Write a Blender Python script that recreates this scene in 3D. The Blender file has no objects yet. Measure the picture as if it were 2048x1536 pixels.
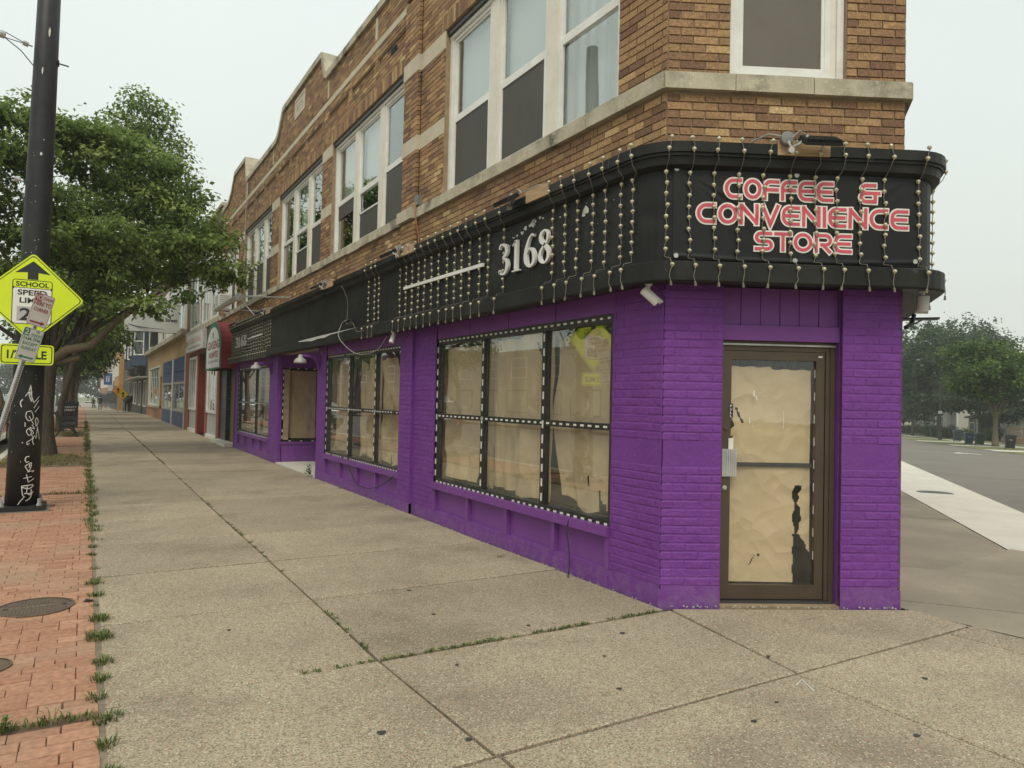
import bpy, bmesh, math, random
import numpy as np
from mathutils import Vector, Matrix
R = random.Random(7)
SC = bpy.context.scene
COL = SC.collection

# ------------------------------------------------------------------ camera
F_PX = 1420.0
CAM_H = 1.62
YAW = math.atan(854 / F_PX)
PITCH = math.atan(34 / F_PX)
ROLL = 0.0225
cf = Vector((math.sin(YAW) * math.cos(PITCH), math.cos(YAW) * math.cos(PITCH), math.sin(PITCH)))
cr0 = Vector((math.cos(YAW), -math.sin(YAW), 0))
cu0 = cr0.cross(cf)
cr = cr0 * math.cos(ROLL) + cu0 * math.sin(ROLL)
cu = cu0 * math.cos(ROLL) - cr0 * math.sin(ROLL)
cam_d = bpy.data.cameras.new('camera')
cam = bpy.data.objects.new('camera', cam_d)
COL.objects.link(cam)
cam_d.sensor_width = 36.0
cam_d.lens = F_PX / 2048 * 36.0
cam_d.clip_start = 0.05
cam_d.clip_end = 3000
M = Matrix.Identity(4)
for i in range(3):
    M[i][0] = cr[i]; M[i][1] = cu[i]; M[i][2] = -cf[i]
M[2][3] = CAM_H
cam.matrix_world = M
SC.camera = cam

def seen(p):
    """rough screen position (2048 px) and depth of a world point"""
    d = Vector(p) - Vector((0, 0, CAM_H))
    z = d.dot(cf)
    if z < 0.1: return None
    return 1024 + F_PX * d.dot(cr) / z, 768 - F_PX * d.dot(cu) / z, z

# ------------------------------------------------------------------ world and sun
SUN_EL, SUN_AZ = math.radians(52), math.radians(215)      # azimuth clockwise from +Y
w = bpy.data.worlds.new('World'); SC.world = w; w.use_nodes = True
nt = w.node_tree; nt.nodes.clear()
out = nt.nodes.new('ShaderNodeOutputWorld')
bg = nt.nodes.new('ShaderNodeBackground'); bg.inputs['Strength'].default_value = 0.1
sky = nt.nodes.new('ShaderNodeTexSky'); sky.sky_type = 'NISHITA'; sky.sun_disc = False
sky.sun_elevation = SUN_EL; sky.sun_rotation = SUN_AZ
sky.air_density = 1.5; sky.dust_density = 6.0
tc = nt.nodes.new('ShaderNodeTexCoord')
sep = nt.nodes.new('ShaderNodeSeparateXYZ'); nt.links.new(tc.outputs['Generated'], sep.inputs[0])
cr_n = nt.nodes.new('ShaderNodeValToRGB')
cr_n.color_ramp.elements[0].position = 0.0; cr_n.color_ramp.elements[0].color = (0.735, 0.765, 0.71, 1)
cr_n.color_ramp.elements[1].position = 0.75; cr_n.color_ramp.elements[1].color = (0.80, 0.885, 0.865, 1)
nt.links.new(sep.outputs['Z'], cr_n.inputs[0])
cn = nt.nodes.new('ShaderNodeTexNoise'); cn.inputs['Scale'].default_value = 1.6; cn.inputs['Detail'].default_value = 3
nt.links.new(tc.outputs['Generated'], cn.inputs['Vector'])
mr = nt.nodes.new('ShaderNodeMapRange'); mr.inputs[1].default_value = 0.3; mr.inputs[2].default_value = 0.7
mr.inputs[3].default_value = 10.2; mr.inputs[4].default_value = 11.0
nt.links.new(cn.outputs['Fac'], mr.inputs[0])
vm = nt.nodes.new('ShaderNodeVectorMath'); vm.operation = 'SCALE'
nt.links.new(cr_n.outputs[0], vm.inputs[0]); nt.links.new(mr.outputs[0], vm.inputs['Scale'])
mx = nt.nodes.new('ShaderNodeMix'); mx.data_type = 'RGBA'; mx.inputs[0].default_value = 0.94
nt.links.new(sky.outputs[0], mx.inputs[6]); nt.links.new(vm.outputs[0], mx.inputs[7])
nt.links.new(mx.outputs[2], bg.inputs['Color']); nt.links.new(bg.outputs[0], out.inputs[0])

sd = bpy.data.lights.new('sun', 'SUN'); sd.energy = 1.5; sd.angle = math.radians(24); sd.color = (1.0, 0.93, 0.82)
sun = bpy.data.objects.new('sun', sd); COL.objects.link(sun)
dv = Vector((math.sin(SUN_AZ) * math.cos(SUN_EL), math.cos(SUN_AZ) * math.cos(SUN_EL), math.sin(SUN_EL)))
sun.rotation_euler = dv.to_track_quat('Z', 'Y').to_euler()
SC.view_settings.view_transform = 'Standard'; SC.view_settings.look = 'None'
SC.view_settings.gamma = 1; SC.view_settings.exposure = 0.12
SC.view_settings.use_curve_mapping = False
SC.cycles.max_bounces = 8; SC.cycles.transparent_max_bounces = 24; SC.cycles.volume_bounces = 1
SC.cycles.use_denoising = True

# ------------------------------------------------------------------ materials
def lin(c):
    return tuple(((v / 255) / 12.92 if v / 255 <= 0.04045 else ((v / 255 + 0.055) / 1.055) ** 2.4) for v in c)
MATS = {}
def mat(name, c1, c2=None, rough=0.7, scale=3.0, detail=6, spots=None, bump=0.0, bscale=60.0, metal=0.0,
        stain=None, coat=0.0, spec=0.5, aniso=None, lo=0.35, hi=0.65, objr=0.0, crease=0.0, zdirt=0.0):
    """colour mixed from c1 and c2 by noise in world space; spots=(colour, scale, threshold, amount); stain=(colour, scale, amount)"""
    if name in MATS: return MATS[name]
    m = bpy.data.materials.new(name); m.use_nodes = True
    n = m.node_tree; b = n.nodes['Principled BSDF']; L = n.links
    b.inputs['Roughness'].default_value = rough; b.inputs['Metallic'].default_value = metal
    b.inputs['Specular IOR Level'].default_value = spec
    if coat: b.inputs['Coat Weight'].default_value = coat
    g = n.nodes.new('ShaderNodeNewGeometry'); pos = g.outputs['Position']
    if aniso:
        mp = n.nodes.new('ShaderNodeMapping'); mp.inputs['Scale'].default_value = aniso
        L.new(pos, mp.inputs[0]); pos = mp.outputs[0]
    c2 = c2 or tuple(v * 0.85 for v in c1)
    def noise(s, d=detail, r=0.6):
        t = n.nodes.new('ShaderNodeTexNoise'); t.inputs['Scale'].default_value = s
        t.inputs['Detail'].default_value = d; t.inputs['Roughness'].default_value = r
        L.new(pos, t.inputs['Vector']); return t.outputs['Fac']
    def rng(sock, a, bb, o0=0.0, o1=1.0):
        t = n.nodes.new('ShaderNodeMapRange'); t.inputs[1].default_value = a; t.inputs[2].default_value = bb
        t.inputs[3].default_value = o0; t.inputs[4].default_value = o1; L.new(sock, t.inputs[0]); return t.outputs[0]
    def mixc(fac, a, bb):
        t = n.nodes.new('ShaderNodeMix'); t.data_type = 'RGBA'; L.new(fac, t.inputs[0])
        for sock, v in ((t.inputs[6], a), (t.inputs[7], bb)):
            if isinstance(v, tuple): sock.default_value = (*v, 1)
            else: L.new(v, sock)
        return t.outputs[2]
    col = mixc(rng(noise(scale), lo, hi), tuple(c1), tuple(c2))
    if stain:
        col = mixc(rng(noise(stain[1], 8, 0.65), 0.5, 0.72, 0, stain[2]), col, tuple(stain[0]))
    if spots:
        for sp in (spots if isinstance(spots, list) else [spots]):
            v = n.nodes.new('ShaderNodeTexVoronoi'); v.inputs['Scale'].default_value = sp[1]; L.new(pos, v.inputs['Vector'])
            sx = n.nodes.new('ShaderNodeSeparateColor'); L.new(v.outputs['Color'], sx.inputs[0])
            col = mixc(rng(sx.outputs[0], sp[2], sp[2] + 0.04, 0, sp[3]), col, tuple(sp[0]))
    if zdirt:
        sp_ = n.nodes.new('ShaderNodeSeparateXYZ'); L.new(g.outputs['Position'], sp_.inputs[0])
        zf = rng(sp_.outputs['Z'], 0.0, 0.30, 1.0, 0.0); nf = rng(noise(9, 7, .7), .38, .62, 0, zdirt)
        mm_ = n.nodes.new('ShaderNodeMath'); mm_.operation = 'MULTIPLY'; L.new(zf, mm_.inputs[0]); L.new(nf, mm_.inputs[1])
        col = mixc(mm_.outputs[0], col, (.34, .29, .27))
    if objr:
        oi = n.nodes.new('ShaderNodeObjectInfo'); vs_ = n.nodes.new('ShaderNodeVectorMath'); vs_.operation = 'SCALE'
        L.new(col, vs_.inputs[0]); L.new(rng(oi.outputs['Random'], 0, 1, 1 - objr, 1 + objr), vs_.inputs['Scale']); col = vs_.outputs[0]
    L.new(col, b.inputs['Base Color'])
    if crease:
        vv = n.nodes.new('ShaderNodeTexVoronoi'); vv.inputs['Scale'].default_value = 6.5
        wv = n.nodes.new('ShaderNodeVectorMath'); wv.operation = 'MULTIPLY_ADD'; nz = n.nodes.new('ShaderNodeTexNoise'); nz.inputs['Scale'].default_value = 3
        L.new(pos, nz.inputs['Vector']); L.new(nz.outputs['Color'], wv.inputs[0]); wv.inputs[1].default_value = (.35, .35, .35); L.new(pos, wv.inputs[2]); L.new(wv.outputs[0], vv.inputs['Vector'])
        bc = n.nodes.new('ShaderNodeBump'); bc.inputs['Strength'].default_value = .8; bc.inputs['Distance'].default_value = crease
        L.new(vv.outputs['Distance'], bc.inputs['Height'])
    if bump:
        bm = n.nodes.new('ShaderNodeBump'); bm.inputs['Strength'].default_value = min(1, bump); bm.inputs['Distance'].default_value = 0.004 * max(1, bump)
        L.new(noise(bscale, 4), bm.inputs['Height']); L.new(bm.outputs[0], b.inputs['Normal'])
        if crease: L.new(bc.outputs[0], bm.inputs['Normal'])
    MATS[name] = m
    return m

def tone_mat(name, stops, rough=0.85, nscale=40, namp=0.25, bump=0.4, bscale=90, attr='tone', stain=None, transl=0.0, spec=0.5, speck=None, bdist=.003):
    """colour picked per piece by a 'tone' attribute through a ramp, plus grain"""
    m = bpy.data.materials.new(name); m.use_nodes = True
    n = m.node_tree; b = n.nodes['Principled BSDF']; L = n.links
    b.inputs['Roughness'].default_value = rough; b.inputs['Specular IOR Level'].default_value = spec
    a = n.nodes.new('ShaderNodeAttribute'); a.attribute_name = attr
    r = n.nodes.new('ShaderNodeValToRGB'); r.color_ramp.interpolation = 'LINEAR'
    e = r.color_ramp.elements
    e[0].position, e[0].color = stops[0][0], (*stops[0][1], 1)
    e[1].position, e[1].color = stops[-1][0], (*stops[-1][1], 1)
    for p, c in stops[1:-1]:
        x = e.new(p); x.color = (*c, 1)
    L.new(a.outputs['Fac'], r.inputs[0])
    g = n.nodes.new('ShaderNodeNewGeometry')
    t = n.nodes.new('ShaderNodeTexNoise'); t.inputs['Scale'].default_value = nscale; t.inputs['Detail'].default_value = 5
    L.new(g.outputs['Position'], t.inputs['Vector'])
    mr = n.nodes.new('ShaderNodeMapRange'); mr.inputs[1].default_value = 0.25; mr.inputs[2].default_value = 0.75
    mr.inputs[3].default_value = 1 - namp; mr.inputs[4].default_value = 1 + namp
    L.new(t.outputs['Fac'], mr.inputs[0])
    v = n.nodes.new('ShaderNodeVectorMath'); v.operation = 'SCALE'
    L.new(r.outputs[0], v.inputs[0]); L.new(mr.outputs[0], v.inputs['Scale'])
    col = v.outputs[0]
    if speck:
        vo = n.nodes.new('ShaderNodeTexVoronoi'); vo.inputs['Scale'].default_value = speck[1]; L.new(g.outputs['Position'], vo.inputs['Vector'])
        so = n.nodes.new('ShaderNodeSeparateColor'); L.new(vo.outputs['Color'], so.inputs[0])
        ms_ = n.nodes.new('ShaderNodeMapRange'); ms_.inputs[1].default_value = speck[2]; ms_.inputs[2].default_value = speck[2] + .05; ms_.inputs[4].default_value = speck[3]; L.new(so.outputs[0], ms_.inputs[0])
        mk = n.nodes.new('ShaderNodeMix'); mk.data_type = 'RGBA'; L.new(ms_.outputs[0], mk.inputs[0]); L.new(col, mk.inputs[6]); mk.inputs[7].default_value = (*speck[0], 1); col = mk.outputs[2]
    if stain:
        t2 = n.nodes.new('ShaderNodeTexNoise'); t2.inputs['Scale'].default_value = stain[1]; t2.inputs['Detail'].default_value = 7
        L.new(g.outputs['Position'], t2.inputs['Vector'])
        m2 = n.nodes.new('ShaderNodeMapRange'); m2.inputs[1].default_value = 0.5; m2.inputs[2].default_value = 0.75
        m2.inputs[4].default_value = stain[2]; L.new(t2.outputs['Fac'], m2.inputs[0])
        mm = n.nodes.new('ShaderNodeMix'); mm.data_type = 'RGBA'; L.new(m2.outputs[0], mm.inputs[0])
        L.new(col, mm.inputs[6]); mm.inputs[7].default_value = (*stain[0], 1); col = mm.outputs[2]
    L.new(col, b.inputs['Base Color'])
    if transl:
        b.inputs['Specular IOR Level'].default_value = 0.25
        tr = n.nodes.new('ShaderNodeBsdfTranslucent'); L.new(col, tr.inputs[0])
        ms = n.nodes.new('ShaderNodeMixShader'); ms.inputs[0].default_value = transl
        L.new(b.outputs[0], ms.inputs[1]); L.new(tr.outputs[0], ms.inputs[2])
        L.new(ms.outputs[0], n.nodes['Material Output'].inputs[0])
    if bump:
        bm = n.nodes.new('ShaderNodeBump'); bm.inputs['Strength'].default_value = bump; bm.inputs['Distance'].default_value = bdist
        t3 = n.nodes.new('ShaderNodeTexNoise'); t3.inputs['Scale'].default_value = bscale; L.new(g.outputs['Position'], t3.inputs['Vector'])
        L.new(t3.outputs['Fac'], bm.inputs['Height']); L.new(bm.outputs[0], b.inputs['Normal'])
    MATS[name] = m
    return m

def glass_mat(name, tint=(0.93, 0.95, 0.93), ior=1.5, gain=1.5, dirt=0.0, rough=0.0, warp=0.0):
    m = bpy.data.materials.new(name); m.use_nodes = True
    n = m.node_tree; L = n.links; n.nodes.clear()
    o = n.nodes.new('ShaderNodeOutputMaterial')
    tr = n.nodes.new('ShaderNodeBsdfTransparent'); tr.inputs[0].default_value = (*tint, 1)
    gl = n.nodes.new('ShaderNodeBsdfGlossy'); gl.inputs['Roughness'].default_value = rough; gl.inputs[0].default_value = (0.95, 0.98, 0.97, 1)
    g0 = n.nodes.new('ShaderNodeNewGeometry'); dt = n.nodes.new('ShaderNodeVectorMath'); dt.operation = 'DOT_PRODUCT'
    L.new(g0.outputs['Normal'], dt.inputs[0]); L.new(g0.outputs['Incoming'], dt.inputs[1])
    def mth(op, a, b=None):
        t = n.nodes.new('ShaderNodeMath'); t.operation = op; t.use_clamp = op in ('MULTIPLY_ADD',)
        for i_, v in enumerate((a, b)):
            if v is None: continue
            if isinstance(v, (int, float)): t.inputs[i_].default_value = v
            else: L.new(v, t.inputs[i_])
        return t
    c_ = mth('ABSOLUTE', dt.outputs['Value']); om = mth('SUBTRACT', 1.0, c_.outputs[0]); p5 = mth('POWER', om.outputs[0], 5.0)
    f0 = ((ior - 1) / (ior + 1)) ** 2 * gain
    mu = mth('MULTIPLY_ADD', p5.outputs[0], 1 - f0); mu.inputs[2].default_value = f0
    ms = n.nodes.new('ShaderNodeMixShader'); L.new(mu.outputs[0], ms.inputs[0]); L.new(tr.outputs[0], ms.inputs[1]); L.new(gl.outputs[0], ms.inputs[2])
    g = n.nodes.new('ShaderNodeNewGeometry')
    if warp:
        t = n.nodes.new('ShaderNodeTexNoise'); t.inputs['Scale'].default_value = 1.3; L.new(g.outputs['Position'], t.inputs['Vector'])
        b = n.nodes.new('ShaderNodeBump'); b.inputs['Strength'].default_value = warp; b.inputs['Distance'].default_value = 0.05
        L.new(t.outputs['Fac'], b.inputs['Height']); L.new(b.outputs[0], gl.inputs['Normal'])
    last = ms.outputs[0]
    if dirt:
        d = n.nodes.new('ShaderNodeBsdfDiffuse'); d.inputs[0].default_value = (0.55, 0.54, 0.48, 1)
        t = n.nodes.new('ShaderNodeTexNoise'); t.inputs['Scale'].default_value = 2.2; t.inputs['Detail'].default_value = 8
        L.new(g.outputs['Position'], t.inputs['Vector'])
        r = n.nodes.new('ShaderNodeMapRange'); r.inputs[1].default_value = 0.4; r.inputs[2].default_value = 0.8; r.inputs[4].default_value = dirt
        L.new(t.outputs['Fac'], r.inputs[0])
        m2 = n.nodes.new('ShaderNodeMixShader'); L.new(r.outputs[0], m2.inputs[0]); L.new(last, m2.inputs[1]); L.new(d.outputs[0], m2.inputs[2]); last = m2.outputs[0]
    L.new(last, o.inputs[0]); MATS[name] = m
    return m

BRICK_STOPS = [(0.0, (0.175, 0.095, 0.060)), (0.18, (0.225, 0.127, 0.075)), (0.45, (0.315, 0.187, 0.095)), (0.75, (0.415, 0.258, 0.125)), (0.93, (0.52, 0.35, 0.165)), (1.0, (0.62, 0.45, 0.23))]
m_brick = tone_mat('glazed_brown_brick', BRICK_STOPS, rough=0.8, spec=0.3, speck=((0.07, 0.04, 0.028), 260, 0.80, 0.6), nscale=45, namp=0.36, bump=0.6, bscale=120, stain=((0.09, 0.06, 0.045), 1.3, 0.40))
m_mortar = mat('mortar', (0.36, 0.265, 0.165), (0.26, 0.19, 0.12), rough=0.95, scale=9, bump=0.4, bscale=150)
m_purple = mat('purple_paint', (0.170, 0.045, 0.256), (0.143, 0.038, 0.222), spec=0.25, rough=0.5, scale=2.2, bump=1.6, bscale=28, stain=((0.200, 0.065, 0.285), 1.3, 0.55), spots=((0.5, 0.42, 0.5), 60, 0.988, 0.35), zdirt=0.25)
m_purple2 = mat('purple_panel_paint', (0.188, 0.058, 0.262), (0.165, 0.049, 0.235), spec=0.3, rough=0.48, scale=1.6, bump=0.2, bscale=30, stain=((0.20, 0.075, 0.255), 2.4, 0.4), zdirt=0.15)
m_stone = mat('weathered_limestone', (0.52, 0.465, 0.34), (0.38, 0.34, 0.245), rough=0.9, scale=4, bump=0.5, bscale=70, stain=((0.06, 0.056, 0.042), 2.3, 1.0), spots=((0.62, 0.58, 0.48), 90, 0.93, 0.5))
m_band = mat('cast_stone_band', (0.58, 0.51, 0.38), (0.50, 0.44, 0.33), rough=0.85, scale=5, bump=0.3, bscale=70)
m_white = mat('white_window_frame', (0.80, 0.79, 0.74), (0.70, 0.69, 0.63), rough=0.35, scale=3, stain=((0.5, 0.46, 0.38), 5, 0.35))
m_cream = mat('cream_mullion_panel', (0.76, 0.71, 0.60), (0.70, 0.65, 0.54), rough=0.5, scale=3, stain=((0.5, 0.4, 0.28), 7, 0.3))
m_black = mat('black_fascia_paint', (0.0125, 0.013, 0.0115), (0.019, 0.019, 0.017), spec=0.22, rough=0.5, scale=1.4, bump=0.25, bscale=14, stain=((0.055, 0.052, 0.044), 1.8, 0.5), spots=((0.5, 0.5, 0.46), 26, 0.994, 0.5))
m_blackframe = mat('black_anodised_frame', (0.018, 0.018, 0.017), (0.03, 0.03, 0.027), rough=0.4, scale=5)
m_banner = mat('black_vinyl_banner', (0.010, 0.010, 0.010), (0.013, 0.013, 0.012), spec=0.28, rough=0.45, scale=2)
m_bronze = mat('bronze_door_frame', (0.10, 0.073, 0.05), (0.085, 0.062, 0.042), rough=0.42, scale=4, metal=0.35, spots=((0.5, 0.48, 0.4), 160, 0.985, 0.3))
m_dark = mat('dark_interior', (0.03, 0.028, 0.025), (0.045, 0.04, 0.035), rough=0.9)
m_kraft = mat('kraft_paper', (0.61, 0.47, 0.285), (0.54, 0.41, 0.245), rough=0.85, scale=3.5, bump=0.4, bscale=16, crease=.022, stain=((0.56, 0.43, 0.27), 2.5, 0.6))
m_screen = mat('insect_screen', (0.055, 0.052, 0.045), (0.075, 0.068, 0.056), rough=0.6, scale=1.4)
m_blind = mat('white_blind', (0.66, 0.68, 0.64), (0.58, 0.60, 0.57), rough=0.8, scale=0.8)
m_curtain = mat('grey_curtain', (0.50, 0.48, 0.46), (0.66, 0.64, 0.61), rough=0.9, scale=2, aniso=(8, 8, 0.2))
m_metalgrey = mat('galvanised_metal', (0.55, 0.55, 0.52), (0.42, 0.42, 0.40), rough=0.4, metal=0.4, scale=8)
m_whitep = mat('white_plastic', (0.78, 0.77, 0.73), rough=0.4)
m_greybox = mat('grey_junction_box', (0.22, 0.22, 0.21), (0.17, 0.17, 0.16), rough=0.5, scale=12)
m_wood = mat('raw_pine_board', (0.48, 0.33, 0.19), (0.34, 0.22, 0.12), rough=0.8, scale=6, aniso=(1, 1, 14), bump=0.2)
m_wire = mat('dull_wire', (0.20, 0.18, 0.13), (0.12, 0.11, 0.08), rough=0.6, scale=20)
m_bulb = mat('pearl_gold_bulb', (0.66, 0.61, 0.43), (0.36, 0.32, 0.20), rough=0.22, scale=70, metal=0.25)
m_led = mat('led_module_white', (0.80, 0.78, 0.70), (0.62, 0.60, 0.54), rough=0.4, scale=30)
g_shop = glass_mat('shop_glass', tint=(.985, .99, .985), ior=1.52, gain=2.6, dirt=0.03, warp=0.0)
g_up = glass_mat('upper_window_glass', ior=1.7, gain=2.4, tint=(0.92, 0.95, 0.94), warp=0.03)
g_door = glass_mat('door_glass', tint=(.985, .99, .985), ior=1.5, gain=1.1, dirt=0.05)

# ------------------------------------------------------------------ geometry helpers
class Fr:
    """local frame on a wall: u along, z up, v outward"""
    def __init__(s, O, U, V):
        s.O = Vector(O); s.U = Vector(U).normalized(); s.V = Vector(V).normalized()
        s.det = s.U.cross(s.V).z
    def P(s, u, z, v=0.0): return s.O + s.U * u + s.V * v + Vector((0, 0, z))
    def mat3(s):
        return Matrix((s.U, s.V, Vector((0, 0, 1)))).transposed()
WORLD = Fr((0, 0, 0), (1, 0, 0), (0, 1, 0))
XF = 4.0
FR = Fr((XF, 0, 0), (0, -1, 0), (-1, 0, 0))      # reads left to right from the street: u = -world y
FM = Fr((XF, 0, 0), (0, 1, 0), (-1, 0, 0))            # main street facade: u = world y
A = Vector((4.0, 4.30, 0)); T = Vector((0.882, -0.4712, 0)).normalized(); N = Vector((-0.4712, -0.882, 0)).normalized()
CH = 2.01
FC = Fr(A, T, N)                                       # chamfered corner: u = t
B = A + T * CH
SD = Vector((0.783, 0.622, 0)).normalized(); SN = Vector((0.622, -0.783, 0)).normalized()
FS = Fr(B, SD, SN)                                     # side street wall

class MB:
    def __init__(s): s.v = []; s.f = []; s.m = []; s.t = []
    def add(s, vs, fs, mi=0, tone=0.5):
        k = len(s.v); s.v += [tuple(p) for p in vs]
        s.f += [tuple(k + i for i in f) for f in fs]; s.m += [mi] * len(fs); s.t += [tone] * len(fs)
    def box(s, fr, u0, u1, z0, z1, v0, v1, mi=0, tone=0.5, j=0.0):
        P = [fr.P(u, z, v) for v in (v0, v1) for z in (z0, z1) for u in (u0, u1)]
        if j: P = [p + Vector((R.uniform(-j, j), R.uniform(-j, j), R.uniform(-j, j))) for p in P]
        s.add(P, [(0, 1, 3, 2), (4, 6, 7, 5), (0, 4, 5, 1), (2, 3, 7, 6), (0, 2, 6, 4), (1, 5, 7, 3)], mi, tone)
        return s
    def frame(s, fr, u0, u1, z0, z1, v0, v1, wd, mi=0, wb=None):
        wb = wb or wd
        s.box(fr, u0, u1, z0, z0 + wb, v0, v1, mi); s.box(fr, u0, u1, z1 - wd, z1, v0, v1, mi)
        s.box(fr, u0, u0 + wd, z0 + wb, z1 - wd, v0, v1, mi); s.box(fr, u1 - wd, u1, z0 + wb, z1 - wd, v0, v1, mi)
        return s
    def quad(s, a, b, c, d, mi=0, tone=0.5): s.add([a, b, c, d], [(0, 1, 2, 3)], mi, tone); return s
    def tube(s, pts, r, n=8, mi=0, cap=True):
        pts = [Vector(p) for p in pts]
        rs = r if isinstance(r, (list, tuple)) else [r] * len(pts)
        ring0 = len(s.v); up = None
        for i, p in enumerate(pts):
            d = (pts[min(i + 1, len(pts) - 1)] - pts[max(i - 1, 0)])
            d = d.normalized() if d.length > 1e-9 else Vector((0, 0, 1))
            if up is None: up = Vector((0, 0, 1)) if abs(d.z) < 0.9 else Vector((1, 0, 0))
            a = d.cross(up).normalized(); b = a.cross(d).normalized(); up = b
            for k in range(n):
                t = 2 * math.pi * k / n
                s.v.append(tuple(p + (a * math.cos(t) + b * math.sin(t)) * rs[i]))
        for i in range(len(pts) - 1):
            for k in range(n):
                a0 = ring0 + i * n + k; a1 = ring0 + i * n + (k + 1) % n
                s.f.append((a0, a1, a1 + n, a0 + n)); s.m.append(mi); s.t.append(0.5)
        if cap:
            s.f.append(tuple(ring0 + k for k in range(n))[::-1]); s.m.append(mi); s.t.append(0.5)
            e = ring0 + (len(pts) - 1) * n
            s.f.append(tuple(e + k for k in range(n))); s.m.append(mi); s.t.append(0.5)
        return s
    def lathe(s, O, axis, prof, n=14, mi=0):
        """prof: list of (distance along axis, radius)"""
        O = Vector(O); axis = Vector(axis).normalized()
        s.tube([O + axis * (h + 1e-6 * i) for i, (h, r) in enumerate(prof)], [max(r, 1e-4) for h, r in prof], n, mi)
        return s
    def prism(s, fr, poly, v0, v1, mi=0):
        """closed outline of (u,z) points, thickness v0..v1"""
        n = len(poly); k = len(s.v)
        s.v += [tuple(fr.P(u, z, v0)) for u, z in poly] + [tuple(fr.P(u, z, v1)) for u, z in poly]
        s.f.append(tuple(range(k, k + n))); s.f.append(tuple(range(k + 2 * n - 1, k + n - 1, -1)))
        for i in range(n):
            j = (i + 1) % n; s.f.append((k + i, k + j, k + n + j, k + n + i))
        s.m += [mi] * (n + 2); s.t += [0.5] * (n + 2); return s
    def ribbon(s, fr, pts, w, v0, v1=None, mi=0, cap=True, fn=None):
        """flat stroke of width w along (u,z) points at depth v (or solid between v0 and v1)"""
        n = len(pts); ws = w if isinstance(w, (list, tuple)) else [w] * n
        L_, R_ = [], []
        closed = (abs(pts[0][0] - pts[-1][0]) + abs(pts[0][1] - pts[-1][1])) < 1e-6
        for i in range(n):
            a = pts[i - 1] if i else (pts[-2] if closed else None)
            c = pts[i + 1] if i < n - 1 else (pts[1] if closed else None)
            b = pts[i]
            d1 = Vector((b[0] - a[0], b[1] - a[1])) if a else None
            d2 = Vector((c[0] - b[0], c[1] - b[1])) if c else None
            if d1 is None: d1 = d2
            if d2 is None: d2 = d1
            d1.normalize(); d2.normalize()
            nn = Vector((-(d1.y + d2.y), d1.x + d2.x))
            if nn.length < 1e-6: nn = Vector((-d1.y, d1.x))
            nn.normalize(); k = max(0.35, nn.dot(Vector((-d1.y, d1.x))))
            h = ws[i] / 2 / k
            L_.append((b[0] + nn.x * h, b[1] + nn.y * h)); R_.append((b[0] - nn.x * h, b[1] - nn.y * h))
        k = len(s.v)
        zz = fn or (lambda u, z: 0.0)
        layers = [v0] if v1 is None else [v0, v1]
        for v in layers:
            for q in range(n):
                s.v.append(tuple(fr.P(L_[q][0], L_[q][1], v + zz(*L_[q])))); s.v.append(tuple(fr.P(R_[q][0], R_[q][1], v + zz(*R_[q]))))
        for q in range(n - 1):
            a = k + 2 * q
            s.f.append((a, a + 1, a + 3, a + 2)); s.m.append(mi); s.t.append(.5)
            if v1 is not None:
                o = 2 * n
                s.f += [(a + o, a + o + 2, a + o + 3, a + o + 1), (a, a + 2, a + o + 2, a + o), (a + 1, a + o + 1, a + o + 3, a + 3)]
                s.m += [mi] * 3; s.t += [.5] * 3
        if v1 is not None and not closed:
            o = 2 * n; e = k + 2 * (n - 1)
            s.f += [(k, k + o, k + o + 1, k + 1), (e, e + 1, e + o + 1, e + o)]; s.m += [mi] * 2; s.t += [.5] * 2
        return s
    def mesh(s, name, mats, smooth=False, tone=False):
        me = bpy.data.meshes.new(name); me.from_pydata(s.v, [], s.f)
        for m in (mats if isinstance(mats, (list, tuple)) else [mats]): me.materials.append(m)
        if any(s.m): me.polygons.foreach_set('material_index', s.m)
        if tone:
            a = me.attributes.new('tone', 'FLOAT', 'FACE'); a.data.foreach_set('value', s.t)
        if smooth: me.polygons.foreach_set('use_smooth', [True] * len(me.polygons))
        me.update(); return me
    def build(s, name, mats, parent=None, smooth=False, tone=False, **tags):
        return link(name, s.mesh(name, mats, smooth, tone), parent, **tags)

def link(name, data, parent=None, **tags):
    o = bpy.data.objects.new(name, data); COL.objects.link(o)
    if parent is not None:
        o.parent = parent; o.matrix_parent_inverse = PINV(parent)
    for k, v in tags.items():
        if v: o[k] = v
    return o
PM = {}
def PINV(p):
    return PM.get(p.name, Matrix.Identity(4))
def thing(name, label, cat, loc=(0, 0, 0), group=None, kind=None):
    """Empty at the base of a thing; parts are given in world space"""
    o = bpy.data.objects.new(name, None); COL.objects.link(o); o.location = loc
    o.empty_display_size = 0.2
    PM[o.name] = Matrix.Translation(-Vector(loc))
    if label: o['label'] = label
    if cat: o['category'] = cat
    if group: o['group'] = group
    if kind: o['kind'] = kind
    return o
def copy_thing(root, loc, rz=0.0, label=None, scale=1.0):
    r = root.copy(); COL.objects.link(r); r.location = loc; r.rotation_euler = (0, 0, rz); r.scale = (scale,) * 3
    if label: r['label'] = label
    def rec(src, dst):
        for ch in list(src.children):
            c = ch.copy(); COL.objects.link(c); c.parent = dst; rec(ch, c)
    rec(root, r); return r
def local_thing(name, label, cat, group=None):
    """root at the origin, parts given in local space; move the root afterwards"""
    return thing(name, label, cat, (0, 0, 0), group)

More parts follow.
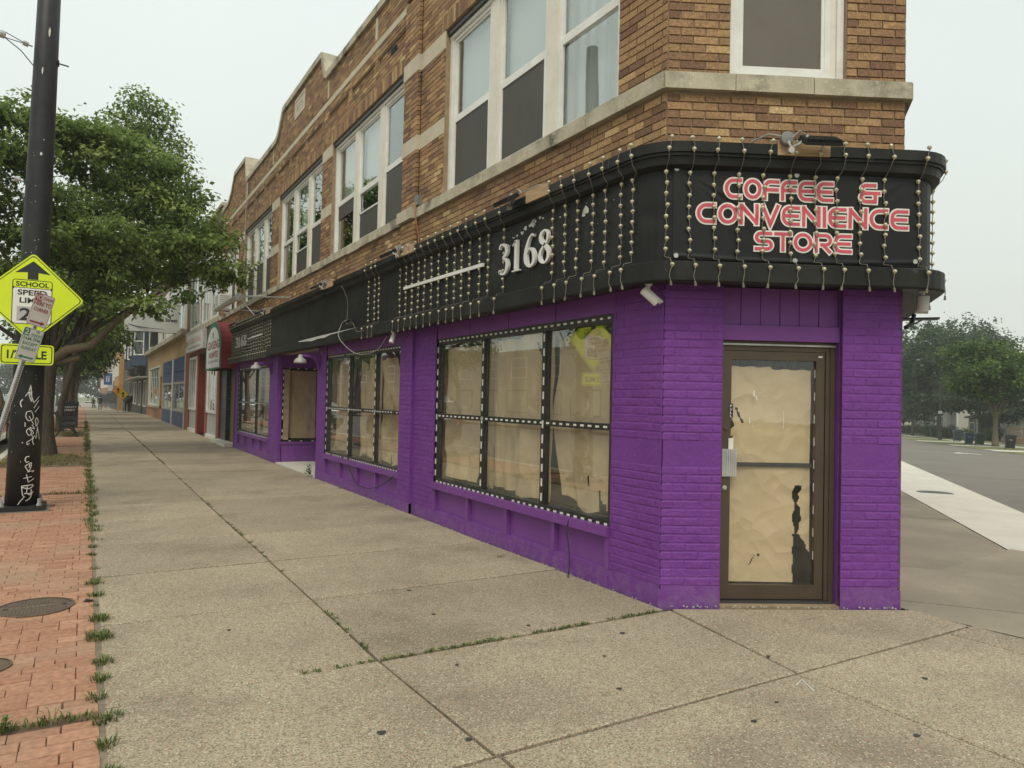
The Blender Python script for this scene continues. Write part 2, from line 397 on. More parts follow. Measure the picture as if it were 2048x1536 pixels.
def text_mb(s, fr, u, z, h, v, width=None, bold=0.0, extr=0.001, align='L', mirror=False, vert=False, shear=0.0, fn=None):
    """lettering mesh (built-in font) with cap height h whose lower left corner sits at (u,z) in frame fr"""
    c = bpy.data.curves.new('t', 'FONT'); c.body = s; c.size = 1.0; c.extrude = 0; c.offset = bold; c.shear = shear
    c.resolution_u = 3
    if vert: c.body = '\n'.join(s); c.space_line = 0.78; c.align_x = 'CENTER'
    o = bpy.data.objects.new('t', c); COL.objects.link(o)
    dg = bpy.context.evaluated_depsgraph_get(); me = bpy.data.meshes.new_from_object(o.evaluated_get(dg))
    bpy.data.objects.remove(o); bpy.data.curves.remove(c)
    vs = np.array([p.co[:] for p in me.vertices]); fs = [tuple(p.vertices) for p in me.polygons]
    bpy.data.meshes.remove(me)
    mb = MB()
    if len(vs) == 0: return mb
    mn, mxx = vs.min(0), vs.max(0)
    if vert:
        sy = h / (mxx[1] - mn[1]); sx = (width / (mxx[0] - mn[0])) if width else sy
        y0 = mn[1]
    else:
        sy = h / 0.729; sx = (width / (mxx[0] - mn[0])) if width else sy; y0 = 0
    W = (mxx[0] - mn[0]) * sx
    off = {'L': 0, 'C': -W / 2, 'R': -W}[align]
    pts = [(u + off + (p[0] - mn[0]) * sx, z + (p[1] - y0) * sy) for p in vs]
    zz = fn or (lambda a, b: 0.0)
    mb.add([fr.P(a, b, v + extr + zz(a, b)) for a, b in pts], fs)
    return mb
def merge(a, b, mi=0):
    k = len(a.v); a.v += b.v; a.f += [tuple(k + i for i in f) for f in b.f]; a.m += [mi] * len(b.f); a.t += b.t

def scribble(fr, u, z, h, v, width, n, seed):
    """worn marks the size of lettering that cannot be read any more"""
    r = random.Random(seed); mb = MB(); d = width / n
    for i in range(n):
        for k in range(3):
            p = [(u + d * (i + r.uniform(.08, .85)), z + h * r.uniform(0, 1)) for _ in range(2)]
            if k == 0: p = [(u + d * (i + .2), z), (u + d * (i + .25), z + h)]
            mb.ribbon(fr, [p[0], (p[1][0] + 1e-4, p[1][1] + 1e-4)], min(d, h) * .2, v)
    return mb

def holes_wall(mb, fr, u0, u1, z0, z1, holes, v0, v1, mi=0):
    """solid wall with rectangular openings (a,b,c,d) = u0,u1,z0,z1"""
    us = sorted(set([u0, u1] + [min(max(h[k], u0), u1) for h in holes for k in (0, 1)]))
    for a, b in zip(us, us[1:]):
        if b - a < 1e-5: continue
        m = (a + b) / 2
        hs = sorted((h[2], h[3]) for h in holes if h[0] < m < h[1])
        z = z0
        for c, d in hs:
            if c > z + 1e-5: mb.box(fr, a, b, z, min(c, z1), v0, v1, mi)
            z = max(z, d)
        if z < z1 - 1e-5: mb.box(fr, a, b, z, z1, v0, v1, mi)

# ------------------------------------------------------------------ ground
def gz(y): return 0.0 if y < 60 else -0.0155 * (y - 60)
def sz(s): return 0.0 if s < 8 else -0.02 * (s - 8)
m_aggr = mat('exposed_aggregate_concrete', (0.425, 0.357, 0.245), (0.335, 0.28, 0.192), objr=0.12, rough=0.92, scale=0.9, bump=0.9, bscale=170,
             stain=((0.17, 0.14, 0.10), 0.7, 0.85), spots=[((0.15, 0.115, 0.075), 140, 0.66, 0.75), ((0.62, 0.55, 0.41), 130, 0.91, 0.7), ((0.40, 0.235, 0.135), 125, 0.89, 0.7), ((0.10, 0.08, 0.06), 28, 0.98, 0.5)])
m_conc = mat('smooth_side_concrete', (0.33, 0.28, 0.20), (0.20, 0.17, 0.12), objr=.1, rough=0.9, scale=0.8, bump=0.3, bscale=60,
             stain=((0.36, 0.31, 0.22), 1.6, 0.6), spots=((0.12, 0.10, 0.08), 90, 0.9, 0.3))
m_newconc = mat('pale_new_concrete', (0.66, 0.62, 0.52), (0.58, 0.545, 0.455), rough=0.85, scale=1.2, bump=0.2, bscale=50, spots=((0.25, 0.22, 0.18), 12, 0.985, 0.4))
m_asph = mat('grey_asphalt', (0.20, 0.172, 0.143), (0.17, 0.147, 0.122), rough=0.92, scale=0.5, bump=0.6, bscale=120, spots=((0.26, 0.24, 0.2), 80, 0.85, 0.5), stain=((0.11, 0.10, 0.09), 0.35, 0.5))
m_soil = mat('dry_soil', (0.22, 0.17, 0.11), (0.13, 0.10, 0.065), rough=1, scale=6, bump=0.8, bscale=60)
m_joint = mat('joint_dirt', (0.06, 0.05, 0.035), (0.035, 0.03, 0.02), rough=1, scale=12)
m_lawn = mat('dry_lawn', (0.115, 0.14, 0.042), (0.20, 0.19, 0.08), rough=1, scale=1.2, bump=0.8, bscale=30)
m_paver = tone_mat('red_paver', [(0.0, (0.34, 0.165, 0.095)), (0.5, (0.40, 0.205, 0.122)), (1.0, (0.46, 0.25, 0.155))], rough=0.9, nscale=30, namp=0.3, bump=0.6, bscale=150, stain=((0.36, 0.26, 0.18), 0.9, 0.75))
m_blackp = mat('black_rough_paint', (0.017, 0.018, 0.019), (0.026, 0.026, 0.025), spec=0.35, rough=0.5, scale=5, bump=0.3, bscale=30, stain=((0.05, 0.045, 0.036), 3, 0.4))

mb = MB()
ys = [-60, 60, 130, 420]
for a, b in zip(ys, ys[1:]):
    mb.quad((-60, a, gz(a) - 0.16), (5.0, a, gz(a) - 0.16), (5.0, b, gz(b) - 0.16), (-60, b, gz(b) - 0.16))
mb.build('ground', m_soil, kind='structure')
# far terrain sheet under everything
mb = MB(); mb.quad((-900, -500, -9), (900, -500, -9), (900, 1500, -9), (-900, 1500, -9)); mb.build('terrain', m_lawn, kind='structure')

# main street roadway with the kerb
mb = MB()
for a, b in zip(ys, ys[1:]):
    mb.quad((-16, a, gz(a) - 0.13), (-1.75, a, gz(a) - 0.13), (-1.75, b, gz(b) - 0.13), (-16, b, gz(b) - 0.13))
mb.build('main_road', m_asph, kind='structure')
mb = MB()
for a, b in zip(ys, ys[1:]):
    k = len(mb.v)
    P = [(-1.75, a), (-1.60, a), (-1.60, b), (-1.75, b)]
    mb.add([(x, y, gz(y) - 0.2) for x, y in P] + [(x, y, gz(y) + 0.005) for x, y in P], [(3, 2, 1, 0), (4, 5, 6, 7), (0, 1, 5, 4), (1, 2, 6, 5), (2, 3, 7, 6), (3, 0, 4, 7)])
mb.build('kerb', m_newconc, kind='structure')
mb = MB()
for a, b in [(y, y + 3) for y in range(22, 120, 9)]:
    mb.quad((-4.15, a, gz(a) - 0.126), (-4.03, a, gz(a) - 0.126), (-4.03, b, gz(b) - 0.126), (-4.15, b, gz(b) - 0.126))
mb.build('road_marking', mat('road_white_paint', (0.7, 0.68, 0.62), (0.5, 0.48, 0.44), rough=0.8, scale=9), kind='structure')
# far pavement and its verge
mb = MB()
for a, b in zip(ys, ys[1:]):
    mb.quad((-24, a, gz(a)), (-16, a, gz(a)), (-16, b, gz(b)), (-24, b, gz(b)))
mb.build('far_pavement', m_conc, kind='structure')

# near sidewalk: slabs on a dirt bed
walk = thing('sidewalk', None, None, (0, 0, 0), kind='structure')
mb = MB()
for a, b in zip(ys, ys[1:]):
    mb.quad((0.10, a, gz(a) - 0.03), (5.8, a, gz(a) - 0.03), (5.8, b, gz(b) - 0.03), (0.10, b, gz(b) - 0.03))
mb.build('slab_bed', m_joint, walk)
def slab(poly, z=0.0, name='slab', m=None, parent=None, tilt=0.004):
    """polygon of (x,y) corners, bevelled rim, top near z"""
    b = MB(); n = len(poly); cx = sum(p[0] for p in poly) / n; cy = sum(p[1] for p in poly) / n
    dz = [z + R.uniform(-tilt, tilt) for _ in poly]
    def inset(p, d): return (p[0] + math.copysign(d, cx - p[0]), p[1] + math.copysign(d * 1.5, cy - p[1]))
    o = [inset(p, 0.009) for p in poly]; i2 = [inset(p, 0.016) for p in poly]
    vs = [(p[0], p[1], gz(p[1]) + dz[k] - 0.09) for k, p in enumerate(o)] + [(p[0], p[1], gz(p[1]) + dz[k] - 0.007) for k, p in enumerate(o)] + [(p[0], p[1], gz(p[1]) + dz[k]) for k, p in enumerate(i2)]
    fs = [tuple(range(2 * n, 3 * n))]
    for k in range(n):
        j = (k + 1) % n; fs += [(k, j, n + j, n + k), (n + k, n + j, 2 * n + j, 2 * n + k)]
    b.add(vs, fs); return b.build(name, m or m_aggr, parent or walk)
yj = [4.2 + 1.5 * k for k in range(0, 38)]
for a, b in zip(yj, yj[1:]):
    if b < 40:
        slab([(0.13, a), (1.61, a), (1.61, b), (0.13, b)])
        if 14.1 < a < 17.8: slab([(1.61, a), (3.97, a), (3.97, b), (1.61, b)])
        else: slab([(1.61, a), (3.985, a), (3.985, b), (1.61, b)])
mb = MB()
for a, b in [(38.7, 60), (60, 130), (130, 420)]:
    for x0, x1 in ((0.13, 1.60), (1.62, 4.0)):
        mb.quad((x0, a, gz(a)), (x1, a, gz(a)), (x1, b, gz(b)), (x0, b, gz(b)))
mb.build('slab_strip', m_aggr, walk)
slab([(0.13, 2.83), (1.66, 2.83), (1.61, 4.2), (0.13, 4.2)])
slab([(1.66, 2.83), (3.79, 2.83), (4.02, 4.19), (1.61, 4.2)])
slab([(3.79, 2.83), (5.80, 2.83), (5.81, 3.29), (4.03, 4.19)])
for k in range(5):
    b, a = 2.83 - 1.4 * k, 2.83 - 1.4 * (k + 1)
    for x0, x1 in ((0.13, 1.68), (1.68, 3.76), (3.76, 5.46), (5.46, 5.80 + 0.12 * k)):
        slab([(x0, a), (x1, a), (x1, b), (x0, b)])
# vestibule floor
slab([(4.0, 14.25), (5.7, 14.25), (5.7, 17.72), (4.0, 17.72)], name='threshold_slab', m=m_newconc, z=0.012)

# side street (frame with s along, q across), sloping away
def SQ(s, q, dz=0.0): return SD.x * s + SN.x * q, SD.y * s + SN.y * q, sz(s) + dz
def strip(mb, s0, s1, q0, q1, dz=0.0, n=1, mi=0, q2=None, q3=None):
    cuts = sorted(set([s0, s1] + [c for c in (8.0,) if s0 < c < s1]))
    for a, b in zip(cuts, cuts[1:]):
        mb.quad(SQ(a, q0, dz), SQ(a, q1, dz), SQ(b, q1, dz), SQ(b, q0, dz), mi)
side = thing('side_sidewalk', None, None, (0, 0, 0), kind='structure')
mb = MB(); strip(mb, 1.0, 300, 0.5, 2.85, -0.03); mb.build('slab_bed', m_joint, side)
def sslab(s0, s1, q0, q1, m=m_conc, parent=side, z=0.0, name='slab'):
    b = MB(); P = [(s0 + .006, q0 + .006), (s1 - .006, q0 + .006), (s1 - .006, q1 - .006), (s0 + .006, q1 - .006)]
    t = [R.uniform(-.003, .003) for _ in P]
    b.add([SQ(s, q, z - 0.08) for s, q in P] + [SQ(s, q, z + t[k]) for k, (s, q) in enumerate(P)], [(4, 5, 6, 7), (0, 1, 5, 4), (1, 2, 6, 5), (2, 3, 7, 6), (3, 0, 4, 7)])
    return b.build(name, m, parent)
for k in range(14):
    s0 = 5.35 + 1.52 * k
    if s0 < 6.3: continue
    sslab(s0, s0 + 1.52, 0.60, 2.62)
mb = MB()
# first triangular-ended slab beside the corner: from the aggregate edge to s=6.87
P0 = [(5.785, 3.32), (5.80, 2.80), (5.86, 2.40), (6.3, 1.0)]
e0 = SQ(6.86, 2.62); e1 = SQ(6.86, 0.60)
mb.add([(x, y, -0.002) for x, y in P0] + [(e0[0], e0[1], -0.002), (e1[0], e1[1], -0.002)], [(0, 1, 2, 3, 4, 5)])
mb.build('slab', m_conc, side)
mb = MB(); mb.add([(5.76, 3.31, -.008), (5.76, -6, -.008), (9.5, -6, -.008), (9.5, 4.2, -.008), (6.9, 3.9, -.008)], [(0, 1, 2, 3, 4)]); mb.build('slab_margin', m_conc, side)
mb = MB(); strip(mb, 26.6, 260, 0.6, 2.62); mb.build('slab_strip', m_conc, side)
# wide pale kerb-side band widening to the corner
band = thing('concrete_gutter', None, None, (0, 0, 0), kind='structure')
def bq(s): return 4.05 + (s - 14.8) * 0.044 if s < 34 else 4.9
cuts = [8.3, 12.5, 16.7, 20.9, 25.1, 29.3, 34]
for a, b in zip(cuts, cuts[1:]):
    m_ = MB(); P = [(a + .008, 2.64), (b - .008, 2.64), (b - .008, bq(b)), (a + .008, bq(a))]
    m_.add([SQ(s, q, -0.08) for s, q in P] + [SQ(s, q, 0.0) for s, q in P], [(4, 5, 6, 7), (0, 1, 5, 4), (1, 2, 6, 5), (2, 3, 7, 6), (3, 0, 4, 7)])
    m_.build('slab', m_newconc, band)
mb = MB(); strip(mb, 34, 260, 2.64, 4.9, 0.0); mb.build('slab_strip', m_newconc, band)
# concrete pad in front of the band (towards the camera)
mb = MB(); mb.add([SQ(8.28, 2.64, -.002), SQ(8.28, 4.2, -.002), SQ(-2, 6.5, -.002), SQ(-2, 2.0, -.002), SQ(6.2, 2.0, -.002)], [(0, 1, 2, 3, 4)]); mb.build('corner_apron', m_conc, band)
mb = MB(); strip(mb, -30, 300, 3.6, 14.0, -0.028); mb.build('side_road', m_asph, kind='structure')
mb = MB(); strip(mb, -30, 300, 13.3, 120, -0.012); mb.build('lawn', m_lawn, kind='structure')
mb = MB(); strip(mb, 20, 300, 18.1, 19.3, 0.002)
for s in (40, 54, 66, 80.5, 97, 112): strip(mb, s, s + (3.0 if s != 54 else 3.6), 13.3, 18.1, 0.004)
mb.build('far_sidewalk', m_newconc, kind='structure')
mb = MB()   # turn arrow painted on the road
mb.ribbon(Fr((0, 0, 0), (1, 0, 0), (0, 1, 0)), [(0, 0), (1, 0)], 0.0001, 0)
mb = MB()
for pts in ([(47.8, 9.6), (48.9, 10.1), (48.2, 10.3), (47.1, 9.75)], [(48.9, 10.1), (47.0, 10.85), (46.6, 10.7), (48.2, 10.1)], [(47.6, 10.05), (46.9, 10.25), (46.8, 10.1), (47.4, 9.95)]):
    mb.add([SQ(s, q, -0.022) for s, q in pts], [(0, 1, 2, 3)])
mb.build('road_arrow_marking', mat('road_paint', (0.8, 0.78, 0.72), (0.65, 0.63, 0.58), rough=0.8), kind='structure')

# ---- red paver strip
pav = thing('paver_strip', None, None, (0, 0, 0), kind='structure')
mb = MB()
for a, b in ((-8, 60), (60, 130), (130, 420)):
    mb.quad((-1.6, a, gz(a) - 0.016), (0.115, a, gz(a) - 0.016), (0.115, b, gz(b) - 0.016), (-1.6, b, gz(b) - 0.016))
mb.build('paver_bed', mat('paver_joint_sand', (.20, .12, .08), (.13, .08, .055), rough=1, scale=9), pav)
mb = MB(); k = 0; y = -8.0
while y < 44:
    mb.quad((.106 + R.uniform(-.004, .003), y, -.005), (.150 + R.uniform(-.01, .004), y, -.0035), (.150, y + .25, -.0035), (.106, y + .25, -.005)); y += .25
mb.build('seam_soil', mat('sandy_seam', (.26, .21, .145), (.16, .13, .09), rough=1, scale=12, bump=.6, bscale=90), pav)
pieces = []; y = 1.0; row = 0
while y < 44:
    hgt = 0.103
    if any(a < y + .05 < b for a, b in ((4.06, 4.22), (13.2, 13.33))): y += 0.05; continue
    x = 0.115 - 0.002; first = 0.106 if row % 2 else 0.212
    if R.random() < 0.2: first = 0.16
    while x > -1.58:
        L_ = min(first, x + 1.6); first = 0.212
        if R.random() < 0.10: L_ = min(0.106, L_)
        cx, cy = x - L_ / 2, y + hgt / 2
        soil = (-1.5 < cx < 0.1 and 17.9 < cy < 20.9) or (29.6 < cy < 33.4 and -1.3 < cx < 0.05)
        pole = (abs(cx + .70) < .30 and abs(cy - 11.72) < .33)
        mh = ((cx + 0.265) ** 2 + (cy - 6.38) ** 2 < 0.20 ** 2) or ((cx + .47) ** 2 + (cy - 5.13) ** 2 < 0.11 ** 2)
        if not soil and not pole and not mh and L_ > 0.03: pieces.append((cx, cy, L_ - 0.006, hgt - 0.006))
        x -= L_
    y += hgt; row += 1
def vis(p):
    s = seen(p)
    return s is not None and -40 < s[0] < 2090 and -40 < s[1] < 1576
cand = sorted([p for p in pieces if vis((p[0], p[1], 0))], key=lambda p: p[0] ** 2 + p[1] ** 2)
near = set(cand[:300]); PMC = {}
rest = MB()
for p in pieces:
    tone = min(1, max(0, R.gauss(0.5, 0.24)))
    dz = R.uniform(-0.003, 0.003)
    if p in near:
        key = (round(p[2], 2), round(tone * 7))
        if key not in PMC:
            b = MB(); l, h = key[0] / 2, p[3] / 2
            vs = [(sx * (l - i * .003), sy * (h - i * .003), z) for i, z in ((0, -0.05), (0, -0.004), (1, 0)) for sx, sy in ((-1, -1), (1, -1), (1, 1), (-1, 1))]
            fs = [(8, 9, 10, 11)] + [(k + o, (k + 1) % 4 + o, (k + 1) % 4 + 4 + o, k + 4 + o) for o in (0, 4) for k in range(4)]
            b.add(vs, fs, 0, key[1] / 7); PMC[key] = b.mesh('paver', m_paver, tone=True)
        o = link('paver', PMC[key], pav); o.location = (p[0], p[1], dz); o.rotation_euler = (R.uniform(-.012, .012), R.uniform(-.01, .01), R.uniform(-.012, .012))
    else:
        rest.box(WORLD, p[0] - p[2] / 2, p[0] + p[2] / 2, gz(p[1]) - 0.05, gz(p[1]) + dz, p[1] - p[3] / 2, p[1] + p[3] / 2, 0, tone)
rest.build('paver_field', m_paver, pav, tone=True, kind='stuff')
mb = MB()
for a, b in ((44, 60), (60, 130), (130, 400)):
    mb.quad((-1.59, a, gz(a)), (0.11, a, gz(a)), (0.11, b, gz(b)), (-1.59, b, gz(b)), 0, 0.5)
mb.build('paver_surface', m_paver, pav, tone=True)
mb = MB()
for (x0, x1, y0, y1) in ((-1.5, 0.1, 17.95, 20.85), (-1.3, 0.05, 29.65, 33.35)):
    n = 10; k = len(mb.v)
    for i in range(n + 1):
        for j in range(n + 1):
            e = min(i, n - i, j, n - j)
            mb.v.append((x0 + (x1 - x0) * i / n, y0 + (y1 - y0) * j / n, -0.01 + (0.0 if e == 0 else R.uniform(0.01, 0.05))))
    for i in range(n):
        for j in range(n):
            q = k + i * (n + 1) + j; mb.f.append((q, q + n + 1, q + n + 2, q + 1)); mb.m.append(0); mb.t.append(.5)
mb.build('tree_pit', m_soil, pav, smooth=True)

# ------------------------------------------------------------------ the corner building
BL = thing('brick_building', 'two-storey brown brick corner building with purple ground floor and black fascia', 'building', (4.0, 4.3, 0))
H_SILL0, H_SILL1, H_WT, H_LIN = 4.20, 4.33, 6.48, 6.57
SHOP = [(4.94, 8.64), (9.80, 13.67), (18.60, 22.80)]
UPW = [(4.93, 8.58), (9.90, 13.66), (14.32, 18.08), (18.86, 22.52), (23.42, 26.18)]
CUPW = (0.525, 1.505)
# parapet line: z of wall top at y
def ptop(y):
    if y < 14.05: return 8.02
    if y < 14.5: return 8.02 + 0.57 * max(0.0, ((y - 14.05) / 0.45)) ** 2.2
    if y < 17.83: return 8.60
    if y < 18.7: t = (y - 17.83) / 0.87; return 8.02 + 0.58 * (1 - t) ** 2.4
    if y < 22.25: return 8.02
    if y < 22.62: return 8.02 + 0.72 * ((y - 22.25) / 0.37) ** 2.2
    if y < 24.4: return 8.74
    if y < 25.9: t = (y - 24.4) / 1.5; return 8.02 + 0.72 * (1 - t) ** 2.4
    return 8.02
recs = [(a, b, 7.04, 7.24) for a, b in [(9.95, 11.2), (11.36, 12.56), (12.74, 13.95), (14.42, 15.6), (15.78, 17.0), (17.18, 18.35), (18.55, 19.7), (19.9, 21.05), (21.25, 22.35), (22.6, 23.7), (23.9, 25.0)]]
holes = recs + [(a, b, -0.1, 2.66) for a, b in SHOP] + [(14.25, 17.72, 0, 2.62), (23.36, 26.2, -.1, 2.62)] + [(a, b, H_SILL1, H_LIN) for a, b in UPW]
mb = MB()
BACK = -0.013
holes_wall(mb, FM, 4.30, 26.65, -0.1, 8.0, holes, -0.30, BACK)
yy = [14.05 + i * 0.05 for i in range(0, 250)]
for a, b in zip(yy, yy[1:]):                       # raised parapet parts
    t = ptop((a + b) / 2)
    if t > 8.03 and b < 26.6: mb.box(FM, a, b, 8.0, t - 0.01, -0.30, BACK)
holes_wall(mb, FC, 0.0, CH, -0.1, 8.0, [(0.505, 1.505, 0, 2.62), (CUPW[0], CUPW[1], H_SILL1, H_LIN)], -0.30, BACK)
holes_wall(mb, FS, 0.0, 16, -0.3, 8.0, [], -0.30, BACK)
for a, b, c, d in recs: mb.box(FM, a - .001, b + .001, c - .001, d + .001, -.29, -.05)
mb.build('wall', m_mortar, BL)
mb = MB()                                          # roof deck, floor deck, rear and end walls, room linings
rear = [(4.3, 4.45), (5.65, 3.65), (5.65 + 11, 3.65 + 11 * 0.79), (16.6, 26.6), (4.3, 26.6)]
for z0, z1 in ((3.2, 3.9), (7.45, 7.6)):
    n = len(rear); k = len(mb.v); mb.v += [(x, y, z0) for x, y in rear] + [(x, y, z1) for x, y in rear]
    mb.f += [tuple(range(k, k + n)), tuple(range(k + n, k + 2 * n))] + [(k + i, k + (i + 1) % n, k + n + (i + 1) % n, k + n + i) for i in range(n)]
    mb.m += [0] * (n + 2); mb.t += [.5] * (n + 2)
mb.box(WORLD, 5.75, 5.85, 0, 3.2, 9.0, 26.5); mb.box(WORLD, 7.4, 7.5, 3.9, 7.45, 6, 26.5); mb.box(WORLD, 4.3, 16.5, 0, 7.9, 26.5, 26.6)
mb.box(WORLD, 5.55, 5.65, 0, 3.2, 4.85, 9.2); mb.box(WORLD, 4.31, 5.6, 0, 3.2, 4.80, 4.86)
for y in (9.2, 14.2, 17.85, 18.4): mb.box(WORLD, 4.31, 5.75, 0, 3.2, y, y + 0.05)
for y in (9.4, 14.0, 18.4, 23.0): mb.box(WORLD, 4.31, 7.4, 3.9, 7.45, y, y + 0.05)
mb.build('interior_wall', m_dark, BL)

# ---- brickwork
CO = 0.0686
def lay(fr, u0, u1, z0, z1, hl=(), v=0.0, off=0.0, top=None, L=0.213, J=0.010, Jv=None):
    z = z0; r = 0; outl = []
    while z + 0.03 < z1:
        h = min(CO, z1 - z)
        zc = z + h / 2
        iv = [(u0, u1)]
        for a, b, c, d in hl:
            if c < zc < d:
                iv = [q for s, e in iv for q in ((s, min(e, a)), (max(s, b), e)) if q[1] - q[0] > 0.02]
        for s, e in iv:
            # running bond on a common grid
            g0 = off + (L / 2 if r % 2 else 0)
            k = math.floor((s - g0) / L); cuts = [s]
            while g0 + (k + 1) * L < e - 0.035:
                k += 1
                if g0 + k * L > s + 0.035: cuts.append(g0 + k * L)
            cuts.append(e)
            for a, b in zip(cuts, cuts[1:]):
                if top and zc + h / 2 > top((a + b) / 2): continue
                outl.append((fr, (a + b) / 2, zc, b - a - (J if Jv is None else Jv), h - J, v))
        z += CO; r += 1
    return outl
def soldier(fr, u0, u1, z0, z1, v=0.0):
    n = max(1, round((u1 - u0) / CO)); d = (u1 - u0) / n
    return [(fr, u0 + d * (i + .5), (z0 + z1) / 2, d - 0.010, z1 - z0 - 0.012, v) for i in range(n)]
FB = 3.62        # brick starts just under the lip of the fascia
bandh = [(a, b, H_SILL0, H_SILL1) for a, b in [(4.3, 9.35)]]
bks = []
allw = [(a, b, H_SILL1, H_LIN) for a, b in UPW]
solz = [(a - 0.12, b + 0.12, H_LIN, 6.80) for a, b in UPW]
stones = []      # cast stone band pieces between the windows
for a, b in [(8.58, 9.35), (9.41, 9.90), (13.66, 14.32), (18.08, 18.86), (22.52, 23.42), (26.18, 26.6)]:
    stones += [(a, b, 6.33, H_LIN), (a, b, 5.18, 5.40)]
string = [(9.35, 26.6, 7.44, 7.545)]
vst = [(11.24, 11.34, 7.60, 7.98), (14.0, 14.08, 7.60, 7.95), (18.86, 18.93, 7.60, 7.98), (22.28, 22.36, 7.6, 7.98)]
date = [(15.86, 16.74, 8.02, 8.50)]
bks += lay(FM, 4.302, 9.35, FB, 8.0, allw + solz + stones + bandh + [(4.3, 9.35, H_SILL0, H_SILL1)], top=ptop)
bks += lay(FM, 9.87, 26.6, FB, 8.74, allw + solz + stones + recs + string + vst + date + [(9.87, 26.6, H_SILL0, H_SILL1)], top=ptop)
bks += lay(FM, 9.35, 9.87, FB, 8.0, [(9.35, 9.9, H_SILL0, H_SILL1), (9.35, 9.9, 6.33, H_LIN), (9.35, 9.9, 5.18, 5.40)] + string, v=0.055)
for a, b in UPW: bks += soldier(FM, a - 0.12, b + 0.12, H_LIN, 6.80)
for a, b, c, d in recs: bks += lay(FM, a, b, c, d, v=-0.038)
bks += lay(FC, 0.004, CH, FB, 8.0, [(CUPW[0], CUPW[1], H_SILL1, H_LIN), (CUPW[0] - .1, CUPW[1] + .1, H_LIN, 6.80), (0, CH, H_SILL0, H_SILL1)], off=0.0)
bks += soldier(FC, CUPW[0] - .1, CUPW[1] + .1, H_LIN, 6.80)
bks += lay(FS, 0.0, 6, FB, 8.0, [(0, 6, H_SILL0, H_SILL1)])
pbk = []
lay_ = lay
def layp(*a, **k): return lay_(*a, J=0.010, Jv=0.002, **k)
PB0, PB1 = 0.16, 2.56
skip = lambda a, b: [(a, b, 1.10, 1.30)]
pbk += layp(FM, 4.302, 4.94, PB0, PB1, skip(4.3, 4.94))
pbk += layp(FM, 8.66, 9.35, PB0, PB1) + layp(FM, 9.35, 9.79, PB0, PB1, v=0.045)
pbk += layp(FM, 13.69, 14.25, PB0, PB1) + layp(FM, 17.72, 18.58, PB0, PB1) + layp(FM, 22.82, 23.3, PB0, PB1)
pbk += layp(FC, 0.004, 0.503, PB0, PB1, skip(0, .5)) + layp(FC, 1.507, CH, PB0, PB1, skip(1.5, 2.1))
pbk += layp(FS, 0.0, 8, 0, PB1)
CACHE = {}
def place_bricks(lst, name, stuffname, mats, tones, proud, jit, tone_on=True):
    lst = [b for b in lst if b[3] > 0.015]
    info = []
    for b in lst:
        p = b[0].P(b[1], b[2], b[5]); s = seen(p)
        ok = s is not None and -10 < s[0] < 2058 and -10 < s[1] < 1546 and b[0] is not FS
        info.append((s[2] if ok else 1e9))
    order = sorted(range(len(lst)), key=lambda i: info[i])
    pick = set(i for i in order[:300] if info[i] < 1e8)
    rest = MB()
    for i, (fr, u, z, l, h, v) in enumerate(lst):
        tone = tones(); vo = v + proud + R.uniform(-jit, jit)
        if i in pick:
            key = (name, round(l, 2), round(h, 2), round(tone * 9), fr.det > 0)
            if key not in CACHE:
                b = MB(); a, c = key[1] / 2, key[2] / 2; e, dp = (0.0025, -.003) if name == 'brick' else (0.007, -.0040)
                vs = [(sx * (a - q), y, sz_ * (c - q)) for q, y in ((0, -0.045), (0, dp), (e, 0)) for sx, sz_ in ((-1, -1), (1, -1), (1, 1), (-1, 1))]
                fs = [(8, 9, 10, 11)] + [(k + o, (k + 1) % 4 + o, (k + 1) % 4 + 4 + o, k + 4 + o) for o in (0, 4) for k in range(4)]
                b.add(vs, fs, 0, key[3] / 9); CACHE[key] = b.mesh(name, mats, tone=True)
            o = link(name, CACHE[key], BL)
            m4 = fr.mat3().to_4x4(); m4.translation = fr.P(u, z, vo)
            m4 = m4 @ Matrix.Rotation(R.uniform(-.004, .004), 4, 'Y') @ Matrix.Rotation(R.uniform(-.008, .008), 4, 'X')
            # a left handed frame is mirrored; keep a proper rotation by flipping u
            if m4.to_3x3().determinant() < 0:
                m4 = m4 @ Matrix.Diagonal((-1, 1, 1, 1))
            o.matrix_basis = m4
        else:
            rest.box(fr, u - l / 2, u + l / 2, z - h / 2, z + h / 2, v - 0.045, vo, 0, tone, j=0.0012)
    rest.build(stuffname, mats, BL, tone=True, kind='stuff')
def bt():
    r = R.random()
    if r < 0.22: return R.uniform(0.05, 0.35)
    if r < 0.93: return min(.85, max(.2, R.gauss(.54, .15)))
    return R.uniform(0.82, 1.0)
place_bricks(bks, 'brick', 'brickwork', m_brick, bt, 0.0, 0.0022)
m_purb = tone_mat('purple_painted_brick', [(0.0, (0.156, 0.041, 0.236)), (1.0, (0.171, 0.046, 0.256))], rough=0.5, spec=0.25, nscale=6, namp=0.12, bump=1.0, bscale=24, bdist=.010, stain=((0.200, 0.065, 0.285), 1.3, 0.55))
place_bricks(pbk, 'painted_brick', 'painted_brickwork', m_purb, lambda: R.random(), -0.0070, 0.0020)
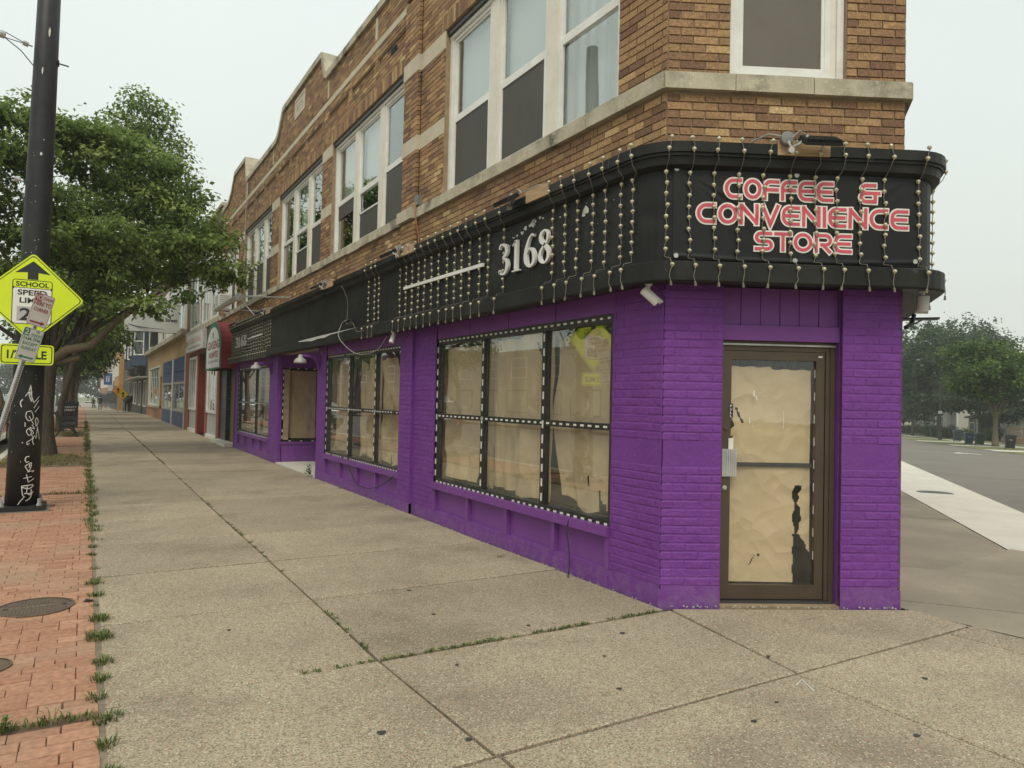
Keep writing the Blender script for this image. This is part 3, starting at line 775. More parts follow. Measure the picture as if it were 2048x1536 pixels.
# purple skin over the ground floor piers (paint-filled joints)
PV = -0.011
piers = [(FM, 4.30, 4.94, PV, ()), (FM, 8.64, 9.35, PV, ()), (FM, 9.35, 9.80, 0.034, ()), (FM, 13.67, 14.25, PV, ((14.13, 14.262),)), (FM, 17.72, 18.60, PV, ((17.70, 17.83),)), (FM, 22.80, 23.32, PV, ()),
         (FC, 0.0, 0.505, PV, ((0.37, 0.507),)), (FC, 1.505, CH, PV, ((1.503, 1.64),)), (FS, 0.0, 16, PV, ())]
for fr, a, b, v, revs in piers:
    mb = MB(); mb.box(fr, a, b, -0.05 if fr is not FS else -.3, 2.62, -0.06 if v < 0 else -0.012, v)
    if fr is not FS:      # sloppy paint build-up at the feet of the piers
        n = max(3, int((b - a) / 0.06)); d = (b - a) / n
        for i in range(n): mb.box(fr, a + d * i, a + d * (i + 1) + .001, -0.03, 0.135 + R.uniform(-.006, .006), -0.03, max(v + .011, 0) - .004 + R.uniform(-.0012, .0012))
    for c, d in revs: mb.box(fr, c, d, -0.05, 2.6, -0.12 if c == 17.70 else -0.32, -0.062)
    mb.build('pier', m_purple, BL)
# stone sill course, in lengths with slight steps
def stones_run(fr, u0, u1, z0, z1, v0, v1, L, name, m, jit=0.004, v_j=0.003):
    u = u0
    while u < u1 - 0.05:
        l = min(L * R.uniform(0.8, 1.2), u1 - u)
        if u1 - u - l < 0.25: l = u1 - u
        b = MB(); b.box(fr, u, u + l - 0.006, z0 + R.uniform(-jit, jit), z1 + R.uniform(-jit, jit), v0, v1 + R.uniform(-v_j, v_j))
        b.build(name, m, BL); u += l
stones_run(FM, 4.285, 9.35, H_SILL0 - 0.01, H_SILL1, -0.10, 0.055, 0.62, 'sill_stone', m_stone)
stones_run(FM, 9.352, 9.90, H_SILL0 - 0.01, H_SILL1 + 0.02, -0.10, 0.115, 0.9, 'sill_stone', m_stone)
stones_run(FM, 9.902, 26.6, H_SILL0 - 0.01, H_SILL1, -0.10, 0.055, 0.85, 'sill_stone', m_stone, 0.008, 0.008)
stones_run(FC, -0.028, CH + 0.03, H_SILL0 - 0.01, H_SILL1 - 0.005, -0.10, 0.056, 0.55, 'sill_stone', m_stone)
stones_run(FS, -0.02, 8, H_SILL0 - 0.01, H_SILL1 - 0.005, -0.10, 0.056, 0.9, 'sill_stone', m_stone)
for a, b, c, d in stones:
    v = 0.058 if 9.35 < a < 9.5 else 0.004
    if 9.3 < a < 9.5: a = 9.352
    bb = MB(); bb.box(FM, a + .001, b - .001, c + .003, d - .003, -0.12, v); bb.build('band_stone', m_band, BL)
stones_run(FM, 9.352, 26.6, 7.443, 7.542, -0.03, 0.006, 0.95, 'string_stone', m_band, 0.001, 0.001)
for a, b, c, d in vst:
    bb = MB(); bb.box(FM, a, b, c, d, -0.03, 0.006); bb.build('band_stone', m_band, BL)
bb = MB(); bb.frame(FM, 15.87, 16.73, 8.03, 8.49, -0.03, 0.012, 0.06); bb.box(FM, 15.93, 16.67, 8.09, 8.43, -0.03, 0.002)
dt = bb.build('date_stone', m_band, BL)
scribble(FR, -16.58, 8.17, 0.18, 0.003, 0.56, 4, 3).build('carved_date', mat('stone_shadow', (0.3, 0.27, 0.2)), dt)
# steel lintels (dark) over the upper windows
for a, b in UPW:
    bb = MB(); bb.box(FM, a - .05, b + .05, H_WT + 0.02, H_LIN - 0.002, -0.26, -0.034); bb.build('lintel', m_blackframe, BL)
bb = MB(); bb.box(FC, CUPW[0] - .05, CUPW[1] + .05, H_WT + 0.02, H_LIN - .002, -0.26, -0.034); bb.build('lintel', m_blackframe, BL)
# coping following the parapet
mb = MB()
ys_ = sorted(set([4.26, 14.05] + [14.05 + .05 * i for i in range(0, 11)] + [17.83 + .058 * i for i in range(16)] + [22.25 + .041 * i for i in range(10)] + [24.4 + .1 * i for i in range(16)] + [26.65]))
ring = []
for i, y in enumerate(ys_):
    y0 = ys_[max(0, i - 1)]; y1 = ys_[min(len(ys_) - 1, i + 1)]
    sl = math.atan2(ptop(y1) - ptop(y0), y1 - y0); nx, nz = -math.sin(sl), math.cos(sl)
    t = 0.13
    zb = ptop(y)
    ring.append([FM.P(y, zb, 0.05), FM.P(y + nx * t, zb + nz * t, 0.05), FM.P(y + nx * t, zb + nz * t, -0.36), FM.P(y, zb, -0.36)])
k = len(mb.v)
for r4 in ring: mb.v += [tuple(p) for p in r4]
for i in range(len(ring) - 1):
    for j in range(4):
        a = k + i * 4 + j; b = k + i * 4 + (j + 1) % 4
        mb.f.append((a, b, b + 4, a + 4)); mb.m.append(0); mb.t.append(.5)
mb.f.append((k, k + 1, k + 2, k + 3)); mb.m.append(0); mb.t.append(.5)
mb.box(FC, -0.04, CH + .04, 8.0, 8.13, -0.36, 0.05); mb.box(FS, 0, 16, 8.0, 8.13, -0.36, 0.05)
mb.build('coping', m_stone, BL)
m_roofing = mat('white_roof_membrane', (0.66, 0.66, 0.64), (0.36, 0.36, 0.35), rough=0.35, scale=2.5, bump=0.5, bscale=5)
mb = MB()
mb.box(FM, 14.56, 17.7, 7.6, 8.58, -1.6, -0.37); mb.box(FM, 22.7, 24.3, 7.6, 8.72, -1.6, -0.37)
mb.build('roof_curb', m_roofing, BL)
mb = MB(); mb.box(WORLD, 4.9, 5.5, 7.5, 9.05, 27.0, 27.6); mb.box(WORLD, 4.82, 5.58, 9.05, 9.2, 26.92, 27.68)
mb.build('chimney', mat('weathered_chimney', (0.27, 0.25, 0.20), (0.16, 0.15, 0.12), rough=1, scale=4, bump=0.6, bscale=30), BL)
# wall vent and hook
mb = MB(); mb.box(FM, 10.43, 10.62, 7.06, 7.17, -0.03, 0.0)
for i in range(5): mb.box(FM, 10.44, 10.61, 7.066 + i * .02, 7.074 + i * .02, 0.0, 0.006)
mb.build('vent', m_blackp, BL)
mb = MB(); mb.tube([FM.P(9.30 + 0.045 * math.cos(a), 6.19 + .045 * math.sin(a), 0.03 + .01 * a / 3) for a in [i * .5 for i in range(12)]], 0.006, 6); mb.build('hook', m_blackp, BL)
# conduit with box on the wall between the window bays
mb = MB(); mb.box(FM, 9.23, 9.33, 4.36, 4.50, 0.0, 0.07); mb.build('junction_box', m_greybox, BL)
mb = MB(); mb.tube([FM.P(9.28, 4.36, 0.07), FM.P(9.27, 4.25, 0.085), FM.P(9.27, 3.9, 0.02), FM.P(9.28, 3.62, 0.02)], 0.008, 6)
mb.build('cable', mat('orange_brown_cable', (0.42, 0.19, 0.10), rough=0.6), BL)

# ---- upper windows: each double hung unit is a part
def dh_window(fr, u0, u1, z0, z1, zm, vf=-0.10, style=0, cur=0):
    f = MB(); f.frame(fr, u0, u1, z0, z1, vf - 0.06, vf, 0.045); f.box(fr, u0 + .045, u1 - .045, zm - 0.02, zm + 0.025, vf - .05, vf - .008)
    f.frame(fr, u0 + .045, u1 - .045, zm + .025, z1 - .045, vf - .045, vf - .02, 0.028)
    f.frame(fr, u0 + .045, u1 - .045, z0 + .045, zm - .02, vf - .030, vf - .006, 0.028)
    wn = f.build('window', m_white, BL)
    q = MB(); q.box(fr, u0 + .05, u1 - .05, zm + .03, z1 - .05, vf - .040, vf - .036); q.build('upper_pane', g_up, wn)
    q = MB(); q.box(fr, u0 + .05, u1 - .05, z0 + .05, zm - .03, vf - .040, vf - .036); q.build('lower_pane', g_up, wn)
    if style in (0, 2):      # insect screen over the lower sash
        za, zb = (z0 + .07, zm - .045) if style == 0 else (z0 + .07, z0 + (zm - z0) * .55)
        q = MB(); q.box(fr, u0 + .07, u1 - .07, za, zb, vf - .022, vf - .018); q.build('insect_screen', m_screen, wn)
        if style == 2:
            q = MB(); q.box(fr, u0 + .05, u1 - .05, zb, zb + .028, vf - .03, vf - .006); q.build('screen_rail', m_white, wn)
    if style == 3:
        q = MB(); q.box(fr, u0 + .07, u1 - .07, zm - .3, zm - .045, vf - .022, vf - .018); q.build('insect_screen', m_screen, wn)
    # blind or curtain inside
    if cur == 0:
        q = MB(); q.box(fr, u0 + .02, u1 - .02, zm + .02, z1 - .02, vf - .14, vf - .135); q.build('blind', m_blind, wn)
    elif cur == 1:
        n = 26; q = MB(); k = 0
        for i in range(n + 1):
            u = u0 + (u1 - u0) * i / n; v = vf - .16 + .02 * math.sin(i * 1.5) + .008 * math.sin(i * 3.7)
            q.v += [tuple(fr.P(u, z0, v)), tuple(fr.P(u, z1, v))]
        for i in range(n):
            q.f.append((2 * i, 2 * i + 2, 2 * i + 3, 2 * i + 1)); q.m.append(0); q.t.append(.5)
        q.build('curtain', m_curtain, wn, smooth=True)
    return wn
ZM = 5.345
styles = [(0, 0), (0, 0), (1, 1), (0, 3), (2, 0), (3, 0), (0, 3), (2, 0), (1, 3), (0, 0), (0, 0), (0, 0), (0, 0), (0, 3), (0, 0)]
k = 0
for bi, (a, b) in enumerate(UPW):
    wu = b - a; mw = 0.20; e = 0.07
    if bi == 4: units = [(a + e, a + e + .80), (a + e + .80 + mw * .6, a + e + 1.6 + mw * .6)]
    else:
        uw = (wu - 2 * mw - 2 * e) / 3
        units = [(a + e + i * (uw + mw), a + e + i * (uw + mw) + uw) for i in range(3)]
    # unit order: nearest the camera is the highest styled one
    for i, (p, q) in enumerate(units):
        st, cu_ = styles[k % len(styles)] if bi else [(1, 1), (0, 0), (0, 0)][i]
        dh_window(FM, p, q, H_SILL1 + 0.04, H_WT - .03, ZM + (0.0 if bi == 0 else R.choice((0, 0, -0.05, .04))), style=st, cur=cu_); k += 1
    for (p, q), (p2, q2) in zip(units, units[1:]):
        mm = MB(); mm.box(FM, q + .001, p2 - .001, H_SILL1 + .01, H_WT + .01, -0.17, -0.085); mm.build('mullion', m_cream, BL)
    mm = MB()
    mm.box(FM, a, units[0][0] - .001, H_SILL1 + .005, H_WT + .012, -0.18, -0.08); mm.box(FM, units[-1][1] + .001, b, H_SILL1 + .005, H_WT + .012, -0.18, -0.08)
    mm.box(FM, a, b, H_SILL1 + .001, H_SILL1 + .038, -0.18, -0.06); mm.box(FM, a, b, H_WT - .028, H_WT + .018, -0.18, -0.07)
    mm.build('window_casing', m_white, BL)
mm = MB(); mm.frame(FC, CUPW[0] + .002, CUPW[1] - .002, H_SILL1 + .002, H_WT + .02, -0.19, -0.05, 0.055, wb=0.05); mm.build('window_casing', m_white, BL)
wn = dh_window(FC, CUPW[0] + .058, CUPW[1] - .058 - 0.05, H_SILL1 + .055, H_WT - .05, 5.4, vf=-0.07, style=1, cur=9)
q = MB(); q.box(FC, .66, 1.36, 4.46, 5.36, -0.092, -0.088); q.build('insect_screen', mat('screen_brown', (0.105, 0.092, 0.07), (0.135, 0.12, 0.092), rough=0.6, scale=1.1), wn)
q = MB(); q.box(FC, CUPW[1] - .108, CUPW[1] - .058, H_SILL1 + .055, H_WT - .05, -0.16, -0.072); q.build('window_jamb', m_cream, wn)

# ---- display windows of the shop
def led_strip(fr, pts, v, per=0.105, l=0.045, w=0.034):
    """black tape with white light modules along (u,z) polyline"""
    t = MB()
    for (a, b) in zip(pts, pts[1:]):
        d = Vector((b[0] - a[0], b[1] - a[1])); L_ = d.length; d.normalize(); hz = abs(d.x) > abs(d.y)
        n = int(L_ / per)
        for i in range(n + 1):
            if R.random() < 0.035: continue
            c = (a[0] + d.x * (i + .5) * L_ / (n + 1), a[1] + d.y * (i + .5) * L_ / (n + 1))
            ll = l * R.uniform(0.85, 1.1); ww = w * 0.55
            if hz: t.box(fr, c[0] - ll / 2, c[0] + ll / 2, c[1] - ww / 2, c[1] + ww / 2, v, v + 0.007)
            else: t.box(fr, c[0] - ww / 2, c[0] + ww / 2, c[1] - ll * .9, c[1] + ll * .9, v, v + 0.007)
    return t
DV_ = -0.15
def paper(fr, u0, u1, z0, z1, v, seed, left=None, right=None, bottom=None, top=None, hole=None, amp=0.03, folds=(), nu=36, nz=54, curl=0.0):
    vmax = -0.088 if fr is FM else (DV_ - .022 if fr is FC else -.045)
    r = random.Random(seed); b = MB(); ph = [r.uniform(0, 6.28) for _ in range(8)]
    cre = [(r.uniform(0, 1), r.uniform(0, 1), r.uniform(-1.2, 1.2), r.uniform(-.4, .5) * amp) for _ in range(14)]
    for j in range(nz + 1):
        for i in range(nu + 1):
            s, t = i / nu, j / nz
            uu0 = u0 + (left(t) if left else 0); uu1 = u1 + (right(t) if right else 0)
            zz0 = z0 + (bottom(s) if bottom else 0); zz1 = z1 + (top(s) if top else 0)
            u = uu0 + (uu1 - uu0) * s; z = zz0 + (zz1 - zz0) * t
            d = amp * (math.sin(s * 5 + ph[0] + t * .8) * .5 + math.sin(s * 11 + ph[1] + math.sin(t * 3) * .8) * .25) + amp * .12 * math.sin(s * 17 + t * 7 + ph[2]) * math.sin(t * 11 + ph[3])
            for (cs, ct, an, am) in cre:
                q = (s - cs) * math.cos(an) + (t - ct) * math.sin(an) * 1.4
                d += am * (max(0, 1 - abs(q) * 6))
            for (fs_, fa) in folds:
                q = (s - fs_) * 18; d += fa * (1 / (1 + math.exp(-max(-30, min(30, q * 4)))) - .5)
            d += curl * max(0, 0.18 - t) ** 2 * 20
            b.v.append(tuple(fr.P(u, z, min(v + d, vmax))))
    for j in range(nz):
        for i in range(nu):
            s, t = (i + .5) / nu, (j + .5) / nz
            if hole and hole(s, t): continue
            k = j * (nu + 1) + i; b.f.append((k, k + 1, k + nu + 2, k + nu + 1)); b.m.append(0); b.t.append(.5)
    return b
def wob(seed, a, n=3):
    r = random.Random(seed); ps = [(r.uniform(2, 9), r.uniform(0, 6.3), r.uniform(.3, 1)) for _ in range(n)]
    return lambda t: a * sum(c * math.sin(f * t + p) for f, p, c in ps) / n

def shop_window(a, b, muls, tz=1.405, trans=True, near_strip=True):
    z0, z1 = 0.525, 2.40; vf = -0.03
    f = MB(); f.frame(FM, a, b, z0, z1, vf - .07, vf, 0.055, wb=0.05)
    ms = []
    for m0 in muls: f.box(FM, m0 - .035, m0 + .035, z0 + .05, z1 - .055, vf - .07, vf - .003)
    edges = [a + .055] + [m + s for m in muls for s in (-.035, .035)] + [b - .055]
    if trans:
        for i in range(0, len(edges), 2): f.box(FM, edges[i], edges[i + 1], tz - .03, tz + .03, vf - .065, vf - .004)
    win = f.build('display_window', m_blackframe, BL)
    for i in range(0, len(edges), 2):
        for (c, d) in (((z0 + .05, tz - .03), (tz + .03, z1 - .055)) if trans else ((z0 + .05, z1 - .055),)):
            q = MB(); q.box(FM, edges[i] + .001, edges[i + 1] - .001, c + .001, d - .001, vf - .045, vf - .039); q.build('pane', g_shop, win)
    s = led_strip(FM, [(a + .02, z1 - .012), (b - .02, z1 - .012)], vf + .001, per=0.115)
    merge(s, led_strip(FM, [(a + .02, z0 + .012), (b - .02, z0 + .012)], vf + .001, per=0.115))
    merge(s, led_strip(FM, [(b - .02, z0 + .05), (b - .02, z1 - .05)], vf + .001, per=0.16))
    if trans: merge(s, led_strip(FM, [(a + .05, tz), (b - .05, tz)], vf + .001, per=0.118))
    for m0 in muls: merge(s, led_strip(FM, [(m0 - .012, z0 + .05), (m0 - .012, z1 - .05)], vf + .001, per=0.16))
    s.build('light_strip', m_led, win, kind='stuff')
    return win
SW = [shop_window(4.94, 8.64, [6.08, 7.38]), shop_window(9.80, 13.67, [11.0, 12.33]), shop_window(18.60, 22.80, [20.4])]
# window backs: shelf and dark room
for a, b in SHOP:
    q = MB(); q.box(FM, a - .05, b + .05, 0.40, 0.50, -1.2, -0.31); q.build('window_shelf', mat('grey_shelf', (0.11, 0.10, 0.085), rough=.8), BL)
# bulkhead panels under the windows, sills, header boards
def bulkhead(a, b, divs):
    q = MB(); q.box(FM, a, b, 0.44, 0.524, -0.10, 0.022); q.build('shop_sill', m_purple2, BL)
    q = MB(); q.box(FM, a, b, -0.05, 0.10, -0.10, 0.006); q.box(FM, a, b, 0.10, 0.155, -0.10, -0.006)
    q.build('plinth', m_purple, BL)
    e = [a] + divs + [b]
    for s, t in zip(e, e[1:]):
        q = MB(); q.box(FM, s, t, 0.155, 0.44, -0.10, -0.055); q.build('bulkhead_panel', m_purple2, BL)
    for d in divs + [a + .03, b - .03]:
        q = MB(); q.box(FM, d - .03, d + .03, 0.156, 0.439, -0.054, -0.002); q.build('batten', m_purple2, BL)
bulkhead(4.94, 8.64, [5.82, 6.74, 7.66]); bulkhead(9.80, 13.67, [10.85, 11.75, 12.7]); bulkhead(18.60, 22.80, [19.6, 20.6, 21.7])
for a, b in SHOP:
    n = 4; d = (b - a) / n
    for i in range(n):
        q = MB(); q.box(FM, a + d * i + .006, a + d * (i + 1) - .006, 2.425, 2.66, -0.12, -0.022 + .002 * (i % 2)); q.build('header_board', m_purple2, BL)
    q = MB(); q.box(FM, a, b, 2.401, 2.43, -0.14, -0.028); q.build('header_rail', m_blackframe, BL)
# vestibule: far side display window at right angles to the street, back wall, ceiling
FV = Fr((4.0, 17.72, 0), (1, 0, 0), (0, -1, 0))
q = MB(); q.box(FV, 0.0, 0.12, -0.02, 2.6, -0.01, 0.012); q.box(FV, 0.12, 1.65, -0.02, 0.46, -0.05, 0.0)
for i in range(9): q.box(FV, 0.14 + .165 * i, 0.298 + .165 * i, 0.0, 0.44, 0.0, 0.006)
q.box(FV, 0.12, 1.65, 2.32, 2.62, -0.05, 0.004); q.box(FV, 0.12, 1.65, 0.44, 0.50, -0.05, 0.03)
q.build('vestibule_panel', m_purple2, BL)
f = MB(); f.frame(FV, 0.13, 1.62, 0.505, 2.315, -0.06, 0.0, 0.04); vw = f.build('display_window', m_blackframe, BL)
q = MB(); q.box(FV, 0.17, 1.58, 0.55, 2.27, -0.035, -0.03); q.build('pane', g_shop, vw)
s = led_strip(FV, [(0.15, 0.53), (0.15, 2.29)], 0.001, per=0.17); merge(s, led_strip(FV, [(0.2, 2.30), (1.6, 2.30)], .001, per=0.2)); merge(s, led_strip(FV, [(0.2, .52), (1.6, .52)], .001, per=0.3)); s.build('light_strip', m_led, vw, kind='stuff')
q = MB(); q.box(WORLD, 5.62, 5.70, 0, 2.62, 14.2, 17.70); q.box(WORLD, 4.3, 5.7, 2.62, 2.70, 14.2, 17.72); q.box(WORLD, 4.3, 5.62, 0, 2.62, 14.15, 14.24)
q.build('vestibule_wall', m_purple2, BL)

# ---- the corner door
DV = -0.15
q = MB(); q.box(FC, 0.508, 1.502, 2.165, 2.29, -0.30, -0.055); q.build('door_header', m_purple2, BL)
for i in range(6):
    a = 0.510 + i * 0.1653; q = MB(); q.box(FC, a + .003, a + .1623, 2.295, 2.60, -0.30, -0.085 + (0.003 if i % 2 else 0)); q.build('header_board', m_purple2, BL)
f = MB(); f.frame(FC, 0.510, 1.500, 0.0, 2.163, DV - .05, DV + .035, 0.04, wb=0.015)
f.box(FC, 1.425, 1.460, 0.02, 2.12, DV - .04, DV + .022); f.box(FC, 0.55, 1.46, 2.085, 2.122, DV - .04, DV + .018)
dfm = f.build('door_frame', m_bronze, BL)
f = MB(); f.box(FC, 0.512, 1.499, 2.128, 2.142, DV + .036, DV + .044); f.build('weather_strip', m_metalgrey, dfm)
D = MB(); D.frame(FC, 0.553, 1.42, 0.025, 2.082, DV - .04, DV + .012, 0.072, wb=0.115)
door = D.build('door', m_bronze, BL)
q = MB(); q.box(FC, .626, 1.347, .141, 2.009, DV - .018, DV - .012); q.build('pane', g_door, door)
q = MB(); q.box(FC, .626, 1.347, 1.115, 1.150, DV - .06, DV - .034); q.build('push_bar', m_blackframe, door)
q = MB()
q.box(FC, .545, .672, 1.035, 1.262, DV + .013, DV + .030)
for i in range(7): q.box(FC, .548 + i * .018, .556 + i * .018, 1.04, 1.258, DV + .030, DV + .037)
q.build('lock_guard', m_metalgrey, door)
q = MB(); q.box(FC, .606, .646, 1.262, 1.352, DV + .013, DV + .019); q.build('guard_plate', m_whitep, door)
for z, m in ((1.43, m_bronze), (0.94, m_metalgrey)):
    q = MB(); q.lathe(FC.P(.578, z, DV + .012), N, [(0, .019), (.006, .019), (.008, .012), (.012, .010)], 14); q.build('lock_cylinder', m, door)
q = MB(); q.box(FC, .606, .642, 1.520, 1.640, DV + .0125, DV + .0145); pl = q.build('pull_sign', m_blackframe, door)
for i, ch in enumerate('PULL'):
    text_mb(ch, FC, .624, 1.611 - i * .028, .021, DV + .0145, width=.017, bold=.02, align='C').build('letter', m_whitep, pl)
q = MB(); q.box(FC, 1.365, 1.40, 2.04, 2.054, DV + .0125, DV + .0135); q.build('maker_tag', m_whitep, door)
q = MB()
for i in range(9): q.box(FC, 1.343, 1.352, 0.35 + i * .19, 0.42 + i * .19, DV - .011, DV - .008)
q.build('tape_strip', m_led, door, kind='stuff')
q = MB(); q.box(FC, 0.52, 1.49, -0.01, 0.016, DV - .08, DV + .06); q.build('threshold', mat('dark_threshold', (0.05, 0.05, 0.045), rough=.5), BL)
# dark box added behind the door to shut out light; floor, blinds slats above paper
q = MB(); q.box(FC, 0.3, 1.7, 0, 2.7, -1.0, -0.95); q.box(FC, 0.36, 0.40, 0, 2.7, -.95, -.33); q.box(FC, 1.62, 1.66, 0, 2.7, -.95, -.33); q.box(FC, .36, 1.66, 2.62, 2.7, -.95, -.33); q.build('dark_backing', m_dark, BL)
q = MB(); q.box(FC, 0.41, 1.61, -0.02, 0.01, -.94, -0.31); q.build('interior_floor', mat('worn_grey_tiles', (0.16, 0.155, 0.15), (0.09, 0.09, 0.085), rough=.6, scale=3), BL)
q = MB()
for i in range(14): q.tube([FC.P(.5 + i * .075, 2.3, -0.5), FC.P(.42 + i * .075, 1.75, -0.7)], .03, 6)
q.build('inner_awning', mat('dark_red_cloth', (0.16, 0.03, 0.03), rough=.9), BL)

# ------------------------------------------------------------------ kraft paper sheets taped inside the glass
def paper_thing(fr, label, u0, u1, z0, z1, v, seed, **kw):
    b = paper(fr, u0, u1, z0, z1, v, seed, **kw)
    return b.build('kraft_paper', m_kraft, None, smooth=True, label=label, category='paper', group='brown paper sheets covering the shop windows')
# window A (nearest the corner). u grows away from the camera.
paper_thing(FM, 'brown paper sheet torn at its lower edge behind the pane nearest the corner', 4.97, 6.00, 0.60, 2.33, -0.16, 3,
            left=wob(1, .02), right=lambda t: -0.02 + 0.05 * math.sin(t * 3.1) - .03 * math.sin(9 * t) - .10 * max(0, .18 - t) * 5, bottom=lambda s: 0.03 * math.sin(s * 9) + 0.16 * max(0, s - .55) ** 1.0,
            top=lambda s: -0.05 - .05 * math.sin(s * 14), amp=.03, folds=((.35, .03), (.72, -.05)), hole=lambda s, t: (abs(s - .27 - (t - .02) * .3) < .018 and t < .11) or (abs(s - .42 + .4 * (t - .2)) < .012 and .14 < t < .21) or (t < .04 and .2 < s < .3))
paper_thing(FM, 'wide creased brown paper hanging behind the middle panes of the nearest shop window', 6.10, 6.76, 0.58, 2.34, -0.15, 5,
            left=wob(3, .015), right=lambda t: .0 + .03 * math.sin(t * 5), bottom=wob(4, .03), top=wob(6, .02), amp=.035, folds=((.3, .03), (.8, -.03)), hole=lambda s, t: abs(s - .28 - (t - .9) * 1.6) < .03 and .86 < t < .95)
paper_thing(FM, 'narrow pleated brown paper strip left of the dark gap in the middle panes', 6.78, 7.32, 0.62, 2.32, -0.18, 6,
            left=lambda t: .04 * math.sin(t * 5), right=lambda t: .05 * t - .02, bottom=wob(21, .035), top=wob(6, .02), amp=.03, folds=((.2, .04), (.5, -.04), (.75, .04)))
paper_thing(FM, 'brown paper curling up at its foot behind the far panes of the nearest shop window', 7.58, 8.52, 0.62, 2.30, -0.17, 9,
            left=lambda t: .02 * math.sin(6 * t), right=lambda t: .04 - .03 * t - .16 * max(0, .22 - t) * 4.2, bottom=wob(19, .03), top=wob(8, .02), amp=.04, folds=((.5, .03),), curl=.12)
paper_thing(FM, 'slim brown paper strip set back beside the mullion of the nearest shop window', 7.44, 7.62, 0.56, 2.32, -0.24, 10, amp=.015)
# window B
paper_thing(FM, 'brown paper slumping diagonally behind the right panes of the second shop window', 9.92, 10.92, 0.60, 2.28, -0.17, 12,
            left=lambda t: (.80 * max(0, t - .42) ** 1.1 * 1.4) if t > .42 else .02 * math.sin(9 * t), right=wob(3, .03), bottom=wob(9, .05), top=lambda s: -.06 * s, amp=.06, folds=((.3, .06), (.6, -.05)),
            hole=lambda s, t: t < .10 and abs(s - .55) < .10 - t)
paper_thing(FM, 'brown paper with a long slit behind the middle panes of the second shop window', 11.08, 11.68, 0.58, 2.33, -0.16, 14,
            left=wob(5, .02), right=lambda t: .06 - .34 * abs(t - .45), bottom=lambda s: .04 * s, top=lambda s: -.04 * s, amp=.05, folds=((.6, .06),))
paper_thing(FM, 'folded brown paper leaning left of the slit in the second shop window', 11.66, 12.20, 0.60, 2.30, -0.20, 15,
            left=lambda t: .02 + .28 * max(0, t - .72) * 2 - .1 * (t < .4) * (.4 - t), right=wob(7, .03), bottom=lambda s: .05 * math.sin(4 * s), top=lambda s: -.10 * (1 - s), amp=.05, folds=((.5, .05),))
paper_thing(FM, 'brown paper swung out at its foot behind the far panes of the second shop window', 12.52, 13.50, 0.60, 2.28, -0.18, 17,
            left=lambda t: .12 * math.sin(t * 2.5), right=lambda t: -.20 * t + .06 - .08 * math.sin(t * 6), bottom=lambda s: .05 * (1 - s), top=wob(8, .02), amp=.05, folds=((.3, -.05),))
# window C grey paper, vestibule, door
paper_thing(FM, 'faded sheet behind the glass of the far left shop window', 18.75, 20.3, 0.62, 2.3, -0.25, 21, amp=.03)
paper_thing(FM, 'pale sheet beside the mullion of the far left shop window', 20.52, 22.6, 0.62, 2.3, -0.22, 22, amp=.03)
paper_thing(FV, 'brown paper rumpled at its foot inside the recessed entrance window', 0.26, 0.98, 0.58, 2.25, -0.10, 24, amp=.02, folds=((.9, .02),))
paper_thing(FV, 'dark brown paper sheet at the inner side of the recessed entrance window', 1.0, 1.55, 0.58, 2.25, -0.12, 25, amp=.02)
paper_thing(FC, 'brown paper with a small tear taped over the upper half of the corner door glass', .632, 1.335, 1.145, 1.955, DV - .055, 31,
            left=lambda t: .0 + (0.05 * math.exp(-((t - .35) / .12) ** 2)), top=lambda s: (-.018 if s > .5 else 0) + .004 * math.sin(30 * s), amp=.010, nu=60, nz=70,
            hole=lambda s, t: (abs(s - (.075 + (t - .40) * -.25) - .05) < .016 and .41 < t < .57))
paper_thing(FC, 'brown paper with a ragged black hole over the lower half of the corner door glass', .628, 1.335, .15, 1.112, DV - .055, 33,
            amp=.010, nu=70, nz=90,
            hole=lambda s, t: (.42 <= t < .84 and .80 + .018 * math.sin(t * 31) < s < .875 + .02 * math.sin(t * 23 + 1) + .012 * math.sin(t * 71)) or (t < .42 and .795 + .012 * math.sin(t * 40) < s < min(1.1, .875 + (.42 - t) * .75 + .01 * math.sin(t * 60))) or (abs(s - .33 + (t - .22) * -.7) < .006 and .14 < t < .23) or ((s - .39) ** 2 + ((t - .236) * 1.3) ** 2 < .0003))
q = MB(); q.prism(FC, [(.64, 1.36), (.70, 1.40), (.735, 1.44), (.73, 1.50), (.66, 1.44), (.635, 1.41)], DV - .05, DV - .048)
q.build('torn_paper_flap', m_kraft, None, label='torn flap of brown paper folded out beside the pull sign', category='paper', group='brown paper sheets covering the shop windows')
q = MB()
for (u, z, a, b) in ((.82, 1.70, .015, .055), (.845, 1.67, .010, .05), (.835, 1.60, .005, .03), (.79, 1.48, .008, .05), (1.08, 1.44, .004, .16), (.90, 1.705, .03, .004), (1.0, 1.70, .05, .004), (1.04, 1.72, .05, .003)):
    q.prism(FC, [(u, z), (u + a, z + .004), (u + a * .8, z + b), (u + a * .1, z + b * .9)], DV - .0115, DV - .0105)
q.build('tape_remnants', m_led, door, kind='stuff')
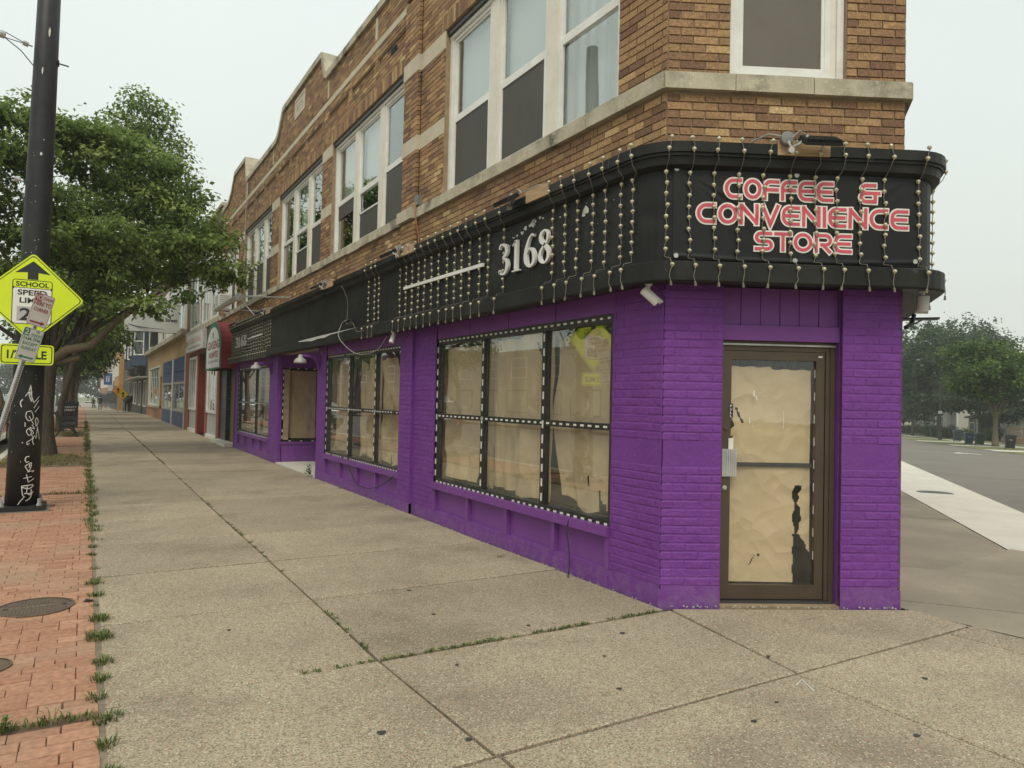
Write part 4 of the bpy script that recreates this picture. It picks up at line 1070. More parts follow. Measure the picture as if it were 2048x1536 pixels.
# foil tape across the glass of window A, clutter on the shelf, dangling cables
q = MB(); q.prism(Fr((XF, 0, 0), (0, -1, 0), (-1, 0, 0)), [(-5.93, 2.33), (-5.87, 2.335), (-5.77, 2.20), (-5.79, 2.15)], -.068, -.065)
q.build('foil_tape', m_metalgrey, SW[0])
def cable(name, pts, r, m, label):
    q = MB(); n = []
    P = [Vector(p) for p in pts]
    for i in range(len(P) - 1):
        p0, p1, p2, p3 = P[max(0, i - 1)], P[i], P[i + 1], P[min(len(P) - 1, i + 2)]
        for k in range(5):
            t = k / 5; n.append(0.5 * ((2 * p1) + (p2 - p0) * t + (2 * p0 - 5 * p1 + 4 * p2 - p3) * t * t + (3 * p1 - p0 - 3 * p2 + p3) * t ** 3))
    n.append(P[-1]); q.tube(n, r, 6)
    return q.build(name, m, None, smooth=True, label=label, category='cable')
m_cab = mat('black_cable', (0.02, 0.02, 0.02), rough=.5); m_cabw = mat('grey_white_cable', (0.42, 0.41, 0.37), rough=.5)
cable('cable', [FM.P(12.2, .53, 0.0), FM.P(12.0, .40, .03), FM.P(11.6, .20, .05), FM.P(11.1, .16, .06), FM.P(10.5, .25, .05), FM.P(10.0, .45, .02), FM.P(9.85, .56, 0.0)], .008, m_cab, 'black cable looping below the second shop window')
cable('cable', [FM.P(5.50, .53, .012), FM.P(5.53, .42, .03), FM.P(5.50, .2, .02), FM.P(5.48, .05, .03), FM.P(5.40, .006, .10), FM.P(5.36, .006, .12)], .005, m_cab, 'thin black cable hanging from the sill near the corner to the pavement')
cable('cable', [FM.P(11.85, 3.52, .31), FM.P(11.82, 3.3, .21), FM.P(11.8, 2.95, .21), FM.P(11.72, 2.86, .24), FM.P(11.4, 2.85, .24), FM.P(11.0, 2.68, .31), FM.P(10.6, 2.66, .32)], .006, m_wire, 'thin brown cable running down the fascia beside three light strands')
cable('cable', [FM.P(11.75, 2.93, .23), FM.P(12.0, 2.88, .24), FM.P(11.85, 2.62, .32), FM.P(11.3, 2.34, .2), FM.P(10.6, 2.36, .12), FM.P(10.2, 2.56, .1)], .006, m_cabw, 'pale cable drooping in a loop under the black fascia')
q = MB(); q.tube([FM.P(11.75, 2.88, .23), FM.P(11.55, 2.75, .24), FM.P(11.45, 2.8, .25), FM.P(11.5, 2.92, .24), FM.P(11.7, 2.94, .22), FM.P(11.85, 2.86, .23)], .007, 6)
q.build('cable_coil', m_cab, None, label='tangled black cable coil on the fascia left of the three strands', category='cable')

# ------------------------------------------------------------------ fascia swept round the corner
Y_END, S_END = 22.9, 4.0
def off_path(p, r=0.16, seg=6):
    n1, n2, n3 = Vector((-1, 0, 0)), N, SN
    def inter(Pa, da, Pb, db):
        M2 = Matrix(((da.x, -db.x), (da.y, -db.y))); t = M2.inverted() @ Vector((Pb.x - Pa.x, Pb.y - Pa.y)); return Pa + da * t.x
    c1 = inter(A + n1 * p, Vector((0, 1, 0)), A + n2 * p, T); c2 = inter(B + n2 * p, T, B + n3 * p, SD)
    pts = [Vector((4.0 - p, y, 0)) for y in (Y_END, 18, 13, 9, 6)]
    for c, d0, d1 in ((c1, Vector((0, 1, 0)), T), (c2, -T, SD)):
        rr = (r + p) * 0.62
        a, b = c + d0 * rr, c + d1 * rr
        for i in range(seg + 1):
            t = i / seg; pts.append(a * (1 - t) ** 2 + c * 2 * t * (1 - t) + b * t * t)
    pts.append(B + n3 * p + SD * 1.5); pts.append(B + n3 * p + SD * S_END)
    return pts
def sweep(prof, name, m, parent, closed=True):
    q = MB(); k = 0; rings = [off_path(p) for p, z in prof]; n = len(rings[0]); np_ = len(prof)
    for i in range(n):
        for j in range(np_): v = rings[j][i]; q.v.append((v.x, v.y, prof[j][1]))
    for i in range(n - 1):
        for j in range(np_ if closed else np_ - 1):
            a = i * np_ + j; b = i * np_ + (j + 1) % np_; q.f.append((a, b, b + np_, a + np_)); q.m.append(0); q.t.append(.5)
    if closed:
        for e in (0, n - 1): q.f.append(tuple(e * np_ + j for j in range(np_))); q.m.append(0); q.t.append(.5)
    return q.build(name, m, parent)
FA = thing('fascia', 'long black fascia wrapping the corner above the purple shopfront', 'fascia', (4.0, 4.3, 2.55))
sweep([(0.0, 3.60), (0.0, 3.675), (0.305, 3.665), (0.305, 3.585), (0.29, 3.582), (0.29, 3.56)], 'top_lip', m_black, FA)
sweep([(0.0, 3.50), (0.0, 3.599), (0.275, 3.56), (0.265, 3.495), (0.21, 3.47)], 'under_lip', m_black, FA)
sweep([(0.0, 2.72), (0.0, 3.49), (0.2, 3.49), (0.2, 2.72)], 'panel', m_black, FA)
sweep([(0.0, 2.60), (0.0, 2.73), (0.20, 2.745), (0.29, 2.735), (0.305, 2.725), (0.305, 2.585), (0.29, 2.57)], 'bottom_ledge', m_black, FA)
# panel seams, peeled paint
q = MB()
for y in (5.95, 8.0, 10.05, 12.1, 14.3, 16.5, 18.6, 20.7): q.box(FM, y, y + .008, 2.75, 3.48, .2, .2035)
for y in (4.65, 7.1, 9.6, 12.4): q.box(FM, y, y + .01, 3.58, 3.665, .305, .308)
q.build('panel_seam', m_blackframe, FA)
m_peel = mat('peeled_paint_metal', (0.62, 0.61, 0.57), (0.45, 0.44, 0.41), rough=.6, scale=20)
q = MB()
rr = random.Random(4)
for (u, z, s) in [(5.10, 3.36, .055), (5.13, 3.32, .03), (6.0, 3.40, .05), (5.96, 3.43, .035), (6.12, 3.38, .03), (6.18, 3.35, .035), (6.28, 3.34, .02), (6.35, 3.33, .018), (5.86, 3.44, .02), (5.80, 3.42, .015), (6.62, 3.30, .018), (6.50, 3.27, .02), (6.42, 3.26, .014), (5.42, 3.38, .02), (5.5, 3.37, .014)]:
    pl_ = []
    for i in range(9):
        a = i * .698; r_ = s * rr.uniform(.25, 1.0); pl_.append((u + r_ * math.cos(a) * 1.5, z + r_ * math.sin(a)))
    q.prism(FM, pl_, .2005, .2018)
for i in range(46):
    u = rr.uniform(4.6, 14); z = rr.uniform(2.8, 3.45); s = rr.uniform(.002, .006); q.box(FM, u, u + s * 2, z, z + s, .2, .2015)
pl_ = [(10.9, 2.742), (11.4, 2.747), (12.1, 2.748), (12.9, 2.744), (13.9, 2.735), (14.6, 2.728)]
q.prism(FM, [(10.9, 2.742), (11.4, 2.736), (11.9, 2.728), (12.4, 2.722), (12.8, 2.69), (13.2, 2.70), (13.6, 2.68), (14.0, 2.70), (14.6, 2.72), (14.6, 2.735), (13, 2.744)], .3052, .3066)
q.build('peeled_paint', m_peel, FA, kind='stuff')
# mounting boards in the lip
for fr, a, b, lab in ((FC, .80, 1.22, 'c'), (FM, 5.55, 5.95, 'm'), (FM, 8.75, 9.3, 'n'), (FM, 12.35, 12.9, 'o'), (FM, 17.3, 17.8, 'p')):
    q = MB(); q.box(fr, a, b, 3.582, 3.69, .24, .312); q.build('mounting_board', m_wood, FA)

# ---- banner with its lettering
def bdisp(t, z):
    """folds running from the two top corners and along the foot"""
    a, b = t - 0.02, 3.50 - z; r_ = math.hypot(a, b) + 1e-3; th = math.atan2(b, a)
    d = 0.016 * math.exp(-((th - .50) / .045) ** 2) + 0.013 * math.exp(-((th - .64) / .04) ** 2) - .010 * math.exp(-((th - .57) / .03) ** 2) + 0.008 * math.exp(-((th - .80) / .05) ** 2)
    d *= min(1, r_ * 2.5) * math.exp(-((r_ - .35) / .6) ** 2)
    a2, b2 = 2.0 - t, 3.52 - z; r2 = math.hypot(a2, b2) + 1e-3; th2 = math.atan2(b2, a2)
    d += (0.010 * math.exp(-((th2 - .55) / .07) ** 2) + .008 * math.exp(-((th2 - .85) / .06) ** 2)) * min(1, r2 * 3) * math.exp(-((r2 - .3) / .4) ** 2)
    if True:
        ex = max(0, .2 - t, t - 1.9) + max(0, 2.86 - z, z - 3.42); d *= min(1, .5 + ex * 9)
    d += 0.012 * math.exp(-((z - 2.80 - -.01 + .02 * math.sin(t * 1.7)) / .012) ** 2) + .004 * math.sin(t * 6 + z * 5)
    return d + 0.004
q = MB(); nu, nz = 110, 60; t0, t1, z0, z1 = 0.012, 2.01, 2.758, 3.50
for j in range(nz + 1):
    for i in range(nu + 1):
        t = t0 + (t1 - t0) * i / nu; z = z0 + (z1 - z0) * j / nz; q.v.append(tuple(FC.P(t, z, .206 + bdisp(t, z))))
for j in range(nz):
    for i in range(nu):
        k_ = j * (nu + 1) + i; q.f.append((k_, k_ + 1, k_ + nu + 2, k_ + nu + 1)); q.m.append(0); q.t.append(.5)
BN = thing('banner', 'black vinyl banner with pink coffee and convenience store lettering on the corner fascia', 'banner', tuple(FC.P(1.0, 2.75, .2)))
q.build('banner_sheet', m_banner, BN, smooth=True)
def arc(cx, cy, rx, ry, a0, a1, n=8): return [(cx + rx * math.cos(math.radians(a0 + (a1 - a0) * i / n)), cy + ry * math.sin(math.radians(a0 + (a1 - a0) * i / n))) for i in range(n + 1)]
k1, k9 = 0.115, 0.885
G = {
 'C': (1.0, [[(0.97, k9)] + arc(.5, .5, .385, .385, 90, 270, 14) + [(0.97, k1)]]),
 'O': (1.0, [arc(.5, .5, .385, .385, 0, 360, 26)]),
 'F': (0.92, [[(0.92, k9)] + arc(.42, .585, .305, .30, 90, 180) + [(.115, 0)], [(.115, .50), (.88, .50)]]),
 'E': (0.96, [[(0.95, k9)] + arc(.42, .585, .305, .30, 90, 180) + arc(.42, .415, .305, .30, 180, 270) + [(.95, k1)], [(.115, .50), (.90, .50)]]),
 'N': (1.0, [[(.115, 0), (.115, 1.0)], [(.08, .93), (.92, .07)], [(.885, 0), (.885, 1.0)]]),
 'V': (1.0, [[(.09, 1.0), (.5, .06), (.91, 1.0)]]),
 'I': (0.23, [[(.115, 0), (.115, 1.0)]]),
 'S': (0.93, [[(.90, k9)] + arc(.31, .69, .195, .195, 90, 270) + arc(.66, .305, .19, .19, 90, -90) + [(.02, k1)]]),
 'T': (0.90, [[(0, k9), (.90, k9)], [(.45, k9), (.45, 0)]]),
 'R': (0.93, [[(.115, 0), (.115, k9), (.6, k9)] + arc(.60, .65, .235, .235, 90, -90)[1:] + [(.3, .415)], [(.45, .42), (.86, 0)]]),
 '&': (1.0, [[(.80, k9)] + arc(.34, .70, .185, .185, 90, 270) + [(.98, .515)], arc(.34, .315, .225, .20, 90, 270) + [(.73, .115), (.73, .70 - .19)]]),
}
m_pink = mat('pink_red_print', (0.60, 0.085, 0.12), (0.56, 0.08, 0.11), rough=.5, scale=8); m_crm = mat('cream_print', (0.84, 0.79, 0.71), rough=.5)
LN = [('COFFEE', .414, 1.300, 3.246, .175, -.028), ('&', 1.50, 1.682, 3.245, .175, -.03), ('CONVENIENCE', .195, 1.912, 3.044, .175, -.026), ('STORE', .660, 1.455, 2.842, .165, -.02)]
for word, ua, ub, z, h, slope in LN:
    ws = [G[c][0] for c in word]; gap = .055; tot = sum(ws) + gap * (len(word) - 1); sx = (ub - ua) / tot; u = ua
    for c, wd in zip(word, ws):
        o_, i_ = MB(), MB()
        fn = lambda a, b: bdisp(a, b)
        for st in G[c][1]:
            def ext(p, e):
                p = list(p)
                if abs(p[0][0] - p[-1][0]) + abs(p[0][1] - p[-1][1]) < 1e-6: return p
                for s_, t_ in ((0, 1), (-1, -2)):
                    d = Vector((p[s_][0] - p[t_][0], p[s_][1] - p[t_][1])).normalized() * e; p[s_] = (p[s_][0] + d.x, p[s_][1] + d.y)
                return p
            def fine(p):
                o = [p[0]]
                for a, b in zip(p, p[1:]):
                    k_ = max(1, int(math.hypot(b[0] - a[0], b[1] - a[1]) / .07)); o += [(a[0] + (b[0] - a[0]) * i / k_, a[1] + (b[1] - a[1]) * i / k_) for i in range(1, k_ + 1)]
                return o
            zs = lambda p: [(u + a * sx, z + (b * .96 + .02) * h + slope * 0) for a, b in p]
            o_.ribbon(FC, zs(fine(ext(st, .045))), h * .295, .2105, fn=fn); i_.ribbon(FC, zs(fine(ext(st, -.01))), h * .155, .2135, fn=fn)
        L1 = o_.build('letter', m_crm, BN); i_.build('letter_fill', m_pink, L1)
        u += (wd + gap) * sx
q = MB()
for t, z in ((.035, 3.475), (.035, 2.785), (.985, 2.775), (1.965, 2.80), (1.0, 3.46)):
    q.lathe(FC.P(t, z, .208 + bdisp(t, z)), N, [(0, .019), (.004, .019), (.0042, .008), (.0043, .0)], 14)
q.build('grommet', m_metalgrey, BN)

# ---- house numbers
def vst_stroke(pts, n=7):
    """smooth (u,z,w) control points"""
    o = []
    for i in range(len(pts) - 1):
        p0, p1, p2, p3 = pts[max(0, i - 1)], pts[i], pts[i + 1], pts[min(len(pts) - 1, i + 2)]
        for k in range(n):
            t = k / n; o.append(tuple(0.5 * ((2 * p1[j]) + (p2[j] - p0[j]) * t + (2 * p0[j] - 5 * p1[j] + 4 * p2[j] - p3[j]) * t * t + (3 * p1[j] - p0[j] - 3 * p2[j] + p3[j]) * t ** 3) for j in range(3)))
    o.append(tuple(pts[-1])); return o
DG = {
 '3': [[(.12, .84, .10), (.16, .93, .08), (.38, .97, .07), (.66, .86, .20), (.66, .66, .20), (.36, .53, .05)], [(.36, .53, .05), (.68, .44, .15), (.76, .25, .22), (.58, .05, .12), (.30, .03, .06), (.12, .12, .10)], [(.06, .16, .02), (.14, .12, .17), (.22, .16, .02)]],
 '1': [[(.42, .97, .20), (.42, .5, .20), (.42, .05, .20)], [(.14, .025, .05), (.70, .025, .05)], [(.14, .82, .03), (.40, .93, .09)]],
 '6': [[(.74, .93, .10), (.56, .97, .06), (.34, .82, .12), (.16, .5, .2), (.18, .22, .22), (.42, .03, .06), (.70, .12, .17), (.76, .32, .21), (.62, .52, .14), (.42, .56, .05), (.26, .46, .04)]],
 '8': [[(.45, .98, .06), (.22, .88, .15), (.20, .72, .19), (.48, .54, .15), (.72, .34, .18), (.70, .14, .14), (.45, .02, .06), (.18, .14, .15), (.16, .32, .15), (.38, .50, .09), (.62, .64, .10), (.68, .80, .13), (.62, .92, .10), (.45, .98, .06)]],
}
def number(label, y0, y1, za, h, v, group=None, thick=.03):
    t = thing('house_number', label, 'house number', tuple(FM.P((y0 + y1) / 2, za, v)), group)
    w_ = (y0 - y1) / 4
    for i, c in enumerate('3168'):
        q = MB(); u = -y0 + i * w_ + w_ * .06
        for st in DG[c]:
            s = vst_stroke(st) if len(st) > 2 or c != '1' else st
            q.ribbon(FR, [(u + a * w_ * .98, za + b * h) for a, b, _ in s], [max(.004, ww * h * .78) for _, _, ww in s], v, v + thick)
        q.build('digit', m_whitep, t)
    return t
number('large white raised numbers 3168 on the black fascia near the corner', 6.62, 5.58, 2.955, .335, .212)
number('small far white numbers 3168 among dense light strands on the fascia', 22.15, 20.5, 2.98, .32, .212)
for lab, ya, yb, za, zb in (('white bar on the fascia left of the large house number', 6.95, 9.25, 3.115, 3.135), ('small white bar on the far fascia beside the small house number', 18.5, 20.3, 3.14, 3.13)):
    q = MB(); m_ = (ya + yb) / 2
    q.prism(FM, [(ya, za), (m_, (za + zb) / 2), (m_, (za + zb) / 2 + .04), (ya, za + .04)], .215, .24); q.prism(FM, [(m_ + .01, (za + zb) / 2), (yb, zb), (yb, zb + .038), (m_ + .01, (za + zb) / 2 + .04)], .215, .24)
    q.build('white_bar', m_whitep, None, label=lab, category='sign trim')

# ---- light strands hanging over the fascia
bulb_me = None
def make_bulb():
    b = MB(); b.lathe((0, 0, -.004), (0, 0, 1), [(0, .004), (.004, .011), (.010, .0165), (.019, .018), (.027, .0145), (.032, .008)], 9)
    b.lathe((0, 0, -.010), (0, 0, 1), [(0, .006), (.012, .008)], 6)
    return b.mesh('bulb', m_bulb, smooth=True)
bulb_me = make_bulb()
def strand(fr, u, label, seed, full=True, light=False, group='light strands hanging over the fascia', top=True, hasbar=False):
    r = random.Random(seed)
    pts = []; bulbs = []
    j = lambda a=.008: r.uniform(-a, a)
    u0_ = u; u = u - .06 if fr is FM else u
    if top:
        p1 = (u + j(.02), 3.675, .315); p2 = (u + j(.012), 3.585, .318)
        pts += [p1, (u + j(), 3.63, .318), p2, (u + j(.015), 3.53, .295), (u + j(.02), 3.48, .25)]
        bulbs += [p1, p2]
    u = u0_
    pu = u + r.uniform(-.015, .015)
    z = 3.43
    pts.append((pu + j(), 3.45, .222))
    while z > 2.80:
        b = (pu + j(.010), z, .226); pts.append(b); bulbs.append(b); pts.append((pu + j(.013), z - .045, .222)); z -= .087 + j(.006)
    pts += [(pu + j(.02), 2.765, .235), (pu + .02, 2.75, .29)]
    b = (pu + .02 + j(), 2.685, .318); pts.append(b); bulbs.append(b)
    e = [(pu + .018 + j(.006), 2.645, .320), (pu + .016 + j(.010), 2.61, .322), (pu + .012 + j(.016), 2.57, .323)]
    pts += e
    W = [fr.P(a, b_, c) for a, b_, c in pts]
    q = MB(); q.tube(W, .0035 if not light else .004, 4)
    t_ = [fr.P(*e[-1]) , fr.P(e[-1][0] + j(.006), e[-1][1] - .035, e[-1][2])]
    q.tube(t_, [.008, .011], 6)
    if light:
        for b in bulbs:
            c = fr.P(*b); q.lathe(c + Vector((0, 0, -.014)), (0, 0, 1), [(0, .006), (.014, .019), (.03, .006)], 5, 1)
        me = q.mesh('light_strand', [m_wire, m_bulb]); o = link('light_strand', me)
        o['label'] = label; o['category'] = 'string lights'; o['group'] = group; return o
    t = thing('light_strand', label, 'string lights', tuple(fr.P(u, 2.45, .32)), group)
    q.build('wire', m_wire, t)
    for b in bulbs:
        o = link('bulb', bulb_me, t); o.parent_type = 'OBJECT'
        o.matrix_basis = Matrix.Translation(fr.P(*b)) @ Matrix.Rotation(r.uniform(-.25, .25), 4, 'X') @ Matrix.Rotation(r.uniform(0, 3), 4, 'Z')
    return t
ORD = ['first', 'second', 'third', 'fourth', 'fifth', 'sixth', 'seventh', 'eighth', 'ninth', 'tenth', 'eleventh', 'twelfth', 'thirteenth', 'fourteenth', 'fifteenth', 'sixteenth', 'seventeenth', 'eighteenth', 'nineteenth', 'twentieth', 'twenty-first', 'twenty-second', 'twenty-third', 'twenty-fourth', 'twenty-fifth']
onb = ['on the bare black left part of the banner', 'through the first O of the middle banner line', 'through the first C of the top banner line', 'through the first F and the V of the banner', 'through the second F and the T of the banner', 'through the first E of the top banner line and the R', 'through the last E of coffee and the last E of store', 'just left of the ampersand on the banner', 'through the last C and E of the middle banner line']
for i, t in enumerate([.14, .33, .53, .74, .94, 1.14, 1.33, 1.52, 1.72]):
    strand(FC, t, 'gold light strand ' + onb[i], 100 + i, group='light strands in front of the banner')
strand(FC, 2.0, 'gold light strand at the right rounded end of the corner fascia', 110)
strand(FC, -.05, 'gold light strand just left of the banner on the rounded corner', 111)
strand(FS, 0.10, 'gold light strand seen edge-on past the right end of the fascia', 112)
strand(FS, 0.75, 'gold light strand further back on the side street fascia', 113)
for i, y in enumerate([4.42, 4.58, 4.78, 4.98, 5.19, 5.39, 5.59]): strand(FM, y, 'gold light strand on the fascia, ' + ORD[i] + ' to the left of the rounded corner', 120 + i, group='light strands right of the large numbers')
strand(FM, 6.52, 'gold light strand broken behind the digit three', 130)
for i, y in enumerate([6.84, 7.06, 7.28, 7.48, 7.69, 7.89, 8.12, 8.34, 8.55, 8.76, 8.98, 9.17, 9.4]): strand(FM, y, 'gold light strand about the long white bar, ' + ORD[i] + ' counted leftward from the large numbers', 140 + i, group='light strands across the white bar')
for i, y in enumerate([10.25, 10.43, 10.7]): strand(FM, y, ['right', 'middle', 'left'][i] + ' strand of the lone trio of light strands on the fascia', 160 + i, group='lone trio of light strands')
for i in range(25):
    strand(FM, 17.6 + i * .215, 'tiny far light strand, ' + ORD[i] + ' in the dense curtain counted from its near edge', 180 + i, light=True, group='dense light strands at the far end of the fascia')

# ---- flood lights on boards, cameras, bell lamps
def flood(fr, u, label, z=3.72, tilt=0.0, conduit=True, k=1.0, ang=.55):
    t = thing('flood_light', label, 'flood light', tuple(fr.P(u, z, .3)), 'flood lights along the top of the fascia')
    q = MB(); q.lathe(fr.P(u - .13 * k, z - .02, .315), fr.V, [(0, .052), (.04, .052), (.045, .044), (.05, .0)], 20); q.build('junction_box', m_greybox, t)
    q = MB(); q.tube([fr.P(u - .13 * k, z - .05, .36), fr.P(u - .11 * k, z - .10, .37), fr.P(u - .06 * k, z - .08, .40), fr.P(u - .0, z - .02, .42)], .011, 6); q.lathe(fr.P(u - .115 * k, z - .125, .35), fr.V, [(0, .02), (.04, .024)], 10); q.build('bracket', m_metalgrey, t)
    h = Fr(fr.P(u, z - .02, .33), fr.U, (fr.V * math.cos(ang) - Vector((0, 0, 1)) * 0).normalized())
    # head: slab tilted downwards
    def PP(a, d, w): return fr.P(u + a, z - .02 - d * math.sin(ang) + w * math.cos(ang), .36 + d * math.cos(ang) + w * math.sin(ang))
    q = MB()
    def hb(a0, a1, d0, d1, w0, w1, mi=0):
        P = [PP(a, d, w_) for w_ in (w0, w1) for d in (d0, d1) for a in (a0, a1)]
        q.add(P, [(0, 1, 3, 2), (4, 6, 7, 5), (0, 4, 5, 1), (2, 3, 7, 6), (0, 2, 6, 4), (1, 5, 7, 3)], mi)
    hb(-.05, .24, 0, .15, -.02, .0)
    hb(-.04, .23, .01, .14, -.024, -.0201, 1)
    for i in range(16): hb(-.045 + i * .018, -.038 + i * .018, .0, .15, .0, .024)
    q.build('lamp_head', [m_blackp, mat('flood_lens', (.22, .21, .19), rough=.3)], t)
    c = MB(); c.tube([fr.P(u - .17 * k, z, .33), fr.P(u - .24, z + .04, .26), fr.P(u - .33, z + .02, .15), fr.P(u - .40, z - .03, .05)], .006, 6)
    c.tube([fr.P(u - .10, z - .02, .36), fr.P(u - .05, z + .03, .38), fr.P(u, z + .01, .37)], .005, 6); c.build('conduit', m_cabw, t)
    return t
flood(FC, .99, 'grey boxed flood light on a wooden board above the banner')
FMl = FM
flood(FM, 6.05, 'black flood light above the large house number', z=3.70, k=-1)
flood(FM, 9.3, 'black flood light on a board above the white bar', z=3.70)
flood(FM, 12.9, 'dark flood light above the bare middle of the fascia', z=3.70)
flood(FM, 17.9, 'flood light at the edge of the dense light strands', z=3.70)
flood(FM, 21.6, 'farthest flood light above the small house number', z=3.70)
def bullet(P, d, label, L=.15, r=.032, m=None, dome=False):
    t = thing('security_camera', label, 'security camera', tuple(P), None)
    P = Vector(P); d = Vector(d).normalized()
    q = MB(); q.lathe(P + Vector((0, 0, 0)), (0, 0, -1), [(0, .03), (.012, .03), (.014, .014), (.05, .012), (.065, .016)], 12); q.build('mount', m_whitep, t)
    c = P - Vector((0, 0, .085))
    q = MB(); q.lathe(c - d * L * .4, d, [(0, r * .7), (.008, r), (L, r), (L, r * .86), (L - .012, r * .8)], 18); q.build('body', m or m_whitep, t, smooth=False)
    q = MB(); q.lathe(c - d * L * .4, d, [(L - .014, r * .79), (L - .010, r * .5), (L - .004, 0.0)], 14); q.build('lens', m_blackframe, t)
    q = MB()
    a = d.cross(Vector((0, 0, 1))).normalized(); b_ = a.cross(d)
    for i in range(7):
        t0_, t1_ = math.radians(20 + i * 20), math.radians(20 + (i + 1) * 20); R0 = r * 1.12
        v = [c - d * L * .35 + (a * math.cos(x) + b_ * math.sin(x)) * R0 + d * y for x, y in ((t0_, 0), (t1_, 0), (t1_, L * 1.12), (t0_, L * 1.12))]
        q.quad(*v)
    q.build('sun_shade', m_whitep, t)
    return t
bullet(FM.P(4.32, 2.585, .14), (.62, -.35, -.62), 'white bullet security camera under the rounded fascia corner', L=.16, r=.036)
bullet(FM.P(9.68, 2.585, .20), (-.45, -.45, -.8), 'small white camera hanging under the fascia between the two shop windows', L=.15, r=.034)
bullet(FC.P(2.10, 2.585, .12), (.1, .1, -.95), 'grey domed camera hanging under the right end of the fascia', L=.13, r=.045, m=mat('grey_plastic', (.42, .41, .39), rough=.5))
q = MB(); q.tube([FS.P(.02, 2.3, .02), FS.P(.1, 2.34, .08), FS.P(.14, 2.42, .1)], .018, 8); q.tube([FS.P(.1, 2.34, .1), FS.P(.3, 2.40, .2)], .008, 6); q.box(FS, .3, .42, 2.40, 2.415, .02, .32)
q.build('sensor_arm', m_blackp, None, label='black sensor arm with white plate at the right edge below the fascia', category='bracket')
def bell(y, label):
    t = thing('bell_lamp', label, 'wall lamp', tuple(FM.P(y, 2.3, .1)), 'bell lamps under the fascia')
    q = MB(); q.prism(Fr((XF, y, 0), (-1, 0, 0), (0, 1, 0)), [(0, 2.15), (0, 2.45), (.34, 2.45), (.34, 2.41), (.14, 2.38), (.06, 2.30), (.04, 2.15)], -.02, .02); q.build('bracket', m_purple2, t)
    q = MB(); c = Vector((XF - .38, y, 2.30)); q.lathe(c, (0, 0, 1), [(-.03, .13), (.0, .125), (.05, .10), (.08, .05), (.14, .03)], 18); q.build('shade', mat('aged_enamel', (.42, .39, .35), (.32, .3, .27), rough=.4), t, smooth=True)
bell(14.12, 'white bell lamp beside the recessed entrance'); bell(18.35, 'white bell lamp beside the far left shop window')
# slanted flag pole tube with its stays above the far end of the fascia
t = thing('rolled_awning', 'cream rolled awning tube projecting below the far upper windows', 'awning', tuple(FM.P(20, 4.1, 0)))
P0, P1 = FM.P(19.6, 4.19, .62), FM.P(23.4, 4.22, .62)
q = MB(); q.tube([P0, P1], .075, 12); q.build('roller_tube', mat('cream_tube', (.70, .68, .60), (.55, .53, .46), rough=.4), t)
q = MB(); q.tube([P0 + Vector((0, -.04, 0)), P0 + Vector((0, .03, 0))], .10, 14); q.build('end_cap', m_metalgrey, t)
q = MB(); q.tube([P0, FM.P(15.6, 3.75, .28)], .014, 6); q.tube([P1 + Vector((0, -.8, -.05)), FM.P(18.6, 3.74, .28)], .014, 6); q.tube([P0, FM.P(19.2, 3.70, .3)], .010, 6); q.tube([P0, FM.P(19.3, 4.25, .0)], .02, 6); q.build('stay_rod', m_metalgrey, t)
t_ = cable('wire', [FM.P(22.1, 8.0, .06), FM.P(22.0, 6.5, .08), FM.P(21.95, 5.0, .10), FM.P(22.0, 4.3, .08)], .008, m_cabw, 'pale vertical wire down the far part of the brick facade')

# ------------------------------------------------------------------ neighbouring buildings on the main street
def brick_wall_mat(name, c1, c2, mortar, sc=1.0):
    """brick bond by texture for walls too far to tell bricks apart (u = world y, z)"""
    m = bpy.data.materials.new(name); m.use_nodes = True; n = m.node_tree; b = n.nodes['Principled BSDF']; L = n.links
    b.inputs['Roughness'].default_value = .85
    g = n.nodes.new('ShaderNodeNewGeometry'); s = n.nodes.new('ShaderNodeSeparateXYZ'); c = n.nodes.new('ShaderNodeCombineXYZ')
    L.new(g.outputs['Position'], s.inputs[0]); a = n.nodes.new('ShaderNodeMath'); a.operation = 'ADD'; L.new(s.outputs['X'], a.inputs[0]); L.new(s.outputs['Y'], a.inputs[1])
    L.new(a.outputs[0], c.inputs['X']); L.new(s.outputs['Z'], c.inputs['Y'])
    t = n.nodes.new('ShaderNodeTexBrick'); L.new(c.outputs[0], t.inputs[0]); t.inputs['Scale'].default_value = 1.0
    t.inputs['Brick Width'].default_value = .213 * sc; t.inputs['Row Height'].default_value = .0686 * sc; t.inputs['Mortar Size'].default_value = .006
    t.inputs['Color1'].default_value = (*c1, 1); t.inputs['Color2'].default_value = (*c2, 1); t.inputs['Mortar'].default_value = (*mortar, 1)
    L.new(t.outputs['Color'], b.inputs['Base Color']); MATS[name] = m; return m
mb_dark = brick_wall_mat('dark_brown_brickwork', (.14, .075, .055), (.20, .11, .075), (.22, .17, .13))
mb_yel = brick_wall_mat('yellow_brickwork', (.40, .255, .10), (.50, .33, .14), (.36, .26, .15))
mb_red = brick_wall_mat('orange_brickwork', (.33, .15, .07), (.42, .20, .10), (.36, .26, .18))
m_red = mat('red_storefront_paint', (.16, .03, .024), (.13, .026, .02), rough=.5, scale=3)
m_redtrim = mat('faded_red_trim', (.30, .085, .06), (.25, .07, .05), rough=.6, scale=3)
m_blue = mat('blue_panel', (.045, .075, .165), (.055, .09, .19), rough=.45, scale=2)
m_bluegrey = mat('blue_grey_siding', (.06, .085, .125), (.05, .07, .105), rough=.7, scale=2)
m_slate = mat('charcoal_storefront', (.06, .062, .06), (.09, .09, .085), rough=.6, scale=3)
m_ochre = mat('ochre_door', (.20, .135, .05), (.165, .11, .042), rough=.5, scale=3)
m_tile = mat('dark_teal_tile', (.02, .04, .055), rough=.3)
